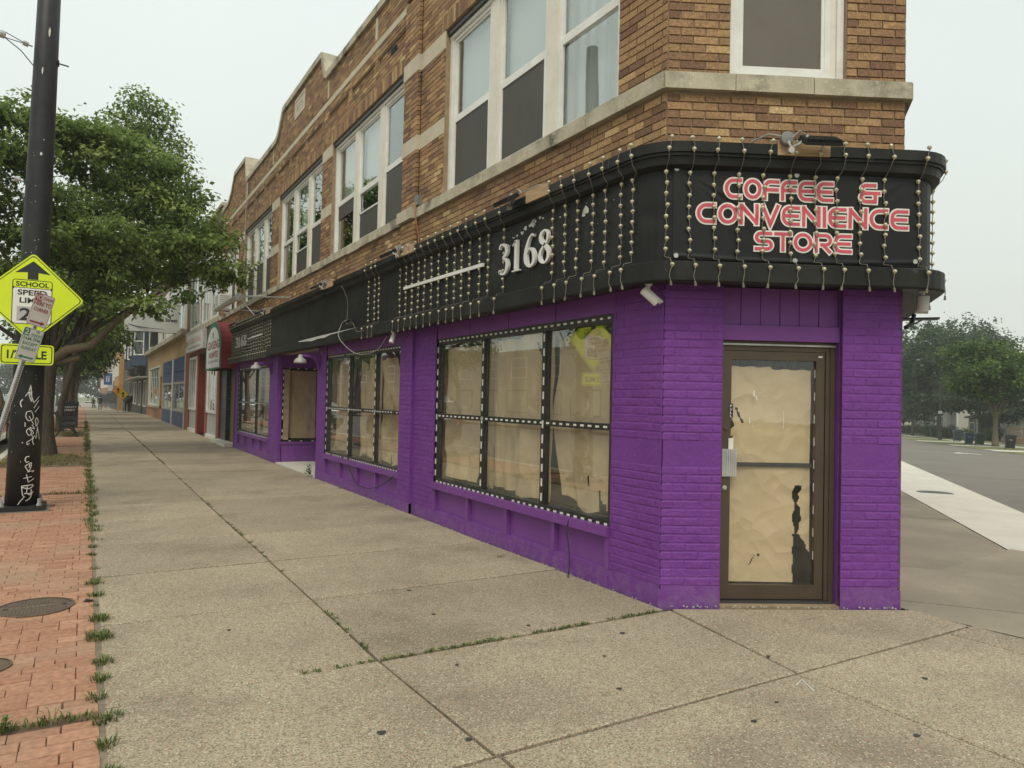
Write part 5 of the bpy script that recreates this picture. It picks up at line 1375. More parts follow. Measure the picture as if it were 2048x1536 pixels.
m_tan = mat('orange_tan_stucco', (.50, .29, .10), (.44, .26, .09), rough=.9, scale=2)
m_roof = mat('brown_shingle', (.20, .12, .075), (.15, .09, .06), rough=.9, scale=5)
m_terr = mat('terracotta_roof', (.42, .16, .09), (.35, .13, .07), rough=.85, scale=5)
m_greyp = mat('pale_grey_panel', (.45, .45, .43), (.38, .38, .36), rough=.5, scale=3)
m_glassd = glass_mat('street_glass', tint=(.55, .58, .56), ior=1.6, gain=1.5)
def rect_part(par, name, m, y0, y1, z0, z1, v0, v1, fr=FM):
    q = MB(); q.box(fr, y0, y1, z0, z1, v0, v1); return q.build(name, m, par)
def simple_window(par, y0, y1, z0, z1, m=m_white, v=0.02, bars=0, rail=True, fr=FM, back=True):
    f = MB(); f.frame(fr, y0, y1, z0, z1, v - .10, v + .02, .10)
    if rail: f.box(fr, y0 + .10, y1 - .10, (z0 + z1) / 2 - .035, (z0 + z1) / 2 + .035, v - .05, v - .01)
    for i in range(bars): u = y0 + (y1 - y0) * (i + 1) / (bars + 1); f.box(fr, u - .04, u + .04, z0 + .10, z1 - .10, v - .05, v - .018)
    wn = f.build('window', m, par)
    q = MB(); q.box(fr, y0 + .05, y1 - .05, z0 + .05, z1 - .05, v - .042, v - .036); q.build('pane', m_glassd, wn)
    return wn
# doorway between the purple shop and the red one (part of the brown building)
rect_part(BL, 'doorway_panel', m_ochre, 23.32, 25.0, 0, 2.62, -.30, -.16)
q = MB()
for i in range(7):
    for j in range(2): q.box(FM, 25.0 + .6 * j, 25.59 + .6 * j, 0.02 + .37 * i, .38 + .37 * i, -.30, -.02)
q.build('tile', m_tile, BL)
rect_part(BL, 'pier', m_purple, 23.30, 23.36, 0, 2.62, -.2, .01)
rect_part(BL, 'doorway_header', m_dark, 23.3, 26.2, 2.6, 3.3, -.3, -.1)
q = MB(); q.box(FM, 23.75, 24.25, 1.15, 1.75, -.158, -.15, 0); q.box(FM, 23.74, 24.26, 1.62, 1.80, -.157, -.147, 1)
q.build('notice_sign', [m_greyp, m_red], None, label='small pale notice with red heading on the ochre wall by the far shop window', category='sign')
q = MB(); q.box(FM, 23.4, 26.2, 0, .10, -.1, .25); q.build('door_step', m_newconc, BL)
# air conditioner in the far upper window
q = MB(); q.box(FM, 25.0, 25.75, 4.42, 4.95, -.1, .32); t = thing('air_conditioner', 'white window air conditioner in the last upper window of the brown building', 'air conditioner', tuple(FM.P(25.3, 4.4, .1)))
q.build('casing', m_white, t); q = MB()
for i in range(7): q.box(FM, 24.992, 24.999, 4.48 + i * .065, 4.51 + i * .065, -.02, .28)
for i in range(7): q.box(FM, 25.05, 25.7, 4.48 + i * .065, 4.51 + i * .065, .321, .327)
q.build('grille', m_greyp, t)

# N1 dark brown brick over a red shopfront
n1 = thing('shop_building', 'dark brown brick building with white upper windows over a red shopfront', 'building', (4, 31, 0))
q = MB(); holes_wall(q, FM, 26.68, 35.9, 3.3, 8.3, [(27.0, 28.75, 4.4, 7.2), (29.1, 31.1, 4.4, 7.2), (31.6, 34.6, 4.4, 7.2)], -.4, 0); q.box(FM, 26.68, 35.9, 0, 8.0, -9, -1.2); q.build('wall', mb_dark, n1)
rect_part(n1, 'sill', m_stone, 26.7, 35.9, 4.2, 4.38, -.2, .08); rect_part(n1, 'coping', m_stone, 26.68, 35.9, 8.3, 8.42, -.45, .06)
simple_window(n1, 27.0, 28.75, 4.4, 7.2); simple_window(n1, 29.1, 31.1, 4.4, 7.2, bars=1); simple_window(n1, 31.6, 34.6, 4.4, 7.2, bars=2)
for a, b in ((26.2, 26.66), (29.15, 29.5), (31.75, 32.05), (34.5, 35.9)): rect_part(n1, 'pilaster', m_redtrim, a, b, 0, 3.4, -.5, .03)
rect_part(n1, 'fascia_board', m_red, 26.2, 35.9, 3.25, 4.18, -.5, .02)
for a, b in ((26.68, 29.13), (32.07, 34.48)):
    rect_part(n1, 'stall_riser', m_greyp, a, b, .12, .92, -.3, -.02); rect_part(n1, 'base', m_white, a, b, 0, .14, -.3, .04)
    simple_window(n1, a + .02, b - .02, .93, 3.2, bars=3, rail=False)
rect_part(n1, 'recess_side', m_red, 29.52, 29.58, 0, 3.25, -1.6, -.1); rect_part(n1, 'recess_side', m_red, 31.68, 31.74, 0, 3.25, -1.6, 0.0)
rect_part(n1, 'shop_door', m_red, 29.6, 31.66, 0, 3.25, -1.6, -1.5)
q = MB(); q.box(FR, -31.5, -30.3, 1.35, 1.95, -.32, -.30); sgn = q.build('shop_sign', m_whitep, None, label='small white sign inside the red shop entrance', category='sign')
ll = scribble(FR, -31.4, 1.68, .14, -.299, .95, 7, 5); merge(ll, scribble(FR, -31.3, 1.45, .08, -.299, .5, 6, 6)); ll.build('lettering', m_blackp, sgn)
t = thing('sign_board', 'white board sign with red letters above the red shop', 'sign', tuple(FM.P(32, 3.5, .1)))
rect_part(t, 'board', m_whitep, 29.5, 34.8, 3.42, 4.17, .03, .16); q = MB(); q.frame(FM, 29.48, 34.82, 3.40, 4.19, .03, .17, .035); q.build('rim', m_greyp, t)
scribble(FR, -34.3, 3.72, .26, .161, 4.2, 13, 9).build('lettering', mat('sign_red', (.55, .05, .05)), t)
scribble(FR, -34.2, 3.50, .13, .161, 4.0, 24, 10).build('lettering', m_blackp, t)
q = MB(); q.lathe(FM.P(34.55, 3.8, .161), (-1, 0, 0), [(0, .16), (.003, .16)], 14); q.build('emblem', mat('sign_green', (.06, .22, .12)), t)
# dome awning
m_awn = mat('maroon_canvas', (.26, .028, .04), (.22, .022, .034), rough=.75, scale=2, bump=.15, bscale=4)
m_green = mat('awning_green', (.05, .17, .10), rough=.6)
t = thing('awning', 'red domed awning with white and green arched front reading ginseng unlimited', 'awning', tuple(FM.P(24.6, 2.4, .2)))
ya, yb = 23.1, 26.2; yc, hw = (ya + yb) / 2, (yb - ya) / 2
prof = [(ya, 2.42)] + [(yc - hw * math.cos(math.radians(a)), 3.05 + .90 * math.sin(math.radians(a))) for a in range(0, 181, 12)] + [(yb, 2.42)]
q = MB(); k_ = 0
for y, z in prof: q.v += [tuple(FM.P(y, z, 0)), tuple(FM.P(y, z, .47))]
for i in range(len(prof) - 1): q.f.append((2 * i, 2 * i + 2, 2 * i + 3, 2 * i + 1)); q.m.append(0); q.t.append(.5)
q.build('canopy', m_awn, t, smooth=False)
q = MB(); q.prism(FM, prof, .471, .49); q.build('front_panel', m_green, t)
inn = [(yc + (y - yc) * .86, 2.47 + (z - 2.42) * .86) for y, z in prof]
q = MB(); q.prism(FM, inn, .4905, .493); q.build('front_field', m_whitep, t)
m_mar = mat('maroon_print', (.22, .02, .04))
text_mb('GINSENG', FR, -25.75, 3.08, .26, .4935, width=2.4, bold=.02).build('lettering', m_mar, t)
text_mb('UNLIMITED', FR, -25.5, 2.80, .19, .4935, width=1.9, bold=.02).build('lettering', m_mar, t)
scribble(FR, -25.6, 2.62, .10, .4935, 2.1, 22, 11).build('lettering', m_blackp, t)
q = MB(); q.lathe(FM.P(yc, 3.52, .4935), (-1, 0, 0), [(0, .11), (.003, .11)], 14); q.build('emblem', m_green, t)

# N2 yellow brick ground floor, pale upper floor
n2 = thing('shop_building', 'yellow brick shop with blue storefront panels and white framed upper floor', 'building', (4, 47, 0))
q = MB(); holes_wall(q, FM, 35.95, 59.4, -.2, 8.6, [(36.1, 47.0, 0, 3.4), (49.2, 57.6, .78, 3.37), (47.6, 49.0, 0, 2.6)] + [(a, a + 3.4, 4.75, 7.4) for a in (37, 41.6, 46.2, 50.8, 55.2)], -.4, 0)
q.box(FM, 35.95, 59.4, 0, 8.3, -10, -1.4); q.build('wall', mb_yel, n2)
rect_part(n2, 'upper_brick', mb_dark, 35.95, 59.4, 7.41, 8.8, .001, .04); rect_part(n2, 'coping', m_stone, 35.95, 59.4, 8.8, 8.95, -.4, .1); rect_part(n2, 'cornice', m_stone, 35.95, 59.4, 4.35, 4.6, -.1, .28)
for a in (37, 41.6, 46.2, 50.8, 55.2):
    simple_window(n2, a, a + 3.4, 4.75, 7.4, bars=2); rect_part(n2, 'upper_panel', m_cream, a - 1.1, a - .02, 4.62, 7.4, .001, .05)
for i, (a, b) in enumerate([(36.1, 41.2), (41.6, 46.9)]):
    for j in range(3):
        l = (b - a) / 3; rect_part(n2, 'blue_panel', m_blue, a + l * j + .02, a + l * (j + 1) - .02, 2.72, 3.4, -.1, .04); rect_part(n2, 'blue_panel', m_blue, a + l * j + .02, a + l * (j + 1) - .02, 2.2, 2.70, -.1, .03)
    simple_window(n2, a, b, .72, 2.2, m=m_metalgrey, bars=1, rail=False); rect_part(n2, 'stall_riser', m_blue, a, b, 0, .70, -.3, .05)
rect_part(n2, 'post', m_white, 41.2, 41.6, 0, 3.4, -.2, .06); rect_part(n2, 'post', m_white, 35.95, 36.1, 0, 3.4, -.2, .06)
simple_window(n2, 49.2, 57.6, .8, 3.35, bars=5, rail=False); rect_part(n2, 'window_ledge', m_stone, 49.0, 57.8, .66, .80, -.1, .12); rect_part(n2, 'door', m_roof, 47.6, 49.0, 0, 2.6, -.4, -.25)
rect_part(n2, 'wall_base', mb_red, 47.0, 59.4, 0, .66, .001, .03)
q = MB(); q.box(FM, 51.0, 51.9, 4.62, 5.5, .06, .45); q.build('window_unit', m_blackp, None, label='dark window unit on the ledge above the yellow brick', category='air conditioner')

# N3 blue-grey house with bays
g3 = gz(70)
n3 = thing('bay_window_house', 'blue-grey house with two bay windows over charcoal storefronts', 'house', (4, 69, g3))
rect_part(n3, 'wall', m_slate, 59.5, 80, g3 - .3, 3.4, -9, 0); rect_part(n3, 'upper_wall', m_bluegrey, 59.5, 80, 3.4, 7.3, -9, -.02)
q = MB()
q.prism(Fr((XF, 59.3, 0), (-1, 0, 0), (0, 1, 0)), [(.9, 7.3), (.9, 7.5), (-4.5, 10.0), (-9, 7.5), (-9, 7.3)], 0, 21)
q.build('roof', m_roof, n3)
for c in (63.5, 73.0):
    q = MB(); P = [(c - 2.3, 0), (c - 1.2, .95), (c + 1.2, .95), (c + 2.3, 0)]
    for (y0, v0), (y1, v1) in zip(P, P[1:]): q.quad(FM.P(y0, 3.7, v0), FM.P(y1, 3.7, v1), FM.P(y1, 7.2, v1), FM.P(y0, 7.2, v0))
    q.add([FM.P(y, 3.7, v) for y, v in P], [(0, 1, 2, 3)]); bay = q.build('bay', m_bluegrey, n3)
    q = MB(); q.prism(FM, [(c - 1.5, 3.1), (c + 1.5, 3.1), (c + 2.1, 3.7), (c - 2.1, 3.7)], 0, .6); q.build('bay_base', m_slate, n3)
    fr = Fr(FM.P(c, 0, .97), (0, 1, 0), (-1, 0, 0)); simple_window(n3, -.65, .65, 4.5, 6.7, fr=fr, v=.03)
    d = (FM.P(c - 1.2, 0, .95) - FM.P(c - 2.3, 0, 0)); nv = Vector((-d.y, d.x, 0)).normalized(); nv = nv if nv.y < 0 else -nv
    fr = Fr(FM.P(c - 1.75, 0, .475), d, nv); simple_window(n3, -.5, .5, 4.5, 6.7, fr=fr, v=.05)
rect_part(n3, 'awning_ledge', m_greyp, 59.5, 80, 2.75, 2.85, 0, .7)
for a in (60.2, 66.0, 72.0, 76): simple_window(n3, a, a + 3.2, g3 + .7, 2.6, bars=2, rail=False); 
rect_part(n3, 'door', m_blackp, 64.0, 65.4, g3, 2.6, 0.0, .06); rect_part(n3, 'plaque', m_stone, 62.6, 63.4, 2.9, 3.9, .001, .35)
def block(name, label, y0, y1, z1, m, cat='building', dx=0.0, wins=True, wm=m_white, shop=m_slate, group=None):
    g = gz(y0); t = thing(name, label, cat, (4 + dx, y0, g), group)
    rect_part(t, 'wall', m, y0, y1, g - .5, z1 + g, -10, -dx); rect_part(t, 'coping', m_stone, y0, y1, z1 + g, z1 + g + .2, -10, .1 - dx)
    rect_part(t, 'shopfront', shop, y0 + .3, y1 - .3, g, g + 3.0, -.1 - dx, .06 - dx)
    if wins:
        n = max(1, int((y1 - y0) / 4)); d = (y1 - y0) / n
        for i in range(n): simple_window(t, y0 + d * i + .9, y0 + d * (i + 1) - .9, g + 4.2, min(g + 6.4, z1 + g - .6), m=wm, v=.04 - dx); simple_window(t, y0 + d * i + .5, y0 + d * (i + 1) - .5, g + .7, g + 2.6, m=m_blackp, v=.08 - dx, rail=False)
    return t
block('tiled_shop', 'low shop with terracotta tiled front beside the blue-grey house', 80.2, 88, 4.6, m_terr, wins=False)
block('dark_shop', 'dark grey narrow building before the orange-tan one', 88.2, 98, 7.2, m_slate, wins=False)
t = block('tan_building', 'orange-tan stucco building jutting above the dark shops', 98.2, 112, 7.6, m_tan, dx=-.5, wins=True)
block('far_shop_row', 'grey shop row far down the street', 112.4, 135, 7.8, mb_dark); block('far_shop_row', 'pale shop row beyond the tan building', 135.4, 165, 9.0, m_greyp)
block('far_shop_row', 'hazy brick block at the end of the street', 165.4, 240, 10.5, mb_red)
# left side of the street, mostly hidden
m_haz = mat('pale_facade', (.42, .40, .36), (.36, .34, .30), rough=.9, scale=.6)
for i, (y0, y1, h, m, lab) in enumerate([(14, 38, 7, mb_red, 'red brick block across the street, mostly out of frame'), (40, 66, 6, m_haz, 'pale low building across the street behind the parked suv'), (70, 110, 7, mb_dark, 'brown block across the street beyond the traffic light'), (118, 200, 9, m_haz, 'hazy pale block across the street far away')]):
    t = thing('opposite_building', lab, 'building', (-24, y0, gz(y0))); fr = Fr((-24, 0, 0), (0, 1, 0), (1, 0, 0))
    q = MB(); q.box(fr, y0, y1, gz(y1) - .5, h, -10, 0); q.build('wall', m, t)
    n = int((y1 - y0) / 5)
    for k_ in range(n): simple_window(t, y0 + 5 * k_ + 1, y0 + 5 * k_ + 3.6, 3.6, min(5.6, h - .6), fr=fr, v=.03); simple_window(t, y0 + 5 * k_ + .8, y0 + 5 * k_ + 4.2, .6, 2.6, fr=fr, v=.03, m=m_blackp, rail=False)

# white street banner on rods fixed to the wall
t = thing('street_banner', 'white hanging street banner reading Main Street beyond the branches', 'banner', (3.0, 40, 4))
fb = Fr((1.5, 38.0, 0), (1, 0, 0), (0, -1, 0))
q = MB(); nb = 20
for i in range(nb + 1):
    u = 2.36 * i / nb; v = .03 * math.sin(i * .5)
    q.v += [tuple(fb.P(u, 4.53, v)), tuple(fb.P(u, 6.1, v))]
for i in range(nb): q.f.append((2 * i, 2 * i + 2, 2 * i + 3, 2 * i + 1)); q.m.append(0); q.t.append(.5)
q.build('cloth', mat('banner_white', (.74, .76, .72), (.70, .72, .69), rough=.7), t)
text_mb('Main Street', fb, 1.27, 5.08, .17, .04, width=.98, bold=.02).build('lettering', m_blackp, t)
q = MB(); q.ribbon(fb, [(0.15, 4.86), (.5, 4.76), (1.0, 4.71), (1.7, 4.70)], [.02, .05, .04, .01], .042); q.build('swoosh', m_bluegrey, t)
q = MB(); q.tube([fb.P(-.05, 6.1, 0), fb.P(2.5, 6.1, 0)], .03, 6); q.tube([fb.P(-.05, 4.53, 0), fb.P(2.5, 4.53, 0)], .02, 6); q.build('banner_rod', m_blackp, t)

# ------------------------------------------------------------------ street pole, signs
def pole_axis(z): k_ = z / 7.06; return Vector((-.685 + .092 * k_, 11.75, z))
def pole_r(z): return .197 - .060 * z / 7
t = thing('street_pole', 'thick black painted street pole with graffiti and bolted base', 'pole', (-.68, 11.75, 0))
q = MB(); q.tube([pole_axis(z) for z in (0.06, 2, 4, 6, 9)], [pole_r(z) for z in (0, 2, 4, 6, 9)], 32); q.build('shaft', m_blackp, t, smooth=True)
q = MB(); q.box(WORLD, -.96, -.41, .0, .065, 11.46, 12.02); q.build('base_plate', m_blackp, t)
for x, y in ((-.90, 11.53), (-.48, 11.53), (-.48, 11.95), (-.90, 11.95)):
    q = MB(); q.lathe((x, y, .06), (0, 0, 1), [(0, .035), (.03, .035), (.031, .022), (.10, .022)], 6); q.build('anchor_bolt', m_metalgrey, t)
q = MB(); q.box(WORLD, -1.02, -.36, -.03, .004, 11.40, 12.08); q.build('grout_pad', mat('grout', (.22, .19, .15), rough=1), t)
m_graf = mat('white_paint_marker', (.78, .77, .70), (.55, .54, .5), rough=.6, scale=60)
GS = [[(-1.22, 0.726), (-1.396, 0.721), (-1.461, 0.682), (-1.379, 0.649), (-1.235, 0.661)], [(-1.453, 0.597), (-1.076, 0.639), (-1.204, 0.529), (-1.44, 0.59)], [(-1.215, 0.575), (-1.166, 0.627)], [(-1.319, 0.517), (-0.916, 0.532), (-0.979, 0.513)], [(-1.5, 0.434), (-0.998, 0.454)], [(-1.341, 0.485), (-1.232, 0.392)], [(-1.229, 0.378), (-0.852, 0.425)], [(-1.616, 0.33), (-0.902, 0.34), (-1.149, 0.292), (-1.585, 0.317)], [(-1.249, 0.339), (-1.253, 0.228), (-0.842, 0.247)], [(-1.587, 0.324), (-1.504, 0.212), (-1.414, 0.185), (-1.598, 0.135), (-1.754, 0.084)], [(-1.423, 0.224), (-1.283, 0.235), (-1.068, 0.212), (-0.989, 0.283)], [(-1.317, 0.131), (-1.058, 0.166), (-0.946, 0.242)], [(-1.357, 1.682), (-1.244, 1.471), (-1.452, 1.576), (-1.357, 1.682)], [(-1.652, 1.535), (-1.425, 1.589), (-1.114, 1.458)], [(-1.543, 1.582), (-1.243, 1.596)], [(-1.793, 1.495), (-1.94, 1.455), (-1.858, 1.39)], [(-1.212, 1.339), (-1.51, 1.325), (-1.553, 1.259), (-1.363, 1.207), (-1.094, 1.246), (-1.209, 1.325)], [(-1.379, 1.273), (-1.038, 1.153)], [(-1.594, 1.187), (-1.568, 1.128)], [(-1.168, 1.154), (-0.991, 1.1), (-1.281, 1.115), (-1.045, 1.048), (-1.136, 1.022)], [(-1.34, 1.108), (-1.478, 1.069), (-1.317, 1.009), (-1.174, 1.048), (-1.338, 1.102)], [(-1.198, 1.022), (-1.062, 0.982), (-1.241, 0.943), (-1.413, 0.918), (-1.376, 0.885), (-1.262, 0.904)], [(-0.932, 1.007), (-1.085, 0.942), (-0.97, 0.882)], [(-1.143, 1.445), (-0.729, 1.538)], [(-1.094, 1.378), (-0.756, 1.485)], [(-1.014, 1.325), (-0.688, 1.405)], [(-0.952, 1.219), (-0.858, 1.139), (-0.711, 1.192), (-0.848, 1.246), (-0.952, 1.219)], [(-0.775, 1.126), (-0.534, 0.951)], [(-0.772, 1.112), (-0.849, 0.967)]]
class Cyl:
    """maps (arc length, z) onto the pole's surface"""
    def P(s, u, z, v=0.0):
        a = pole_axis(z); r_ = pole_r(z) + v; th = u / .19; return Vector((a.x + r_ * math.cos(th), a.y + r_ * math.sin(th), z))
q = MB(); cy = Cyl()
for st in GS:
    pts = [(th * .19, z, 0) for th, z in st]; sm = vst_stroke(pts, 5) if len(pts) > 2 else [tuple(pts[0][j] * (1 - k_ / 6) + pts[1][j] * k_ / 6 for j in range(3)) for k_ in range(7)]
    q.ribbon(cy, [(a, b) for a, b, _ in sm], R.uniform(.008, .013), .0015)
q.build('graffiti', m_graf, t, kind='stuff')
q = MB(); rr = random.Random(8)
for th, z, a, b in [(-1.35, 6.55, .018, .14), (-1.75, 6.0, .012, .11), (-1.5, 4.85, .018, .05), (-1.35, 5.05, .008, .02), (-1.2, 2.4, .008, .02)] + [(rr.uniform(-2.4, -.6), rr.uniform(.1, 5), rr.uniform(.003, .008), rr.uniform(.005, .018)) for _ in range(34)]:
    u = th * .19; pl_ = [(u - a, z), (u - a * .3, z - b * .5), (u + a * .7, z - b * .3), (u + a, z + b * .2), (u + a * .2, z + b * .5), (u - a * .6, z + b * .3)]
    k_ = len(q.v); q.v += [tuple(cy.P(x, y, .0012)) for x, y in pl_]; q.f.append(tuple(range(k_, k_ + 6))); q.m.append(0); q.t.append(.5)
q.build('paint_chips', m_graf, t, kind='stuff')
m_steel = m_metalgrey
# span wires
for z, lab in ((6.35, 'upper span wire with turnbuckle fixed to the street pole'), (4.47, 'lower span wire with turnbuckle fixed to the street pole')):
    w_ = thing('span_wire', lab, 'wire', tuple(pole_axis(z)))
    p = pole_axis(z); d = Vector((-1, -.25, .12)).normalized(); s0 = p + Vector((-pole_r(z), 0, 0))
    q = MB(); q.lathe(s0 + d * .02, d, [(0, .012), (.05, .012)], 8); q.lathe(s0 + d * .36, d, [(-.03, .03), (-.02, .05), (.03, .05), (.05, .03)], 10); q.lathe(s0 + d * .42, d, [(0, .03), (.28, .014)], 8); q.lathe(s0 + d * .07, d, [(0, .035), (.06, .035)], 8); q.build('turnbuckle', m_metalgrey, w_)
    q = MB(); q.tube([s0 + d * .08, s0 + d * .36 + Vector((0, 0, .05))], .006, 5); q.tube([s0 + d * .08, s0 + d * .36 - Vector((0, 0, .03))], .006, 5); q.tube([s0 + d * .68, s0 + d * 12], .008, 5)
    q.tube([s0 + d * .36 - Vector((0, 0, .02)), s0 + d * .15 - Vector((0, 0, .12)), s0 + Vector((0.0, 0, -.26))], .007, 5); q.build('cable', m_cab, w_)
q = MB(); p = pole_axis(6.2); q.tube([p + Vector((pole_r(6) - .02, 0, 0)), p + Vector((.27, -.02, -.02))], .010, 6); q.lathe(p + Vector((pole_r(6) - .01, 0, 0)), (1, 0, 0), [(0, .05), (.02, .05)], 8); q.build('eye_bolt', m_blackp, t)

def rrect(u0, u1, z0, z1, r, n=5):
    o = []
    for cx, cz, a in ((u1 - r, z1 - r, 0), (u0 + r, z1 - r, 90), (u0 + r, z0 + r, 180), (u1 - r, z0 + r, 270)):
        o += [(cx + r * math.cos(math.radians(a + 90 * i / n)), cz + r * math.sin(math.radians(a + 90 * i / n))) for i in range(n + 1)]
    return o
m_fy = mat('fluorescent_yellow_green', (.72, .86, .015), (.68, .82, .012), rough=.45, scale=2)
m_sblk = mat('sign_black', (.02, .02, .018), rough=.5); m_swht = mat('sign_white', (.84, .82, .76), (.78, .76, .70), rough=.5, scale=5)
m_sred = mat('sign_red_faded', (.42, .06, .07), (.36, .05, .06), rough=.5, scale=5); m_sgrn = mat('sign_green_faded', (.06, .28, .18), rough=.5); m_sgry = mat('sign_grey_block', (.5, .48, .46), rough=.5)
# diamond sign on the pole
FD = Fr((-.64, 11.46, 0), (1, 0, .0), (0, -1, 0)); cz = 2.86
t = thing('school_speed_sign', 'yellow-green diamond school speed limit ahead sign on the black pole', 'sign', (-.64, 11.46, 2.3))
def rdiam(h, r=.05):
    o = []
    for a in (0, 90, 180, 270):
        c = ((h - r * 1.414) * math.cos(math.radians(a)), cz + (h - r * 1.414) * math.sin(math.radians(a)))
        o += [(c[0] + r * math.cos(math.radians(a - 45 + 90 * i / 5)), c[1] + r * math.sin(math.radians(a - 45 + 90 * i / 5))) for i in range(6)]
    return o
q = MB(); q.prism(FD, rdiam(.60), 0, .004); q.build('sign_plate', m_fy, t)
for h1, m_, v in ((.575, m_sblk, .0043), (.560, m_fy, .0048)):
    q = MB(); q.prism(FD, rdiam(h1, .045), v, v + .0003); q.build('border', m_, t)
q = MB(); q.prism(FD, [(0, cz + .49), (-.20, cz + .32), (-.06, cz + .335), (-.06, cz + .24), (.06, cz + .24), (.06, cz + .335), (.20, cz + .32)], .0053, .0057); q.build('arrow', m_sblk, t)
q = MB(); q.prism(FD, rrect(-.225, .225, cz - .36, cz + .235, .035), .0053, .0057); q.build('inner_panel', m_sblk, t)
q = MB(); q.prism(FD, rrect(-.215, .215, cz - .35, cz + .120, .03), .0060, .0063); q.build('inner_white', m_swht, t)
q = MB(); q.prism(FD, rrect(-.215, .215, cz + .128, cz + .225, .025), .0060, .0063); q.build('inner_yellow', m_fy, t)
text_mb('SCHOOL', FD, 0, cz + .145, .064, .0065, width=.37, bold=.03, align='C').build('lettering', m_sblk, t)
text_mb('SPEED', FD, 0, cz + .030, .070, .0065, width=.33, bold=.03, align='C').build('lettering', m_sblk, t)
text_mb('LIMIT', FD, 0, cz - .075, .070, .0065, width=.28, bold=.03, align='C').build('lettering', m_sblk, t)
q = MB(); q.prism(FD, rrect(-.165, .165, cz - .32, cz - .125, .005), .0064, .0067); q.build('number_block', m_sgry, t)
text_mb('20', FD, 0, cz - .305, .165, .0069, width=.27, bold=.02, align='C').build('lettering', m_sblk, t)
q = MB(); q.box(WORLD, -.86, -.43, 3.06, 3.10, 11.463, 11.60); q.box(WORLD, -.86, -.43, 2.55, 2.59, 11.463, 11.60); q.build('strap', m_metalgrey, t)
t = thing('distance_plaque', 'small yellow-green half mile plaque below the diamond sign', 'sign', (-.67, 11.46, 2.0))
zc = 2.095
FP = Fr((-.675, 11.46, 0), (1, 0, -.0), (0, -1, 0))
q = MB(); q.prism(FP, rrect(-.30, .30, zc - .135, zc + .135, .04), 0, .004); q.build('sign_plate', m_fy, t)
q = MB(); q.prism(FP, rrect(-.285, .285, zc - .12, zc + .12, .035), .0043, .0046); q.build('border', m_sblk, t)
q = MB(); q.prism(FP, rrect(-.273, .273, zc - .108, zc + .108, .03), .0048, .0051); q.build('field', m_fy, t)
text_mb('1/2 MILE', FP, 0, zc - .055, .11, .0054, width=.44, bold=.03, align='C').build('lettering', m_sblk, t)

# leaning parking sign post
t = thing('parking_sign_post', 'leaning perforated steel post with red and green parking signs', 'sign post', (-1.17, 11.0, 0))
q0, q1 = Vector((-1.165, 11.0, 0)), Vector((-.475, 11.0, 2.90)); ax = (q1 - q0).normalized()
yw = math.radians(40)
su = Vector((math.cos(yw), math.sin(yw), 0)); sv = Vector((math.sin(yw), -math.cos(yw), 0))
sw_ = (ax - su * ax.dot(su) * 0).normalized()
class Lean:
    """sign plane leaning with the post"""
    def __init__(s): s.z = ax; s.n = su.cross(ax).normalized(); s.n = s.n if s.n.y < 0 else -s.n; s.u = s.z.cross(s.n).normalized(); s.u = s.u if s.u.x > 0 else -s.u; s.U = s.u; s.V = s.n
    def P(s, u, z, v=0.0): return q0 + s.z * z + s.u * u + s.n * v
    det = -1
ln = Lean()
q = MB(); L_ = (q1 - q0).length; hole = MB()
w2 = .024
for (u0, u1, v0, v1) in ((-w2, -w2 + .004, -w2, w2), (w2 - .004, w2, -w2, w2), (-w2, w2, -w2, -w2 + .004), (-w2, w2, w2 - .004, w2)):
    q.box(ln, u0, u1, -.1, L_ - .03, v0, v1)
q.build('post', m_metalgrey, t)
z = .05
while z < L_ - .05:
    for s_ in (0, 1):
        P = []
        for i in range(8):
            a = i * math.pi / 4; r_ = .0085
            P.append(ln.P(r_ * math.cos(a), z + r_ * math.sin(a), w2 + .0006) if s_ == 0 else ln.P(w2 + .0006, z + r_ * math.sin(a), r_ * math.cos(a)))
        k_ = len(hole.v); hole.v += [tuple(p) for p in P]; hole.f.append(tuple(range(k_, k_ + 8))); hole.m.append(0); hole.t.append(.5)
    z += .0254 * 1.25
hole.build('post_holes', m_sblk, t, kind='stuff')
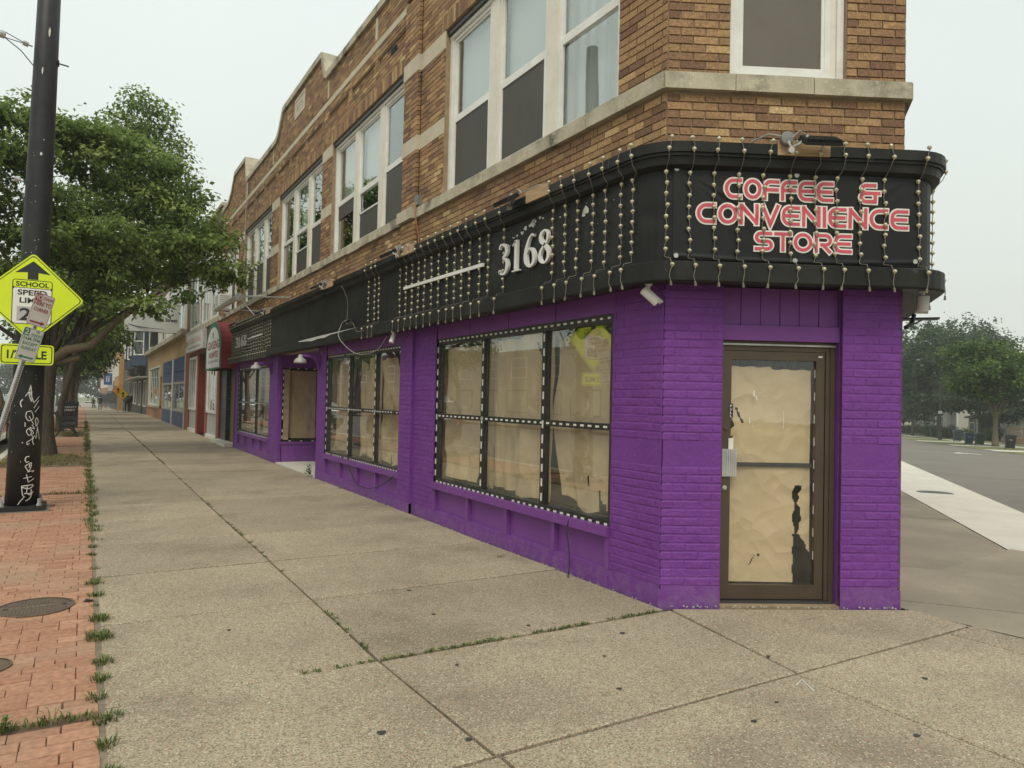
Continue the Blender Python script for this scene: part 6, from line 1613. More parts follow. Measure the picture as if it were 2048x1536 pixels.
def psign(name, label, zc, col, big, small, lines, right):
    s = thing(name, label, 'sign', tuple(ln.P(0, zc - .25, .03)))
    v = w2 + .002; h = .212; w3 = .138
    q = MB(); q.prism(ln, rrect(-w3, w3, zc - h, zc + h, .025), v, v + .003); q.build('sign_plate', m_swht, s)
    q = MB(); q.ribbon(ln, (lambda a: a + [a[0]])(rrect(-w3 + .008, w3 - .008, zc - h + .008, zc + h - .008, .02)), .005, v + .0036); 
    q.ribbon(ln, [(-w3 + .01, zc + .108), (w3 - .01, zc + .108)], .004, v + .0036); q.build('border', col, s)
    q = MB(); q.prism(ln, rrect(-w3 + .008, -.035 if big == 'NO' else -.05, zc + .110, zc + h - .009, .012), v + .0034, v + .0038); q.build('color_block', col, s)
    uc = (-w3 + .008 - .035) / 2 if big == 'NO' else (-w3 + .008 - .05) / 2
    text_mb(big, ln, uc, zc + .123, .072, v + .0042, width=.088 if big == 'NO' else .055, bold=.02, align='C').build('lettering', m_swht, s)
    y = zc + .168 if len(small) > 1 else zc + .14
    for l in small: text_mb(l, ln, .055, y, .033 if len(small) > 1 else .04, v + .0040, width=.15 if len(l) > 3 else .05, bold=.02, align='C').build('lettering', col, s); y -= .05
    y = zc + .055
    for l in lines: text_mb(l, ln, 0, y, .048 if len(lines) < 3 else .040, v + .0040, width=min(.25, .034 * len(l)), bold=.02, align='C').build('lettering', col, s); y -= .078 if len(lines) < 3 else .062
    q = MB(); d = 1 if right else -1; zz = zc - .165
    q.prism(ln, [(-.10 * d, zz - .011), (.05 * d, zz - .011), (.05 * d, zz - .028), (.11 * d, zz), (.05 * d, zz + .028), (.05 * d, zz + .011), (-.10 * d, zz + .011)], v + .0036, v + .0042); q.build('arrow', col, s)
psign('no_standing_sign', 'white and red no standing here to corner sign on the leaning post', L_ - .25, m_sred, 'NO', ['STANDING'], ['HERE TO', 'CORNER'], True)
psign('two_hour_parking_sign', 'white and green two hour parking sign, lower on the leaning post', L_ - .715, m_sgrn, '2', ['HR', 'PARKING'], ['7AM-7PM', 'EXCEPT', 'SUNDAY'], False)

# manhole covers in the pavers
def cover(x, y, rx, label, word=None):
    t = thing('manhole_cover', label, 'manhole cover', (x, y, 0))
    m_iron = mat('brown_cast_iron', (.155, .11, .075), (.11, .08, .055), rough=.65, scale=14, metal=.2, bump=.3, bscale=90)
    q = MB(); n = 36
    for r0, r1, z0_, z1_ in ((rx * .93, rx * 1.0, .009, .009),):
        for i in range(n):
            a, b = 2 * math.pi * i / n, 2 * math.pi * (i + 1) / n
            q.quad((x + r0 * math.cos(a), y + r0 * math.sin(a), z0_), (x + r1 * math.cos(a), y + r1 * math.sin(a), z1_), (x + r1 * math.cos(b), y + r1 * math.sin(b), z1_), (x + r0 * math.cos(b), y + r0 * math.sin(b), z0_))
            q.quad((x + r1 * math.cos(a), y + r1 * math.sin(a), z1_), (x + r1 * math.cos(a), y + r1 * math.sin(a), -.05), (x + r1 * math.cos(b), y + r1 * math.sin(b), -.05), (x + r1 * math.cos(b), y + r1 * math.sin(b), z1_))
    q.build('ring', m_iron, t)
    q = MB(); q.lathe((x, y, -.02), (0, 0, 1), [(0, rx * .915), (.026, rx * .915), (.0265, 0)], 36); q.build('plate', m_iron, t)
    if word:
        q = MB()
        for i in range(-9, 10):
            u = i * rx * .095; hh = math.sqrt(max(0, (rx * .86) ** 2 - u * u)); 
            for a, b in ((-hh, -.055), (.055, hh)):
                if b - a > .01: q.box(WORLD, x + u - .006, x + u + .006, .003, .0095, y + a, y + b)
        q.build('tread_ridges', m_iron, t, kind='stuff')
        ft = Fr((x, y, .004), (1, -.15, 0), (0, 0, 1))
        class Flat:
            def P(s, u, z, v=0.0): return Vector((x + u, y + z, .0072 + v))
        text_mb(word, Flat(), 0, -.022, .045, .0015, width=.30, bold=.02, align='C').build('lettering', mat('iron_letter', (.22, .16, .11), rough=.6), t)
        q = MB()
        for sx in (-1, 1): q.lathe((x + sx * rx * .72, y, .0), (0, 0, 1), [(0, .02), (.0078, .02)], 10)
        q.build('lift_slot', m_sblk, t)
    else:
        q = MB(); q.lathe((x, y, -.01), (0, 0, 1), [(0, rx * .45), (.019, rx * .45), (.0195, 0)], 24); q.build('hub', m_metalgrey, t)
cover(-.265, 6.385, .255, 'oval-looking iron cover with raised lettering in the red pavers', 'LIGHTING')
cover(-.47, 5.13, .155, 'small round iron valve cover at the left edge of the pavers')
s_, q_ = 18.1, 3.3; x_, y_, z_ = SQ(s_, q_)
q = MB(); q.lathe((x_, y_, z_ - .03), (0, 0, 1), [(0, .36), (.034, .36), (.035, 0)], 26); q.build('manhole_cover', mat('grey_iron', (.10, .10, .095), rough=.7, bump=.5, bscale=50), None, label='round iron cover in the pale concrete gutter by the side street', category='manhole cover')

# ------------------------------------------------------------------ vegetation
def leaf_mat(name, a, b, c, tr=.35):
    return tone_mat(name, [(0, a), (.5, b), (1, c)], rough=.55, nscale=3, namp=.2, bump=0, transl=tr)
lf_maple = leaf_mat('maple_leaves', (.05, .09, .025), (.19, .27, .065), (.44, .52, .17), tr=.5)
lf_dark = leaf_mat('dark_leaves', (.018, .038, .016), (.042, .076, .03), (.11, .16, .06), tr=.35)
lf_will = leaf_mat('willow_leaves', (.035, .055, .03), (.075, .105, .055), (.13, .17, .09), tr=.3)
lf_bright = leaf_mat('bright_leaves', (.03, .06, .015), (.065, .12, .022), (.20, .28, .05), tr=.35)
m_bark = mat('grey_brown_bark', (.088, .07, .05), (.045, .036, .026), rough=.95, scale=5, aniso=(7, 7, .8), bump=1.0, bscale=14)
m_bark2 = mat('pale_brown_bark', (.17, .13, .085), (.11, .085, .055), rough=.95, scale=5, aniso=(7, 7, .8), bump=.8, bscale=14)
def crown_mesh(blobs, n, size, seed, droop=.5, clump=.28, shell=.55, per=26, hang=0.0, kw=(.20, .38)):
    """leaf-sized kites gathered in clumps spread through ellipsoids (cx,cy,cz,rx,ry,rz)"""
    g = np.random.default_rng(seed)
    vol = np.array([b[3] * b[4] * b[5] for b in blobs]) ** .75; pr = vol / vol.sum()
    nc = max(4, n // per); bi = g.choice(len(blobs), nc, p=pr); Bb = np.array(blobs)[bi]
    d = g.normal(size=(nc, 3)); d /= np.linalg.norm(d, axis=1)[:, None]; d[:, 2] = d[:, 2] * .9 + .1
    r = shell + (1 - shell) * g.random(nc) ** .6; r *= 1 + .13 * np.sin(d[:, 0] * 5 + seed) * np.cos(d[:, 1] * 6 + d[:, 2] * 5)
    C0 = Bb[:, :3] + d * r[:, None] * Bb[:, 3:6]
    tc_ = np.clip(.42 + .30 * g.normal(size=nc) * .7 + .20 * d[:, 2], 0, 1)  # clumps get lighter upward: light from above put into the leaf tone
    idx = np.repeat(np.arange(nc), per); m = len(idx)
    off = g.normal(size=(m, 3)) * clump * np.array([1, 1, .62]); c = C0[idx] + off
    if hang: c[:, 2] -= g.random(m) * hang
    nrm = g.normal(size=(m, 3)) * .75 + np.array([0, 0, .9]) + d[idx] * .5; nrm /= np.linalg.norm(nrm, axis=1)[:, None]
    ax_ = g.normal(size=(m, 3)) + d[idx] * .8; ax_[:, 2] -= droop * 1.6; ax_ -= nrm * (ax_ * nrm).sum(1)[:, None]; ax_ /= np.linalg.norm(ax_, axis=1)[:, None]
    sd_ = np.cross(nrm, ax_); s = size * g.uniform(.65, 1.3, m)[:, None]
    k1_ = g.uniform(kw[0], kw[1], m)[:, None]
    V = np.empty((m, 5, 3))
    V[:, 0] = c; V[:, 1] = c + ax_ * s * .45 + sd_ * s * k1_ - nrm * s * .06; V[:, 2] = c + ax_ * s - nrm * s * .15
    V[:, 3] = c + ax_ * s * .45 - sd_ * s * k1_ - nrm * s * .06; V[:, 4] = c + ax_ * s * .5 + nrm * s * .05
    base = (np.arange(m) * 5)[:, None]
    F = np.concatenate([base + np.array([0, 1, 2, 4]), base + np.array([0, 4, 2, 3])], 1).reshape(-1, 4)
    me = bpy.data.meshes.new('crown'); nf = len(F)
    me.vertices.add(m * 5); me.vertices.foreach_set('co', V.reshape(-1)); me.loops.add(nf * 4); me.loops.foreach_set('vertex_index', F.reshape(-1).astype(np.int32))
    me.polygons.add(nf); me.polygons.foreach_set('loop_start', (np.arange(nf) * 4).astype(np.int32)); me.polygons.foreach_set('loop_total', np.full(nf, 4, dtype=np.int32))
    me.update(calc_edges=True)
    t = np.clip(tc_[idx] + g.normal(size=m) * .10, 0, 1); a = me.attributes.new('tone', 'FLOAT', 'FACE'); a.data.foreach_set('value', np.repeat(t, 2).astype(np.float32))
    return me
def tree(name, label, base, trunk, blobs, n, size, seed, lm, bm_=None, group=None, r0=.2, twigs=2, **kw):
    """trunk: list of points from the base up to the fork"""
    bm_ = bm_ or m_bark; g = random.Random(seed); t = thing(name, label, 'tree', base, group)
    q = MB(); P = [Vector(base) + Vector((0, 0, -.1))] + [Vector(p) for p in trunk]; nn = len(P)
    dense = []; 
    for i in range(nn - 1):
        for k_ in range(4):
            s = k_ / 4; dense.append(P[i].lerp(P[i + 1], s) + Vector((g.uniform(-.012, .012), g.uniform(-.012, .012), 0)))
    dense.append(P[-1]); m = len(dense)
    q.tube(dense, [r0 * (1.45 if i == 0 else 1.22 if i == 1 else 1.08 if i == 2 else 1.0 - .3 * i / m) for i in range(m)], 14)
    q.build('trunk', bm_, t, smooth=True)
    q = MB(); top = P[-1]
    for ib, b in enumerate(blobs):
        if len(blobs) > 20 and ib % 9: continue
        for k_ in range(twigs):
            e = Vector(b[:3]) + Vector((g.uniform(-.6, .6) * b[3], g.uniform(-.6, .6) * b[4], g.uniform(-.5, .6) * b[5]))
            s = P[-2].lerp(top, g.uniform(.4, 1)); L = (e - s).length; pts = []
            for i in range(7):
                u = i / 6; p = s.lerp(e, u) + Vector((g.uniform(-.06, .06) * L * u * (1 - u) * 3, g.uniform(-.06, .06) * L * u * (1 - u) * 3, L * .18 * u * (1 - u) * 2)); pts.append(p)
            q.tube(pts, [max(.010, r0 * .34 * (1 - i / 6.5) ** 1.2) for i in range(7)], 7)
            for z_ in range(2):
                s2 = pts[3 + z_]; e2 = s2 + Vector((g.uniform(-1, 1) * b[3], g.uniform(-1, 1) * b[4], g.uniform(-.2, 1) * b[5])) * .6
                q.tube([s2, s2.lerp(e2, .5) + Vector((0, 0, .1)), e2], [r0 * .14, r0 * .09, .008], 5)
    q.build('limb', bm_, t, smooth=True)
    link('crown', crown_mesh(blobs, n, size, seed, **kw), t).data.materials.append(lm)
    return t
# near maple whose crown reaches over the pavement
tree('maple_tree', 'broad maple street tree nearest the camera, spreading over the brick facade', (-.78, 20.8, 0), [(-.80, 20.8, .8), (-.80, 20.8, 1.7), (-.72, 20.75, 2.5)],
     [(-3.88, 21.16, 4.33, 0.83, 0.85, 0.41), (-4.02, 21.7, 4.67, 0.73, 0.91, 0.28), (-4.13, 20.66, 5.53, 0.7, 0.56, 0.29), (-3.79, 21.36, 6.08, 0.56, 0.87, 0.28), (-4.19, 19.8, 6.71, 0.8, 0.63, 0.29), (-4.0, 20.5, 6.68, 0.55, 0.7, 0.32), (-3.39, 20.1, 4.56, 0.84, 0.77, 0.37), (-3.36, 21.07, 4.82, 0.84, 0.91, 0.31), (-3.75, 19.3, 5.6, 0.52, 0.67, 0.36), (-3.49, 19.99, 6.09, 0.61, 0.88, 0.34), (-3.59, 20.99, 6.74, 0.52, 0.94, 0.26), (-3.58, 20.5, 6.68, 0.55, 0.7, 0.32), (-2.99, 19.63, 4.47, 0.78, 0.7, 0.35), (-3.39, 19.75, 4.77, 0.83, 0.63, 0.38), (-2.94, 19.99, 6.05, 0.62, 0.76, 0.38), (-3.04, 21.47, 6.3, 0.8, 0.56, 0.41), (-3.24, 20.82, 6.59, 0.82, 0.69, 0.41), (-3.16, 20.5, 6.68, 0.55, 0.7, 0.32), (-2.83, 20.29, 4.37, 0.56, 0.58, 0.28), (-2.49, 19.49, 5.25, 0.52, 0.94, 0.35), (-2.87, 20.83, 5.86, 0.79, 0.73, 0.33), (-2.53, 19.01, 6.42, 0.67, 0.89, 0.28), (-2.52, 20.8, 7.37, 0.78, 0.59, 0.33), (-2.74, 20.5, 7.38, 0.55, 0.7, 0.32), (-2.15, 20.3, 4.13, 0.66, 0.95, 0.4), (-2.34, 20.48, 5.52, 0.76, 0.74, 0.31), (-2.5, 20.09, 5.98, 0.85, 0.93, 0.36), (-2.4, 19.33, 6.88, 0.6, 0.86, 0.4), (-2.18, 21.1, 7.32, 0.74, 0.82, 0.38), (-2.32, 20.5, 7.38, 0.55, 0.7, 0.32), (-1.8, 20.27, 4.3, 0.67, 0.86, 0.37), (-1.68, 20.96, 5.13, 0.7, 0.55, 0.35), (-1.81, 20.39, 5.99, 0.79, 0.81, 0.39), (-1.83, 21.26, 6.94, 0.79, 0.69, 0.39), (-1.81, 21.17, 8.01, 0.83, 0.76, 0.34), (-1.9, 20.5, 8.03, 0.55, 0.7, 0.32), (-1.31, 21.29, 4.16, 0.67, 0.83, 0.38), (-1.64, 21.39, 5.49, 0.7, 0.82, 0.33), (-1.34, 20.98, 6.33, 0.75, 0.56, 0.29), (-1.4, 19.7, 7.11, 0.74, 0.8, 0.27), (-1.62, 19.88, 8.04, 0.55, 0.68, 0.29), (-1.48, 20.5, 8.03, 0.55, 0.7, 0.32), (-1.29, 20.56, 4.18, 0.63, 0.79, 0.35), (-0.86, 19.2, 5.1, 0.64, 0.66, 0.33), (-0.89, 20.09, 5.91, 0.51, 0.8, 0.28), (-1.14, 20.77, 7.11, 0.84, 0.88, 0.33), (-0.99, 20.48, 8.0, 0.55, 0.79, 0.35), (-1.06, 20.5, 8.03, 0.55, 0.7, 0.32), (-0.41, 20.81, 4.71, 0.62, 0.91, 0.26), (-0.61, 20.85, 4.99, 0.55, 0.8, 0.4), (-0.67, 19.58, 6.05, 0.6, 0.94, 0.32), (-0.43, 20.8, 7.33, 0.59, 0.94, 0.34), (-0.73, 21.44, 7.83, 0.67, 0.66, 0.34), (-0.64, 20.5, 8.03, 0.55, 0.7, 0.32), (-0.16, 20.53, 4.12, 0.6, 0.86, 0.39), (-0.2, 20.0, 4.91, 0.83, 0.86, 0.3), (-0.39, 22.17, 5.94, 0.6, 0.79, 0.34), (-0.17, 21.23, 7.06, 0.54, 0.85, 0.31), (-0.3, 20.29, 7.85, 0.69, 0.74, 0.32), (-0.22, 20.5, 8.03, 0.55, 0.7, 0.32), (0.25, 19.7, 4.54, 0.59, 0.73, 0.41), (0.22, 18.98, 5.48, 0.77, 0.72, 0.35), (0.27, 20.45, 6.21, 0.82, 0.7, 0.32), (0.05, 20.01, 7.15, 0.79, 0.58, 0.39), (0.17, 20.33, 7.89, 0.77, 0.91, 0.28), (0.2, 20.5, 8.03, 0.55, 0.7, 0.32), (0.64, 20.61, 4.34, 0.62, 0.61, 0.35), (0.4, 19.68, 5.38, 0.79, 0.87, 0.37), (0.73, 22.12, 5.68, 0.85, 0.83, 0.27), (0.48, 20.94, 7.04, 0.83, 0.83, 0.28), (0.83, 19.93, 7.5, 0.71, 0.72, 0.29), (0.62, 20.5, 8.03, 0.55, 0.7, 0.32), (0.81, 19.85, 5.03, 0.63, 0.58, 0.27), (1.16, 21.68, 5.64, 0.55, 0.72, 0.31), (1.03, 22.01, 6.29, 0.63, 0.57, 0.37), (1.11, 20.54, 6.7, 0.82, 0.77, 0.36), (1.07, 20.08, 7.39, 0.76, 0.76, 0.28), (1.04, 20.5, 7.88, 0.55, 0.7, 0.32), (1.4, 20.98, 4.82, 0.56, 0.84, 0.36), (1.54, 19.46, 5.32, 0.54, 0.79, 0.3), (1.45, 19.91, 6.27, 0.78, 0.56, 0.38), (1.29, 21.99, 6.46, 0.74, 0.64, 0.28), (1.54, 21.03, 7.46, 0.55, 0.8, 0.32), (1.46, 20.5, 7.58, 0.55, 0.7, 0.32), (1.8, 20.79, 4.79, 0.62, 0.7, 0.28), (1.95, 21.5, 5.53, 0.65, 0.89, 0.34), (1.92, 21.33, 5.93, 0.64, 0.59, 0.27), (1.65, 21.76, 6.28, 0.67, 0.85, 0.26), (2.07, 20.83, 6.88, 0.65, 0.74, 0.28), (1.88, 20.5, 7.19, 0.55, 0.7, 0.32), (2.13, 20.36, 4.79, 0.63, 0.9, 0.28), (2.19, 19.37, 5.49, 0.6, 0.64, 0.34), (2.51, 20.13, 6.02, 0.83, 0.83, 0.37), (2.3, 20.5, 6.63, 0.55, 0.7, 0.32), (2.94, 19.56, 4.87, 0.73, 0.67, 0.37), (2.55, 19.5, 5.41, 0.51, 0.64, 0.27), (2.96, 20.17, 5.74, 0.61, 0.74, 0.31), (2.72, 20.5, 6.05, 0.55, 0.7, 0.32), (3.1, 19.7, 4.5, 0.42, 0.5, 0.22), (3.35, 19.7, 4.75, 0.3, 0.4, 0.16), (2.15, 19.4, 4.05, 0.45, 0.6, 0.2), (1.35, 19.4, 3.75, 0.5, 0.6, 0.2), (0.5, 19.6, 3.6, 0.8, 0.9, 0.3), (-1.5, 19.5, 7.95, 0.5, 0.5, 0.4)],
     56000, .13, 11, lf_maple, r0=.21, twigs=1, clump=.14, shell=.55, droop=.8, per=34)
q = MB(); q.tube([(-.70, 20.7, 2.35), (-.4, 20.4, 2.62), (.1, 20.3, 2.75), (.55, 20.2, 3.3), (1.2, 19.9, 3.9)], [.13, .11, .10, .08, .05], 10)
q.tube([(-.72, 20.75, 2.3), (-.25, 20.5, 2.42), (-.12, 20.45, 2.45)], [.10, .085, .08], 9); q.build('maple_bough', m_bark2, bpy.data.objects['maple_tree'], smooth=True)
tree('street_tree', 'tall looser street tree rising behind the near maple', (-.80, 32.5, 0), [(-.75, 32.4, 1.2), (-.45, 32.3, 2.4), (-.3, 32.2, 3.4)],
     [(1.5, 32.4, 13.2, .55, .7, .7), (2.2, 32.4, 12.9, .5, .6, .8), (1.0, 32.5, 12.3, .8, .9, .7), (1.9, 32.3, 11.9, .8, .9, .7), (2.8, 32.4, 11.6, .6, .7, .7), (3.1, 32.4, 10.6, .6, .7, .6), (.4, 32.5, 11.2, 1.1, 1.2, .7), (1.8, 32.5, 10.6, 1.2, 1.3, .8), (.6, 32.5, 9.4, 1.3, 1.3, .8), (3.0, 32.4, 9.4, .8, .9, .6), (3.5, 32.3, 8.6, .5, .8, .5), (-.2, 32, 7.2, 1.9, 1.8, 1.3), (1.2, 31.5, 6.4, 1.8, 1.8, 1.0), (-1.5, 32, 5.6, 1.6, 1.8, 1.0), (2.4, 31.8, 7.6, 1.1, 1.2, .8)], 20000, .17, 12, lf_maple, r0=.13, group='street trees further along the kerb', clump=.26)
for i, y in enumerate((39.5, 47, 56, 66, 78, 92)):
    g_ = gz(y); x = -.8 + .15 * math.sin(i * 2.1)
    tree('street_tree', ['slim trunked street tree behind the litter bin', 'street tree third behind the maple', 'street tree fourth behind the maple', 'hazy street tree past the yellow brick shop', 'far hazy street tree by the walking person', 'farthest street tree on the near kerb'][i], (x, y, g_), [(x, y, g_ + 1.5), (x + .1, y, g_ + 3.0)],
         [(x + .3, y, g_ + 5.2, 2.4, 2.4, 1.9), (x + 1.3, y - .5, g_ + 4.3, 1.5, 1.6, .9), (x - 1, y, g_ + 5.0, 1.8, 2, 1.6), (x + .2, y, g_ + 7.0, 1.5, 1.6, 1.2), (x + 1.6, y, g_ + 5.8, 1.2, 1.3, 1.0)], 6500 if i < 3 else 3600, .22 if i < 3 else .30, 30 + i, lf_dark if i % 2 else lf_maple, r0=.17, group='street trees further along the kerb', clump=.32, per=20)
for i, (x, y, s) in enumerate([(-17.5, 30, 1.0), (-18, 52, 1.0), (-17, 75, 1.1), (-18, 100, 1.2)]):
    tree('roadside_tree', ['green tree across the street beside the first block', 'tree across the street behind the parked suv', 'tree across the street near the traffic light', 'far tree on the other side of the street'][i], (x, y, gz(y)), [(x, y, 1.5 + gz(y)), (x, y, 3 + gz(y))], [(x, y, 6 * s, 3 * s, 3 * s, 2.4 * s), (x + 2, y, 5 * s, 2, 2, 1.6), (x - 1, y + 1, 7.5 * s, 2, 2, 1.5)], 4000, .30, 50 + i, lf_maple, r0=.22, group='trees on the far side of the street', clump=.35, per=20)

for i, (x, y, r_) in enumerate([(-8, 290, 9), (6, 300, 10), (-20, 280, 9), (18, 310, 10)]):
    tree('hazy_tree', ['hazy tree closing the street in the middle', 'hazy tree at the far end behind the shop row', 'hazy tree at the far end left of the road', 'hazy tree behind the last brick block'][i], (x, y, gz(y)), [(x, y, gz(y) + 3), (x, y, gz(y) + 6)], [(x, y, gz(y) + 8, r_, 6, 6), (x + 4, y, gz(y) + 10, r_ * .7, 5, 5)], 5000, .9, 300 + i, lf_dark, r0=.4, clump=1.0, per=20, group='trees closing the street')
# right hand side: trees, houses, hedge, carts
def sqv(s, q, z): x, y, g = SQ(s, q); return (x, y, g + z)
def stree(name, label, s, q, h, rad, n, size, seed, lm, low=.32, r0=.16, bm_=None, tw=2, **kw):
    kw.setdefault('kw', (.35, .6)); kw.setdefault('shell', .35); size *= 1.15
    b = sqv(s, q, 0); g = random.Random(seed); bl = [(b[0], b[1], b[2] + h * (low + 1) / 2, rad, rad, h * (1 - low) / 2)]
    for i in range(6):
        a = g.uniform(0, 6.28); bl.append((b[0] + rad * .55 * math.cos(a), b[1] + rad * .55 * math.sin(a), b[2] + h * g.uniform(low + .08, .88), rad * g.uniform(.45, .65), rad * g.uniform(.45, .65), h * g.uniform(.10, .17)))
    return tree(name, label, b, [(b[0], b[1], b[2] + h * .18), (b[0] + .1, b[1], b[2] + h * low)], bl, n, size, seed, lm, bm_, r0=r0, twigs=tw, **kw)
stree('lawn_tree', 'bright green young tree between the blue bin and the black cart', 67.8, 16.6, 8.6, 3.5, 15000, .20, 61, lf_bright, low=.34, r0=.2, bm_=m_bark2, clump=.30)
stree('shade_tree', 'tall dark tree rising against the shop wall', 124, 19.5, 17.5, 4.5, 13000, .34, 70, lf_dark, low=.12, clump=.4)
stree('lawn_tree', 'darker tree filling the right edge above the black cart', 72, 22.0, 10.0, 3.8, 13000, .22, 62, lf_dark, low=.34, clump=.32)
stree('willow_tree', 'pale drooping willow behind the lamp post', 128, 27.0, 19.5, 6.0, 16000, .34, 63, lf_will, low=.42, droop=1.6, hang=1.8, clump=.4)
stree('shade_tree', 'large dark tree touching the right wall of the shop', 108, 20.0, 15.0, 5.2, 15000, .32, 64, lf_dark, low=.22, clump=.45)
stree('shade_tree', 'broad hazy tree left of the lamp post', 98, 22.5, 9.0, 4.6, 12000, .27, 65, lf_dark, low=.3, clump=.4)
stree('shade_tree', 'dense dark tree behind the blue bin', 96, 26.5, 10.5, 4.0, 12000, .27, 66, lf_dark, low=.16, clump=.4)
stree('shade_tree', 'far tree filling the gap right of the willow', 140, 39, 13, 5.5, 9000, .40, 67, lf_will, low=.2, clump=.5)
stree('shade_tree', 'tree behind the houses at the right edge', 110, 38, 13.5, 5.5, 9000, .36, 68, lf_dark, low=.2, clump=.5)
stree('shade_tree', 'back garden tree beyond the grey house', 160, 33, 15, 7, 9000, .45, 69, lf_dark, low=.1, clump=.6)
for i, (s, q_) in enumerate([(150, 20), (175, 22), (150, 50), (120, 52)]):
    stree('shade_tree', ['hazy tree closing the end of the side street', 'farthest hazy tree down the side street', 'tree line piece behind the lawn', 'tree behind the right hand houses'][i], s, q_, 12 + i, 6, 6000, .5, 80 + i, lf_dark, low=.1, clump=.6)
def house(label, s0, s1, q0, q1, h, m, roofm, wins, rh=2.2):
    b = sqv(s0, q0, 0); fr = Fr((b[0], b[1], sz((s0 + s1) / 2)), SD, -SN); fe = Fr((b[0], b[1], sz((s0 + s1) / 2)), SN, -SD); t = thing('house', label, 'house', b); L = s1 - s0; D = q1 - q0
    q = MB(); q.box(fr, 0, L, -.5, h, -D, 0)
    for i in range(int(h / .22)): q.box(fr, 0, L, .22 * i, .22 * i + .2, 0, .012)
    for i in range(int(h / .22)): q.box(fe, 0, D, .22 * i, .22 * i + .2, 0, .012)
    q.build('wall', m, t)
    fg = Fr(fr.P(-.4, 0, 0), SN, SD); q = MB(); q.prism(fg, [(-.5, h), (-.5, h + .15), (D / 2, h + rh), (D + .5, h + .15), (D + .5, h)], 0, L + .8); q.build('roof', roofm, t)
    for (a, b2, c, d, f_) in wins: simple_window(t, a, b2, c, d, fr=fr if f_ == 0 else fe, v=.04)
    q = MB(); q.box(fr, -.03, .12, 0, h, .0, .04); q.box(fr, L - .12, L + .03, 0, h, .0, .04); q.box(fe, 0, .15, 0, h, 0, .05); q.box(fe, D - .15, D, 0, h, 0, .05); q.build('corner_board', m_white, t)
    return t
m_sid1 = mat('grey_siding', (.27, .28, .27), (.24, .25, .24), rough=.8); m_sid2 = mat('white_siding', (.55, .53, .47), (.5, .48, .43), rough=.8)
house('pale grey house with white framed window behind the left lamp post', 140, 150, 23.5, 32, 4.4, m_sid1, m_slate, [(1.5, 3.5, 1.4, 3.4, 0), (6.0, 8.0, 1.4, 3.4, 0), (2, 3.6, 1.4, 3.4, 1)])
house('cream house with porch window left of the willow trunk', 122, 131, 25.0, 33, 4.9, m_sid2, m_slate, [(2, 4, 1.4, 3.8, 0), (7, 9, 1.4, 3.8, 0), (3, 5, 1.5, 3.8, 1), (6, 7.5, 1.5, 3.8, 1)])
house('white sided house behind the wooden porch rail at the right edge', 92, 102, 25.5, 34, 4.6, m_sid2, m_sid1, [(2, 4, 1.2, 3.2, 0), (6, 7.4, 1.2, 3.2, 0), (2, 4, 1.3, 3.2, 1)])
# porch rail, garage-like grey shed
t = thing('porch', 'dark wooden porch railing in front of the white house', 'porch', sqv(86, 24, 0)); fr = Fr(sqv(84, 23.3, 0), SN, -SD)
q = MB(); q.box(fr, -1.5, 3.2, .0, .55, -3, 0); q.build('deck', m_roof, t); q = MB(); q.box(fr, -1.5, 3.2, 1.45, 1.58, -.05, .07); q.box(fr, -1.5, 3.2, .62, .7, -.03, .04); q.build('rail', m_roof, t)
for i in range(18):
    q = MB(); q.box(fr, -1.45 + i * .265, -1.39 + i * .265, .7, 1.45, -.02, .03); q.build('baluster', m_roof, t)
for i in range(3):
    q = MB(); q.box(fr, -1.5 + i * 2.25, -1.36 + i * 2.25, 0, 1.7, -.08, .08); q.build('rail_post', m_roof, t)
house('small dark grey garage between the trees and the porch', 104, 108, 23.5, 27.5, 2.7, m_slate, m_slate, [(1, 3.5, .2, 2.2, 0)], rh=.8)
# hedges
def hedge(label, s0, s1, q0, q1, h, n, seed, lm=lf_dark):
    c = sqv((s0 + s1) / 2, (q0 + q1) / 2, h * .5); bl = []; k_ = max(2, int((s1 - s0) / 1.5))
    for i in range(k_): p = sqv(s0 + (s1 - s0) * (i + .5) / k_, (q0 + q1) / 2, h * .5); bl.append((p[0], p[1], p[2], 1.0, (q1 - q0) / 2 + .4, h * .55))
    o = link('hedge', crown_mesh(bl, n, .22, seed, clump=.2, shell=.3)); o.data.materials.append(lm); o['label'] = label; o['category'] = 'hedge'; return o
hedge('long dark hedge along the far lawn left of the lamp post', 112, 128, 21.5, 23.5, 1.5, 7000, 91)
hedge('farther clipped hedge reaching the shop wall edge', 130, 172, 22.5, 24.5, 1.7, 8000, 95)
hedge('ragged low bushes beside the lamp post base', 100, 112, 23.5, 25.5, 1.6, 6000, 92, lf_maple)
hedge('weedy bushes in front of the garage', 84, 92, 26, 28, 1.5, 5000, 93, lf_bright)
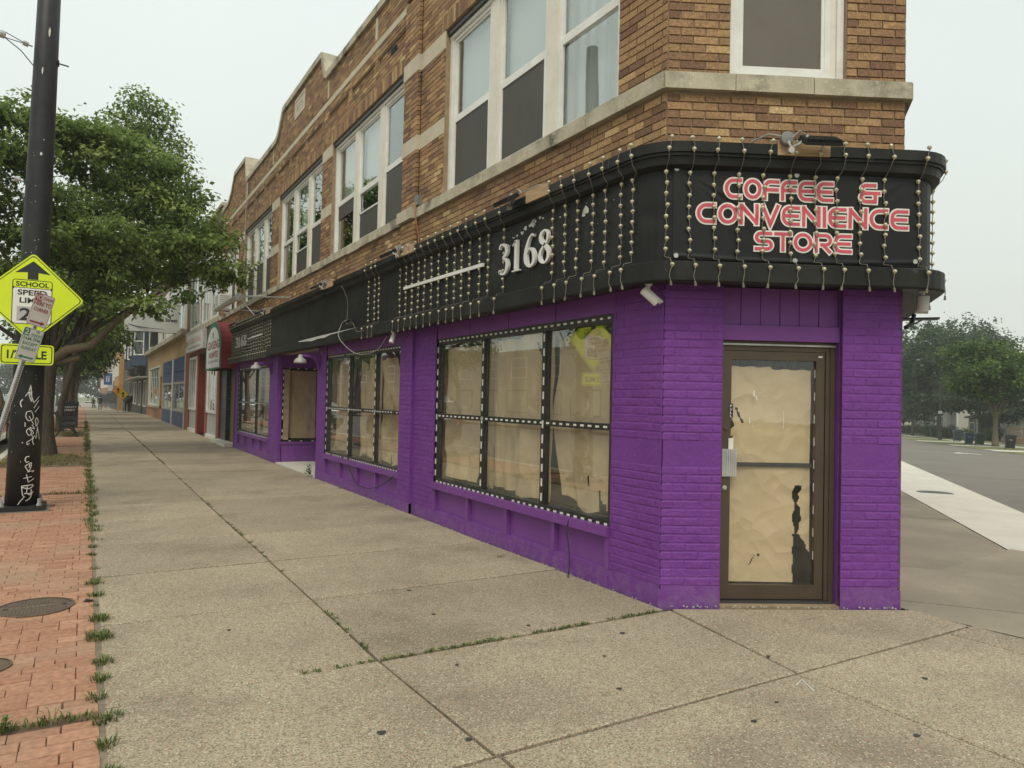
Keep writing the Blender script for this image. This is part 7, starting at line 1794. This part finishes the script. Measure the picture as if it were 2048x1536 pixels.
# lamp post on the verge
x_, y_, z_ = sqv(94, 17.6, 0); t = thing('lamp_post', 'dark street lamp post with curved arm in front of the willow', 'lamp post', (x_, y_, z_))
q = MB(); q.tube([(x_, y_, z_), (x_, y_, z_ + 1.6), (x_, y_, z_ + 1.7), (x_, y_, z_ + 8.6)], [.20, .19, .12, .09], 12); q.build('post', m_blackp, t)
q = MB(); a = SN * -1
q.tube([Vector((x_, y_, z_ + 8.3)) + a * d + Vector((0, 0, hh)) for d, hh in ((0, 0), (.6, .55), (1.3, .85), (2.1, .95))], .05, 8); q.build('arm', m_blackp, t)
q = MB(); c = Vector((x_, y_, z_ + 9.2)) + a * 2.3; q.lathe(c, (0, 0, 1), [(-.08, .18), (0, .2), (.08, .12)], 10); q.build('lamp_head', m_greybox, t)
q = MB(); q.box(WORLD, x_ - .16, x_ + .16, z_ + 3.0, z_ + 3.25, y_ - .16, y_ + .16); q.lathe((x_, y_, z_ + 3.25), (0, 0, 1), [(0, .14), (.2, .05)], 8); q.build('meter_box', m_greyp, t)

# wheeled carts
def cart(label, s, q_, rz, m, lm=None, sc=1.0, mark=True, group='wheeled bins on the verge'):
    t = local_thing('wheeled_bin', label, 'bin', group)
    lm = lm or m
    b = MB(); w0, d0, w1, d1, h = .25, .24, .33, .37, .93
    vs = [(-w0, -d0, .08), (w0, -d0, .08), (w0, d0, .08), (-w0, d0, .08), (-w1, -d1, h), (w1, -d1, h), (w1, d1, h), (-w1, d1, h)]
    b.add(vs, [(0, 3, 2, 1), (4, 5, 6, 7), (0, 1, 5, 4), (1, 2, 6, 5), (2, 3, 7, 6), (3, 0, 4, 7)]); b.box(WORLD, -w1 - .025, w1 + .025, h - .07, h, -d1 - .025, d1 + .025); b.build('body', m, t)
    b = MB(); k_ = []
    for i in range(7):
        a = math.pi * i / 6; k_.append((-(w1 + .04) * math.cos(a), h + .004 + .12 * math.sin(a) ** .6))
    b.prism(Fr((0, d1 + .05, 0), (1, 0, 0), (0, -1, 0)), k_, 0, 2 * d1 + .10); b.build('lid', lm, t)
    for sx in (-1, 1):
        b = MB(); b.lathe((sx * .24, .30, .12), (1, 0, 0), [(-.03, .10), (-.028, .12), (.028, .12), (.03, .10)], 14); b.build('wheel', m_sblk, t)
    b = MB(); b.tube([(-.25, .42, h - .04), (.25, .42, h - .04)], .018, 6); b.box(WORLD, -.25, -.21, h - .08, h - .01, .36, .43); b.box(WORLD, .21, .25, h - .08, h - .01, .36, .43); b.build('handle', m, t)
    if mark:
        b = MB(); fc = Fr((0, -.32, 0), (1, 0, 0), (0, -1, .0))
        b.prism(fc, [(-.10, .66), (.12, .66), (.12, .69), (-.10, .69)], .012, .014); b.prism(fc, [(-.08, .74), (-.02, .70), (.05, .72), (.03, .78), (-.06, .80)], .016, .018); b.build('emblem', m_greyp, t)
    t.location = sqv(s, q_, .0); t.rotation_euler = (0, 0, rz); t.scale = (sc,) * 3; return t
m_cartb = mat('black_cart_plastic', (.018, .02, .024), rough=.5); m_cartn = mat('blue_cart_plastic', (.02, .045, .10), rough=.5, scale=2); m_cartg = mat('dark_teal_plastic', (.02, .04, .045), rough=.5)
cart('black wheeled bin with white emblem right of the young tree', 61.2, 15.9, -1.0, m_cartb)
cart('blue wheeled bin with pale emblem, front one of the pair', 71.7, 15.6, -.95, m_cartn, m_cartg)
cart('dark wheeled bin close beside the blue one', 71.9, 16.45, -.8, m_cartg, mark=False)
cart('tall dark bin standing behind the blue one', 85.5, 17.6, -.9, m_cartg, sc=1.15, mark=False)
cart('dark teal bin by the hedge at the shop wall edge', 112, 20.2, -.9, m_cartg, sc=1.2, mark=False)

# ---- grass: tufts in the joints, verge, weeds
def blades(spots, name, seed, m, label=None, cat=None, kind='stuff', parent=None):
    """spots: (x,y,z,radius,height,count)"""
    g = random.Random(seed); q = MB()
    for (x, y, z, r_, h, n) in spots:
        for _ in range(n):
            a = g.uniform(0, 6.28); d = r_ * g.random() ** .7; bx, by = x + d * math.cos(a), y + d * math.sin(a)
            hh = h * g.uniform(.25, .85); a2 = a + g.uniform(-.8, .8); ln_ = hh * g.uniform(.35, 1.1); w_ = g.uniform(.0022, .0045) * (1 if h < .3 else 2)
            dx, dy = math.cos(a2), math.sin(a2); px, py = -dy * w_, dx * w_
            p0 = Vector((bx, by, z)); p1 = p0 + Vector((dx * ln_ * .4, dy * ln_ * .4, hh * .75)); p2 = p0 + Vector((dx * ln_, dy * ln_, hh * g.uniform(.75, 1.0)))
            s = Vector((px, py, 0)); q.add([p0 - s, p0 + s, p1 + s * .8, p1 - s * .8, p2], [(0, 1, 2, 3), (3, 2, 4)], 0, g.random())
    o = q.build(name, m, parent, tone=True)
    if kind: o['kind'] = kind
    if label: o['label'] = label
    if cat: o['category'] = cat
    return o
lf_grass = leaf_mat('grass_blades', (.05, .085, .02), (.10, .155, .035), (.34, .32, .15), tr=.25)
lf_dry = leaf_mat('dry_grass_blades', (.12, .12, .04), (.22, .20, .08), (.38, .33, .16), tr=.2)
g = random.Random(5); sp = []
# seam between pavers and slabs: individual tufts near, fuller strip beyond
for y, r_, h, n in [(2.15, .05, .05, 60), (2.9, .04, .04, 50), (3.15, .05, .05, 60), (3.45, .05, .045, 70), (3.75, .045, .05, 60), (4.05, .07, .05, 110), (4.35, .05, .05, 60), (4.62, .05, .055, 70), (4.92, .06, .05, 90), (5.42, .085, .06, 220), (5.85, .07, .06, 150), (6.25, .03, .03, 30), (6.55, .06, .04, 80), (6.95, .07, .05, 100), (7.1, .04, .04, 40), (7.55, .05, .03, 50), (8.2, .05, .04, 60), (8.6, .05, .04, 60)]:
    sp.append((.128 + g.uniform(-.02, .02), y, 0, r_, h, n))
y = 9.0
while y < 44:
    dens = 1 if 9.3 < y < 12.6 or y > 13 else .4
    if g.random() < .8: sp.append((.125 + g.uniform(-.03, .03), y, 0, g.uniform(.05, .10), g.uniform(.04, .10) * (1.5 if y > 24 else 1), int(g.uniform(35, 80) * dens)))
    y += g.uniform(.12, .30)
blades(sp, 'seam_grass', 1, lf_grass)
sp = []
for (x0, x1, y0, yy_, dens) in ((-1.5, .10, 4.14, 4.14, .8), (-1.5, .10, 13.27, 13.27, .5), (-1.0, .1, 24.5, 24.5, .5)):
    x = x0
    while x < x1: sp.append((x, y0 + g.uniform(-.02, .02), 0, .035, .05 if g.random() < .85 else .10, int(30 * dens))); x += g.uniform(.03, .08)
# joint running to the corner, and along the middle seam
for (x0, y0, x1, y1, gaps) in ((1.15, 4.19, 3.95, 4.20, ((1.15, 1.6), (3.0, 3.05))), ):
    x = x0
    while x < x1:
        if g.random() < .75: sp.append((x, y0 + g.uniform(-.008, .012), 0, .028, .022, 28))
        x += g.uniform(.03, .07)
y = 4.25
while y < 34:
    if g.random() < (.55 if 7.5 < y < 12 or y > 18 or 4.8 < y < 5.6 else .12): sp.append((1.61 + g.uniform(-.01, .01), y, 0, .03, .022, 22))
    y += g.uniform(.07, .2)
sp.append((3.96, 12.4, 0, .06, .04, 40)); sp.append((3.05, 5.55, 0, .0, .0, 0)); sp.append((3.75, 6.4, 0, .05, .03, 30))
blades(sp, 'joint_grass', 2, lf_grass)
sp = []
for _ in range(330): sp.append((g.uniform(-1.5, .12), g.uniform(17.9, 20.9), .03, .08, g.uniform(.05, .12), 22))
for _ in range(200): sp.append((g.uniform(-1.3, .10), g.uniform(29.7, 33.3), .03, .08, g.uniform(.06, .14), 16))
blades(sp, 'pit_grass', 3, lf_dry)
sp = []
for _ in range(1500):
    s, q_ = g.uniform(42, 112), g.uniform(13.7, 29)
    if abs(q_ - 18.7) < .9: continue
    p = sqv(s, q_, -.01); sp.append((p[0], p[1], p[2], .8, g.uniform(.05, .10), 16))
blades(sp, 'lawn_grass', 4, lf_dry)
# broad-leaved weeds
def weed(label, x, y, z, h, n, seed, lw=.03):
    g = random.Random(seed); t = thing('weed', label, 'weed', (x, y, z)); q = MB(); q.tube([(x, y, z), (x + .01, y, z + h * .6), (x + .015, y, z + h)], [.004, .003, .002], 5); q.build('stem', MATS['grass_blades'], t)
    q = MB()
    for i in range(n):
        a = i * 2.4; f = i / n; b = Vector((x + .01, y, z + h * (.08 + .9 * f))); L = h * (.5 - .25 * f) * g.uniform(.8, 1.2); d = Vector((math.cos(a), math.sin(a), .45)); s = Vector((-math.sin(a), math.cos(a), 0)) * lw * (1 - .4 * f)
        q.add([b, b + d * L * .45 + s, b + d * L, b + d * L * .45 - s], [(0, 1, 2), (0, 2, 3)], 0, g.random())
    q.build('leaf', lf_grass, t, tone=True); return t
weed('leafy green weed growing at the entrance step of the purple shop', 3.93, 14.45, 0, .24, 26, 1)
weed('small broad-leaved weed in the paver joint at lower left', -.62, 4.13, 0, .07, 9, 2, .022)
weed('small weed beside the dandelion stalk in the paver joint', -.28, 4.13, 0, .08, 10, 3, .022)
# litter and pebbles
q = MB(); g = random.Random(12); m_peb = mat('pebble_chip', (.6, .57, .5), (.4, .37, .32), rough=.8)
for _ in range(60):
    x, y = (g.uniform(.2, 3.9), g.uniform(2, 12)) if g.random() < .5 else (g.uniform(4.2, 6.2), g.uniform(2.4, 3.6))
    if x > 4 and y > 4.3 - (x - 4) * .53: continue
    s = g.uniform(.003, .009); q.box(WORLD, x, x + s * 1.6, 0, s, y, y + s)
for _ in range(70):
    t_ = g.uniform(0, CH); p = FC.P(t_, 0, g.uniform(.01, .05)); s = g.uniform(.003, .012); q.box(WORLD, p.x, p.x + s, 0, s, p.y, p.y + s)
for _ in range(160):
    p = FM.P(g.uniform(4.3, 13.6), 0, g.uniform(.01, .05)); s = g.uniform(.003, .008); q.box(WORLD, p.x, p.x + s, 0, s, p.y, p.y + s)
q.build('pebbles', m_peb, None, kind='stuff')
q = MB()
for x, y, r_ in ((1.28, 3.28, .028), (1.62, 3.02, .022), (2.65, 3.15, .018), (2.9, 3.6, .014), (3.3, 3.9, .02), (3.85, 3.1, .02), (3.0, 2.5, .022), (3.6, 2.0, .024), (1.4, 2.5, .03), (4.4, 2.4, .02), (.9, 5.2, .02), (2.3, 4.9, .018), (2.0, 3.9, .016), (3.3, 2.6, .015), (.55, 3.0, .02), (2.4, 5.6, .02), (2.8, 4.35, .018)):
    n = 9; P = [(x + r_ * R.uniform(.6, 1.2) * math.cos(i * 6.283 / n), y + r_ * R.uniform(.5, 1) * math.sin(i * 6.283 / n)) for i in range(n)]
    k_ = len(q.v); q.v += [(a, b, .0052) for a, b in P]; q.f.append(tuple(range(k_, k_ + n))); q.m.append(0); q.t.append(.5)
q.build('gum_stain', mat('old_gum', (.05, .045, .04), rough=.8), None, kind='stuff')
q = MB(); q.add([(.04, 6.38, .004), (.09, 6.36, .02), (.12, 6.40, .005), (.06, 6.43, .018)], [(0, 1, 2, 3)]); q.build('litter', m_sblk, None, label='dark scrap lying on the pavers beside the iron cover', category='litter')
q = MB(); q.ribbon(Fr((0, 0, 0), (1, 0, 0), (0, 0, 1)), [(0, 0), (1, 0)], .001, 0)
q = MB(); P = [(3.60, 2.70), (3.70, 2.74), (3.62, 2.60)]
q.tube([(x, y, .006) for x, y in P], .0035, 5); q.build('straw', m_whitep, None, label='bent white straw lying on the slabs in front of the door', category='litter')

# ------------------------------------------------------------------ bench, bin, rack
m_bench = mat('dark_green_black_paint', (.022, .032, .028), (.03, .04, .036), rough=.4)
bt_ = thing('park_bench', 'black cast iron bench with slats facing the pavement', 'bench', (-.5, 30, 0))
fbn = Fr((-.85, 29.6, 0), (1, 0, 0), (0, 1, 0))      # u outward to the pavement, v along the bench
for v0 in (0.0, 1.7):
    q = MB(); f2 = Fr((-.85, 29.6 + v0, 0), (1, 0, 0), (0, -1, 0))
    q.ribbon(f2, [(.0, .0), (.08, .10), (.17, .25), (.30, .33), (.42, .33), (.53, .24), (.60, .10), (.68, 0)], .05, 0, .05)
    q.ribbon(f2, [(.17, .25), (.14, .42), (.08, .60), (-.02, .84)], .05, 0, .05)
    q.ribbon(f2, [(.53, .24), (.58, .36), (.60, .44)], .045, 0, .05); q.ribbon(f2, [(.14, .42), (.35, .40), (.60, .44)], .05, 0, .05)
    q.ribbon(f2, [(.10, .60), (.25, .64), (.50, .65), (.62, .60), (.60, .44)], .035, -.01, .06); q.ribbon(f2, [(-.04, .84), (-.02, .86), (.02, .84)], .03, 0, .05)
    q.ribbon(f2, [(.2, .24), (.28, .20), (.36, .24), (.44, .20), (.5, .24)], .02, .01, .04)
    q.build('end_frame', m_bench, bt_)
for i in range(5):
    q = MB(); q.box(fbn, .15 + i * .092, .225 + i * .092, .43, .455, .0, 1.7); q.build('seat_slat', m_bench, bt_)
for i in range(4):
    q = MB(); a = .10 - i * .033; q.box(Fr((-.85, 29.6, 0), (1, 0, 0), (0, 1, 0)), a, a + .025, .50 + i * .09, .565 + i * .09, 0, 1.7); q.build('back_slat', m_bench, bt_)
t = thing('litter_bin', 'black litter bin enclosure reading university district beside the bench', 'litter bin', (-.6, 36.8, 0))
q = MB(); q.box(WORLD, -.98, -.22, .05, 1.0, 36.6, 37.3); q.build('casing', m_blackp, t)
q = MB(); q.prism(Fr((0, 36.58, 0), (1, 0, 0), (0, -1, 0)), [(-.98, 1.0), (-.22, 1.0), (-.22, 1.04), (-.30, 1.05), (-.45, 1.22), (-.95, 1.04)], -.7, .01); q.build('lid', m_blackp, t)
q = MB(); q.box(WORLD, -.28, -.20, 1.0, 1.15, 36.58, 37.3); q.box(WORLD, -1.0, -.20, .98, 1.03, 36.57, 37.32); q.build('rim', m_blackp, t)
fl = Fr((0, 36.598, 0), (1, 0, 0), (0, -1, 0)); m_let = mat('pale_letters', (.62, .62, .58))
text_mb('UNIVERSITY', fl, -.60, .88, .085, .002, width=.66, bold=.01, align='C').build('lettering', m_let, t); text_mb('DISTRICT', fl, -.60, .75, .085, .002, width=.54, bold=.01, align='C').build('lettering', m_let, t)
t = thing('bike_rack', 'thin dark bicycle rack posts left of the litter bin', 'bike rack', (-1.3, 34, 0))
for y in (33.5, 34.5, 35.5):
    q = MB(); q.tube([(-1.15, y, 0), (-1.15, y, .85), (-1.25, y + .1, .95), (-1.35, y + .2, .85), (-1.35, y + .2, 0)], .025, 8); q.build('hoop', m_blackp, t)

# ------------------------------------------------------------------ cars
def car(label, m, dims=(4.9, 1.95, 1.85), suv=True, group=None, detail=True):
    L, W, H_ = dims; t = local_thing('parked_car', label, 'car', group); hw = W / 2
    # local: x across, y along (front at +L/2)
    side_ = [(-L / 2, .45), (-L / 2 + .02, 1.0), (-L / 2 + .10, 1.12)] + ([(-L / 2 + .35, H_ * .93), (-L / 2 + .7, H_), (L * .08, H_), (L * .24, 1.18)] if suv else [(-L / 2 + .5, 1.15), (-L / 2 + 1.2, H_), (L * .02, H_), (L * .20, 1.08)]) + [(L / 2 - .25, .98), (L / 2, .75), (L / 2, .40), (L / 2 - .1, .28), (-L / 2 + .1, .28)]
    ring = []
    for (y, z) in side_:
        k_ = 1.0 if z < 1.05 else 1.0 - .16 * (z - 1.05) / (H_ - 1.05); ring.append((y, z, hw * k_))
    q = MB(); n = len(ring)
    q.v += [(-w_, y, z) for y, z, w_ in ring] + [(w_, y, z) for y, z, w_ in ring]
    q.f += [tuple(range(n)), tuple(range(2 * n - 1, n - 1, -1))] + [(i, (i + 1) % n, n + (i + 1) % n, n + i) for i in range(n)]; q.m += [0] * (n + 2); q.t += [.5] * (n + 2)
    b = q.build('body', m, t); md = b.modifiers.new('bevel', 'BEVEL'); md.width = .05; md.segments = 3; md.limit_method = 'ANGLE'
    mg = MATS.get('car_glass') or mat('car_glass', (.015, .018, .02), rough=.08, spec=.8)
    def strip_(ya, yb, za, zb):
        for sx in (-1, 1):
            q = MB(); ka = 1.0 - .16 * (za - 1.05) / (H_ - 1.05); kb = 1.0 - .16 * (zb - 1.05) / (H_ - 1.05)
            q.quad((sx * (hw * ka + .006), ya[0], za), (sx * (hw * ka + .006), ya[1], za), (sx * (hw * kb + .006), yb[1], zb), (sx * (hw * kb + .006), yb[0], zb)); q.build('side_window', mg, t)
    if suv:
        zt = H_ - .14; strip_((-L / 2 + .45, -L * .16), (-L / 2 + .62, -L * .16), 1.18, zt); strip_((-L * .14, L * .05), (-L * .14, L * .04), 1.18, zt); strip_((L * .07, L * .20), (L * .06, L * .11), 1.18, zt)
        q = MB(); q.quad((-hw * .86, -L / 2 + .125, 1.2), (hw * .86, -L / 2 + .125, 1.2), (hw * .80, -L / 2 + .30, H_ - .20), (-hw * .80, -L / 2 + .30, H_ - .20)); q.build('rear_window', mg, t)
    else:
        zt = H_ - .10; strip_((-L / 2 + .8, -L * .12), (-L / 2 + 1.2, -L * .12), 1.12, zt); strip_((-L * .10, L * .14), (-L * .10, L * .04), 1.12, zt)
        q = MB(); q.quad((-hw * .8, -L / 2 + .56, 1.18), (hw * .8, -L / 2 + .56, 1.18), (hw * .74, -L / 2 + 1.14, H_ - .04), (-hw * .74, -L / 2 + 1.14, H_ - .04)); q.build('rear_window', mg, t)
    for sy in (-L * .31, L * .32):
        for sx in (-1, 1):
            q = MB(); q.lathe((sx * (hw - .10), sy, .36), (sx, 0, 0), [(-.13, .30), (-.12, .36), (.10, .36), (.115, .33)], 22); wh = q.build('wheel', m_sblk, t, smooth=False)
            q = MB(); q.lathe((sx * (hw + .012), sy, .36), (sx, 0, 0), [(0, .23), (.008, .21), (.01, .0)], 16); q.build('rim', m_metalgrey, wh)
    mr_ = MATS.get('tail_light') or mat('tail_light', (.35, .02, .02), rough=.2)
    for sx in (-1, 1):
        q = MB(); q.box(WORLD, sx * hw * .86 - .09, sx * hw * .86 + .09, .85, 1.15, -L / 2 - .02, -L / 2 + .12); q.build('tail_light', mr_, t)
        q = MB(); q.box(WORLD, sx * hw * .8 - .14, sx * hw * .8 + .14, .68, .84, L / 2 - .12, L / 2 + .012); q.build('headlight', m_whitep, t)
    q = MB(); q.box(WORLD, -hw * .95, hw * .95, .38, .62, -L / 2 - .07, -L / 2 + .05); q.build('bumper', m_sblk, t)
    if suv:
        for sx in (-1, 1):
            q = MB(); q.tube([(sx * hw * .72, -L * .36, H_ + .0), (sx * hw * .72, -L * .34, H_ + .05), (sx * hw * .72, L * .02, H_ + .05), (sx * hw * .72, L * .05, H_)], .02, 6); q.build('roof_rail', m_metalgrey, t)
    return t
m_carb = mat('black_car_paint', (.012, .013, .015), rough=.15, coat=.8); m_cars = mat('silver_car_paint', (.32, .33, .33), rough=.25, metal=.5, coat=.5); m_carw = mat('white_car_paint', (.65, .65, .63), rough=.3, coat=.5)
c = car('black suv parked at the kerb behind the leaning sign post', m_carb); c.location = (-3.05, 26.3, -.13)
for i, (lab, m, x, y) in enumerate([('silver saloon parked ahead of the black suv', m_cars, -3.0, 40, ), ('dark car parked beyond the bench and bin', m_carb, -3.0, 47), ('silver car parked further along the kerb', m_cars, -2.9, 60), ('white car far off on the road', m_carw, -6.2, 95), ('hazy pale car crossing at the end of the street', m_carw, .5, 185)]):
    c = car(lab, m, (4.6, 1.85, 1.45), suv=False, group='cars seen along the street'); c.location = (x, y, -.13 + gz(y)); 
    if i == 4: c.rotation_euler = (0, 0, 1.57)
# traffic signal across the street
t = thing('traffic_signal', 'small traffic signal head across the street above the parked suv', 'traffic light', (-6.6, 64, 0))
q = MB(); q.tube([(-12, 64, 0), (-12, 64, 6.2), (-6.0, 64, 6.4)], .09, 8); q.build('mast', m_metalgrey, t)
for x in (-6.6, -5.9):
    q = MB(); q.box(WORLD, x - .18, x + .18, 4.3, 5.6, 63.8, 64.1); q.tube([(x, 64, 5.6), (x, 64, 6.4)], .03, 6); hd = q.build('signal_head', m_blackp, t)
    for k_ in range(3):
        q = MB(); q.lathe((x, 63.8, 5.35 - k_ * .42), (0, -1, 0), [(0, .13), (.12, .14)], 10); q.build('visor', m_sblk, hd)

# ------------------------------------------------------------------ people
def person(label, P, rz, h=1.75, jacket=(.02, .022, .028), pants=(.05, .07, .11), hair=(.03, .025, .02), stride=.18, pack=None, group=None, hood=False):
    t = local_thing('person', label, 'person', group); k_ = h / 1.75
    V = {'pel': (0, 0, .95), 'sp': (0, .0, 1.15), 'ch': (0, .0, 1.36), 'nk': (0, 0, 1.50), 'hd': (0, .015, 1.60), 'ht': (0, .02, 1.72),
         'hl': (-.10, 0, .90), 'kl': (-.11, stride * .6, .50), 'al': (-.11, stride * .9, .09), 'tl': (-.12, stride * 1.0 + .15, .04), 'hr': (.10, 0, .90), 'kr': (.11, -stride * .3, .50), 'ar': (.11, -stride * 1.1, .12), 'tr': (.12, -stride * 1.0 + .12, .04),
         'sl': (-.19, 0, 1.42), 'el': (-.25, -.06, 1.14), 'wl': (-.25, .04, .90), 'fl': (-.245, .07, .80), 'sr': (.19, 0, 1.42), 'er': (.25, -.04, 1.14), 'wr': (.25, .08, .90), 'fr': (.245, .11, .80)}
    rad = dict(pel=.155, sp=.15, ch=.17, nk=.06, hd=.085, ht=.075, hl=.10, kl=.065, al=.045, tl=.035, hr=.10, kr=.065, ar=.045, tr=.035, sl=.075, el=.055, wl=.04, fl=.035, sr=.075, er=.055, wr=.04, fr=.035)
    E_ = [('pel', 'sp'), ('sp', 'ch'), ('ch', 'nk'), ('nk', 'hd'), ('hd', 'ht'), ('pel', 'hl'), ('hl', 'kl'), ('kl', 'al'), ('al', 'tl'), ('pel', 'hr'), ('hr', 'kr'), ('kr', 'ar'), ('ar', 'tr'), ('ch', 'sl'), ('sl', 'el'), ('el', 'wl'), ('wl', 'fl'), ('ch', 'sr'), ('sr', 'er'), ('er', 'wr'), ('wr', 'fr')]
    ks = list(V); me = bpy.data.meshes.new('body'); me.from_pydata([tuple(c * k_ for c in V[n]) for n in ks], [(ks.index(a), ks.index(b)) for a, b in E_], [])
    tmp = bpy.data.objects.new('tmp', me); COL.objects.link(tmp); tmp.modifiers.new('s', 'SKIN'); sm = tmp.modifiers.new('d', 'SUBSURF'); sm.levels = 1; sm.render_levels = 1
    for i, n in enumerate(ks): me.skin_vertices[0].data[i].radius = (rad[n] * k_, rad[n] * k_ * (.75 if n in ('pel', 'sp', 'ch') else 1))
    me.skin_vertices[0].data[0].use_root = True
    dg = bpy.context.evaluated_depsgraph_get(); m2 = bpy.data.meshes.new_from_object(tmp.evaluated_get(dg)); bpy.data.objects.remove(tmp)
    m2.materials.clear()
    for nm, c in (('skin', (.30, .18, .12)), ('jacket', jacket), ('pants', pants), ('shoe', (.02, .02, .02))): m2.materials.append(mat(f'{nm}_{round(sum(c) * 1000)}', c, rough=.85))
    for p in m2.polygons:
        z = p.center.z / k_; x = abs(p.center.x) / k_
        p.material_index = 3 if z < .10 else (0 if z > 1.50 or (x > .19 and z < .88) else (1 if z > .92 or x > .19 else 2)); p.use_smooth = True
    link('body', m2, t)
    q = MB(); q.lathe((0, -.005, 1.60 * k_), (0, 0, 1), [(0, .098 * k_), (.06, .108 * k_), (.12, .092 * k_), (.16, .03)], 12); q.build('hood' if hood else 'hair', mat(f'hair_{round(sum(hair) * 1000)}', hair, rough=.9), t, smooth=True)
    if pack:
        q = MB(); q.lathe((0, -.20, .98), (0, 0, 1), [(0, .12), (.05, .19), (.30, .20), (.42, .15), (.47, .06)], 12); q.build('backpack', mat('backpack_cloth', pack, rough=.8), t, smooth=True)
    t.location = P; t.rotation_euler = (0, 0, rz); return t
person('person in dark jacket and blue jeans walking on the far pavement', (1.66, 100, gz(100)), math.pi, stride=.22)
person('person in dark coat with large dark backpack near the orange signs', (3.45, 76, gz(76)), .1, h=1.82, jacket=(.02, .035, .04), pants=(.012, .012, .014), pack=(.015, .03, .035), hood=True, stride=.08, hair=(.02, .03, .035))
person('second person in black standing just right of the backpack wearer', (3.9, 78, gz(78)), .4, h=1.78, jacket=(.015, .018, .02), pants=(.012, .012, .014), stride=.05, hair=(.5, .5, .48), hood=True)
person('distant dark figure left of the walking person', (1.3, 135, gz(135)), .2, jacket=(.03, .03, .035))
# orange work signs on stands
m_or = mat('orange_sign', (.75, .30, .01), rough=.5); m_ye = mat('yellow_sign', (.80, .52, .01), rough=.5)
for lab, x, y, zc, m, r_ in (('orange diamond work sign facing the pavement', 2.55, 72, 1.95, m_or, .46), ('yellow diamond sign leaning in front of the orange one', 2.9, 71, 1.6, m_ye, .42)):
    g0 = gz(y); t = thing('work_sign', lab, 'sign', (x, y, g0), 'work signs on the pavement'); f_ = Fr((x, y, g0), (1, .1, 0), (.1, -1, 0))
    q = MB(); q.prism(f_, [(0, zc + r_), (-r_, zc), (0, zc - r_), (r_, zc)], 0, .02); q.build('sign_plate', m, t)
    q = MB(); q.prism(f_, [(-.05, zc - .25), (.05, zc - .25), (.05, zc + .05), (.15, zc + .05), (0, zc + .25), (-.15, zc + .05), (-.05, zc + .05)], .022, .026); q.build('symbol', m_sblk, t)
    q = MB(); q.tube([(x, y + .05, g0), (x, y + .05, g0 + zc)], .03, 6); q.tube([(x - .4, y + .05, g0 + .03), (x + .4, y + .05, g0 + .03)], .03, 6); q.build('stand', m_greyp, t)
q = MB(); g0 = gz(112); q.box(WORLD, 2.2, 3.2, g0 + 3.4, g0 + 5.0, 111.9, 112.0, 0); q.box(WORLD, 2.5, 2.6, g0 + 3.8, g0 + 4.6, 111.88, 111.9, 1); q.box(WORLD, 2.75, 2.85, g0 + 3.8, g0 + 4.6, 111.88, 111.9, 1)
q.build('blue_sign', [mat('blue_sign', (.04, .10, .30), rough=.5), m_whitep], None, label='blue projecting sign far down the row of shops', category='sign')

# ------------------------------------------------------------------ haze
hz = MB(); hz.box(WORLD, -300, 420, -11, 60, -60, 520)
m_hz = bpy.data.materials.new('haze_air'); m_hz.use_nodes = True; n = m_hz.node_tree; n.nodes.clear()
o = n.nodes.new('ShaderNodeOutputMaterial'); pv = n.nodes.new('ShaderNodeVolumePrincipled'); pv.inputs['Color'].default_value = (.86, .90, .88, 1); pv.inputs['Density'].default_value = .0008; pv.inputs['Anisotropy'].default_value = 0.2
n.links.new(pv.outputs[0], o.inputs['Volume'])
hz.build('haze', m_hz, None, kind='stuff')
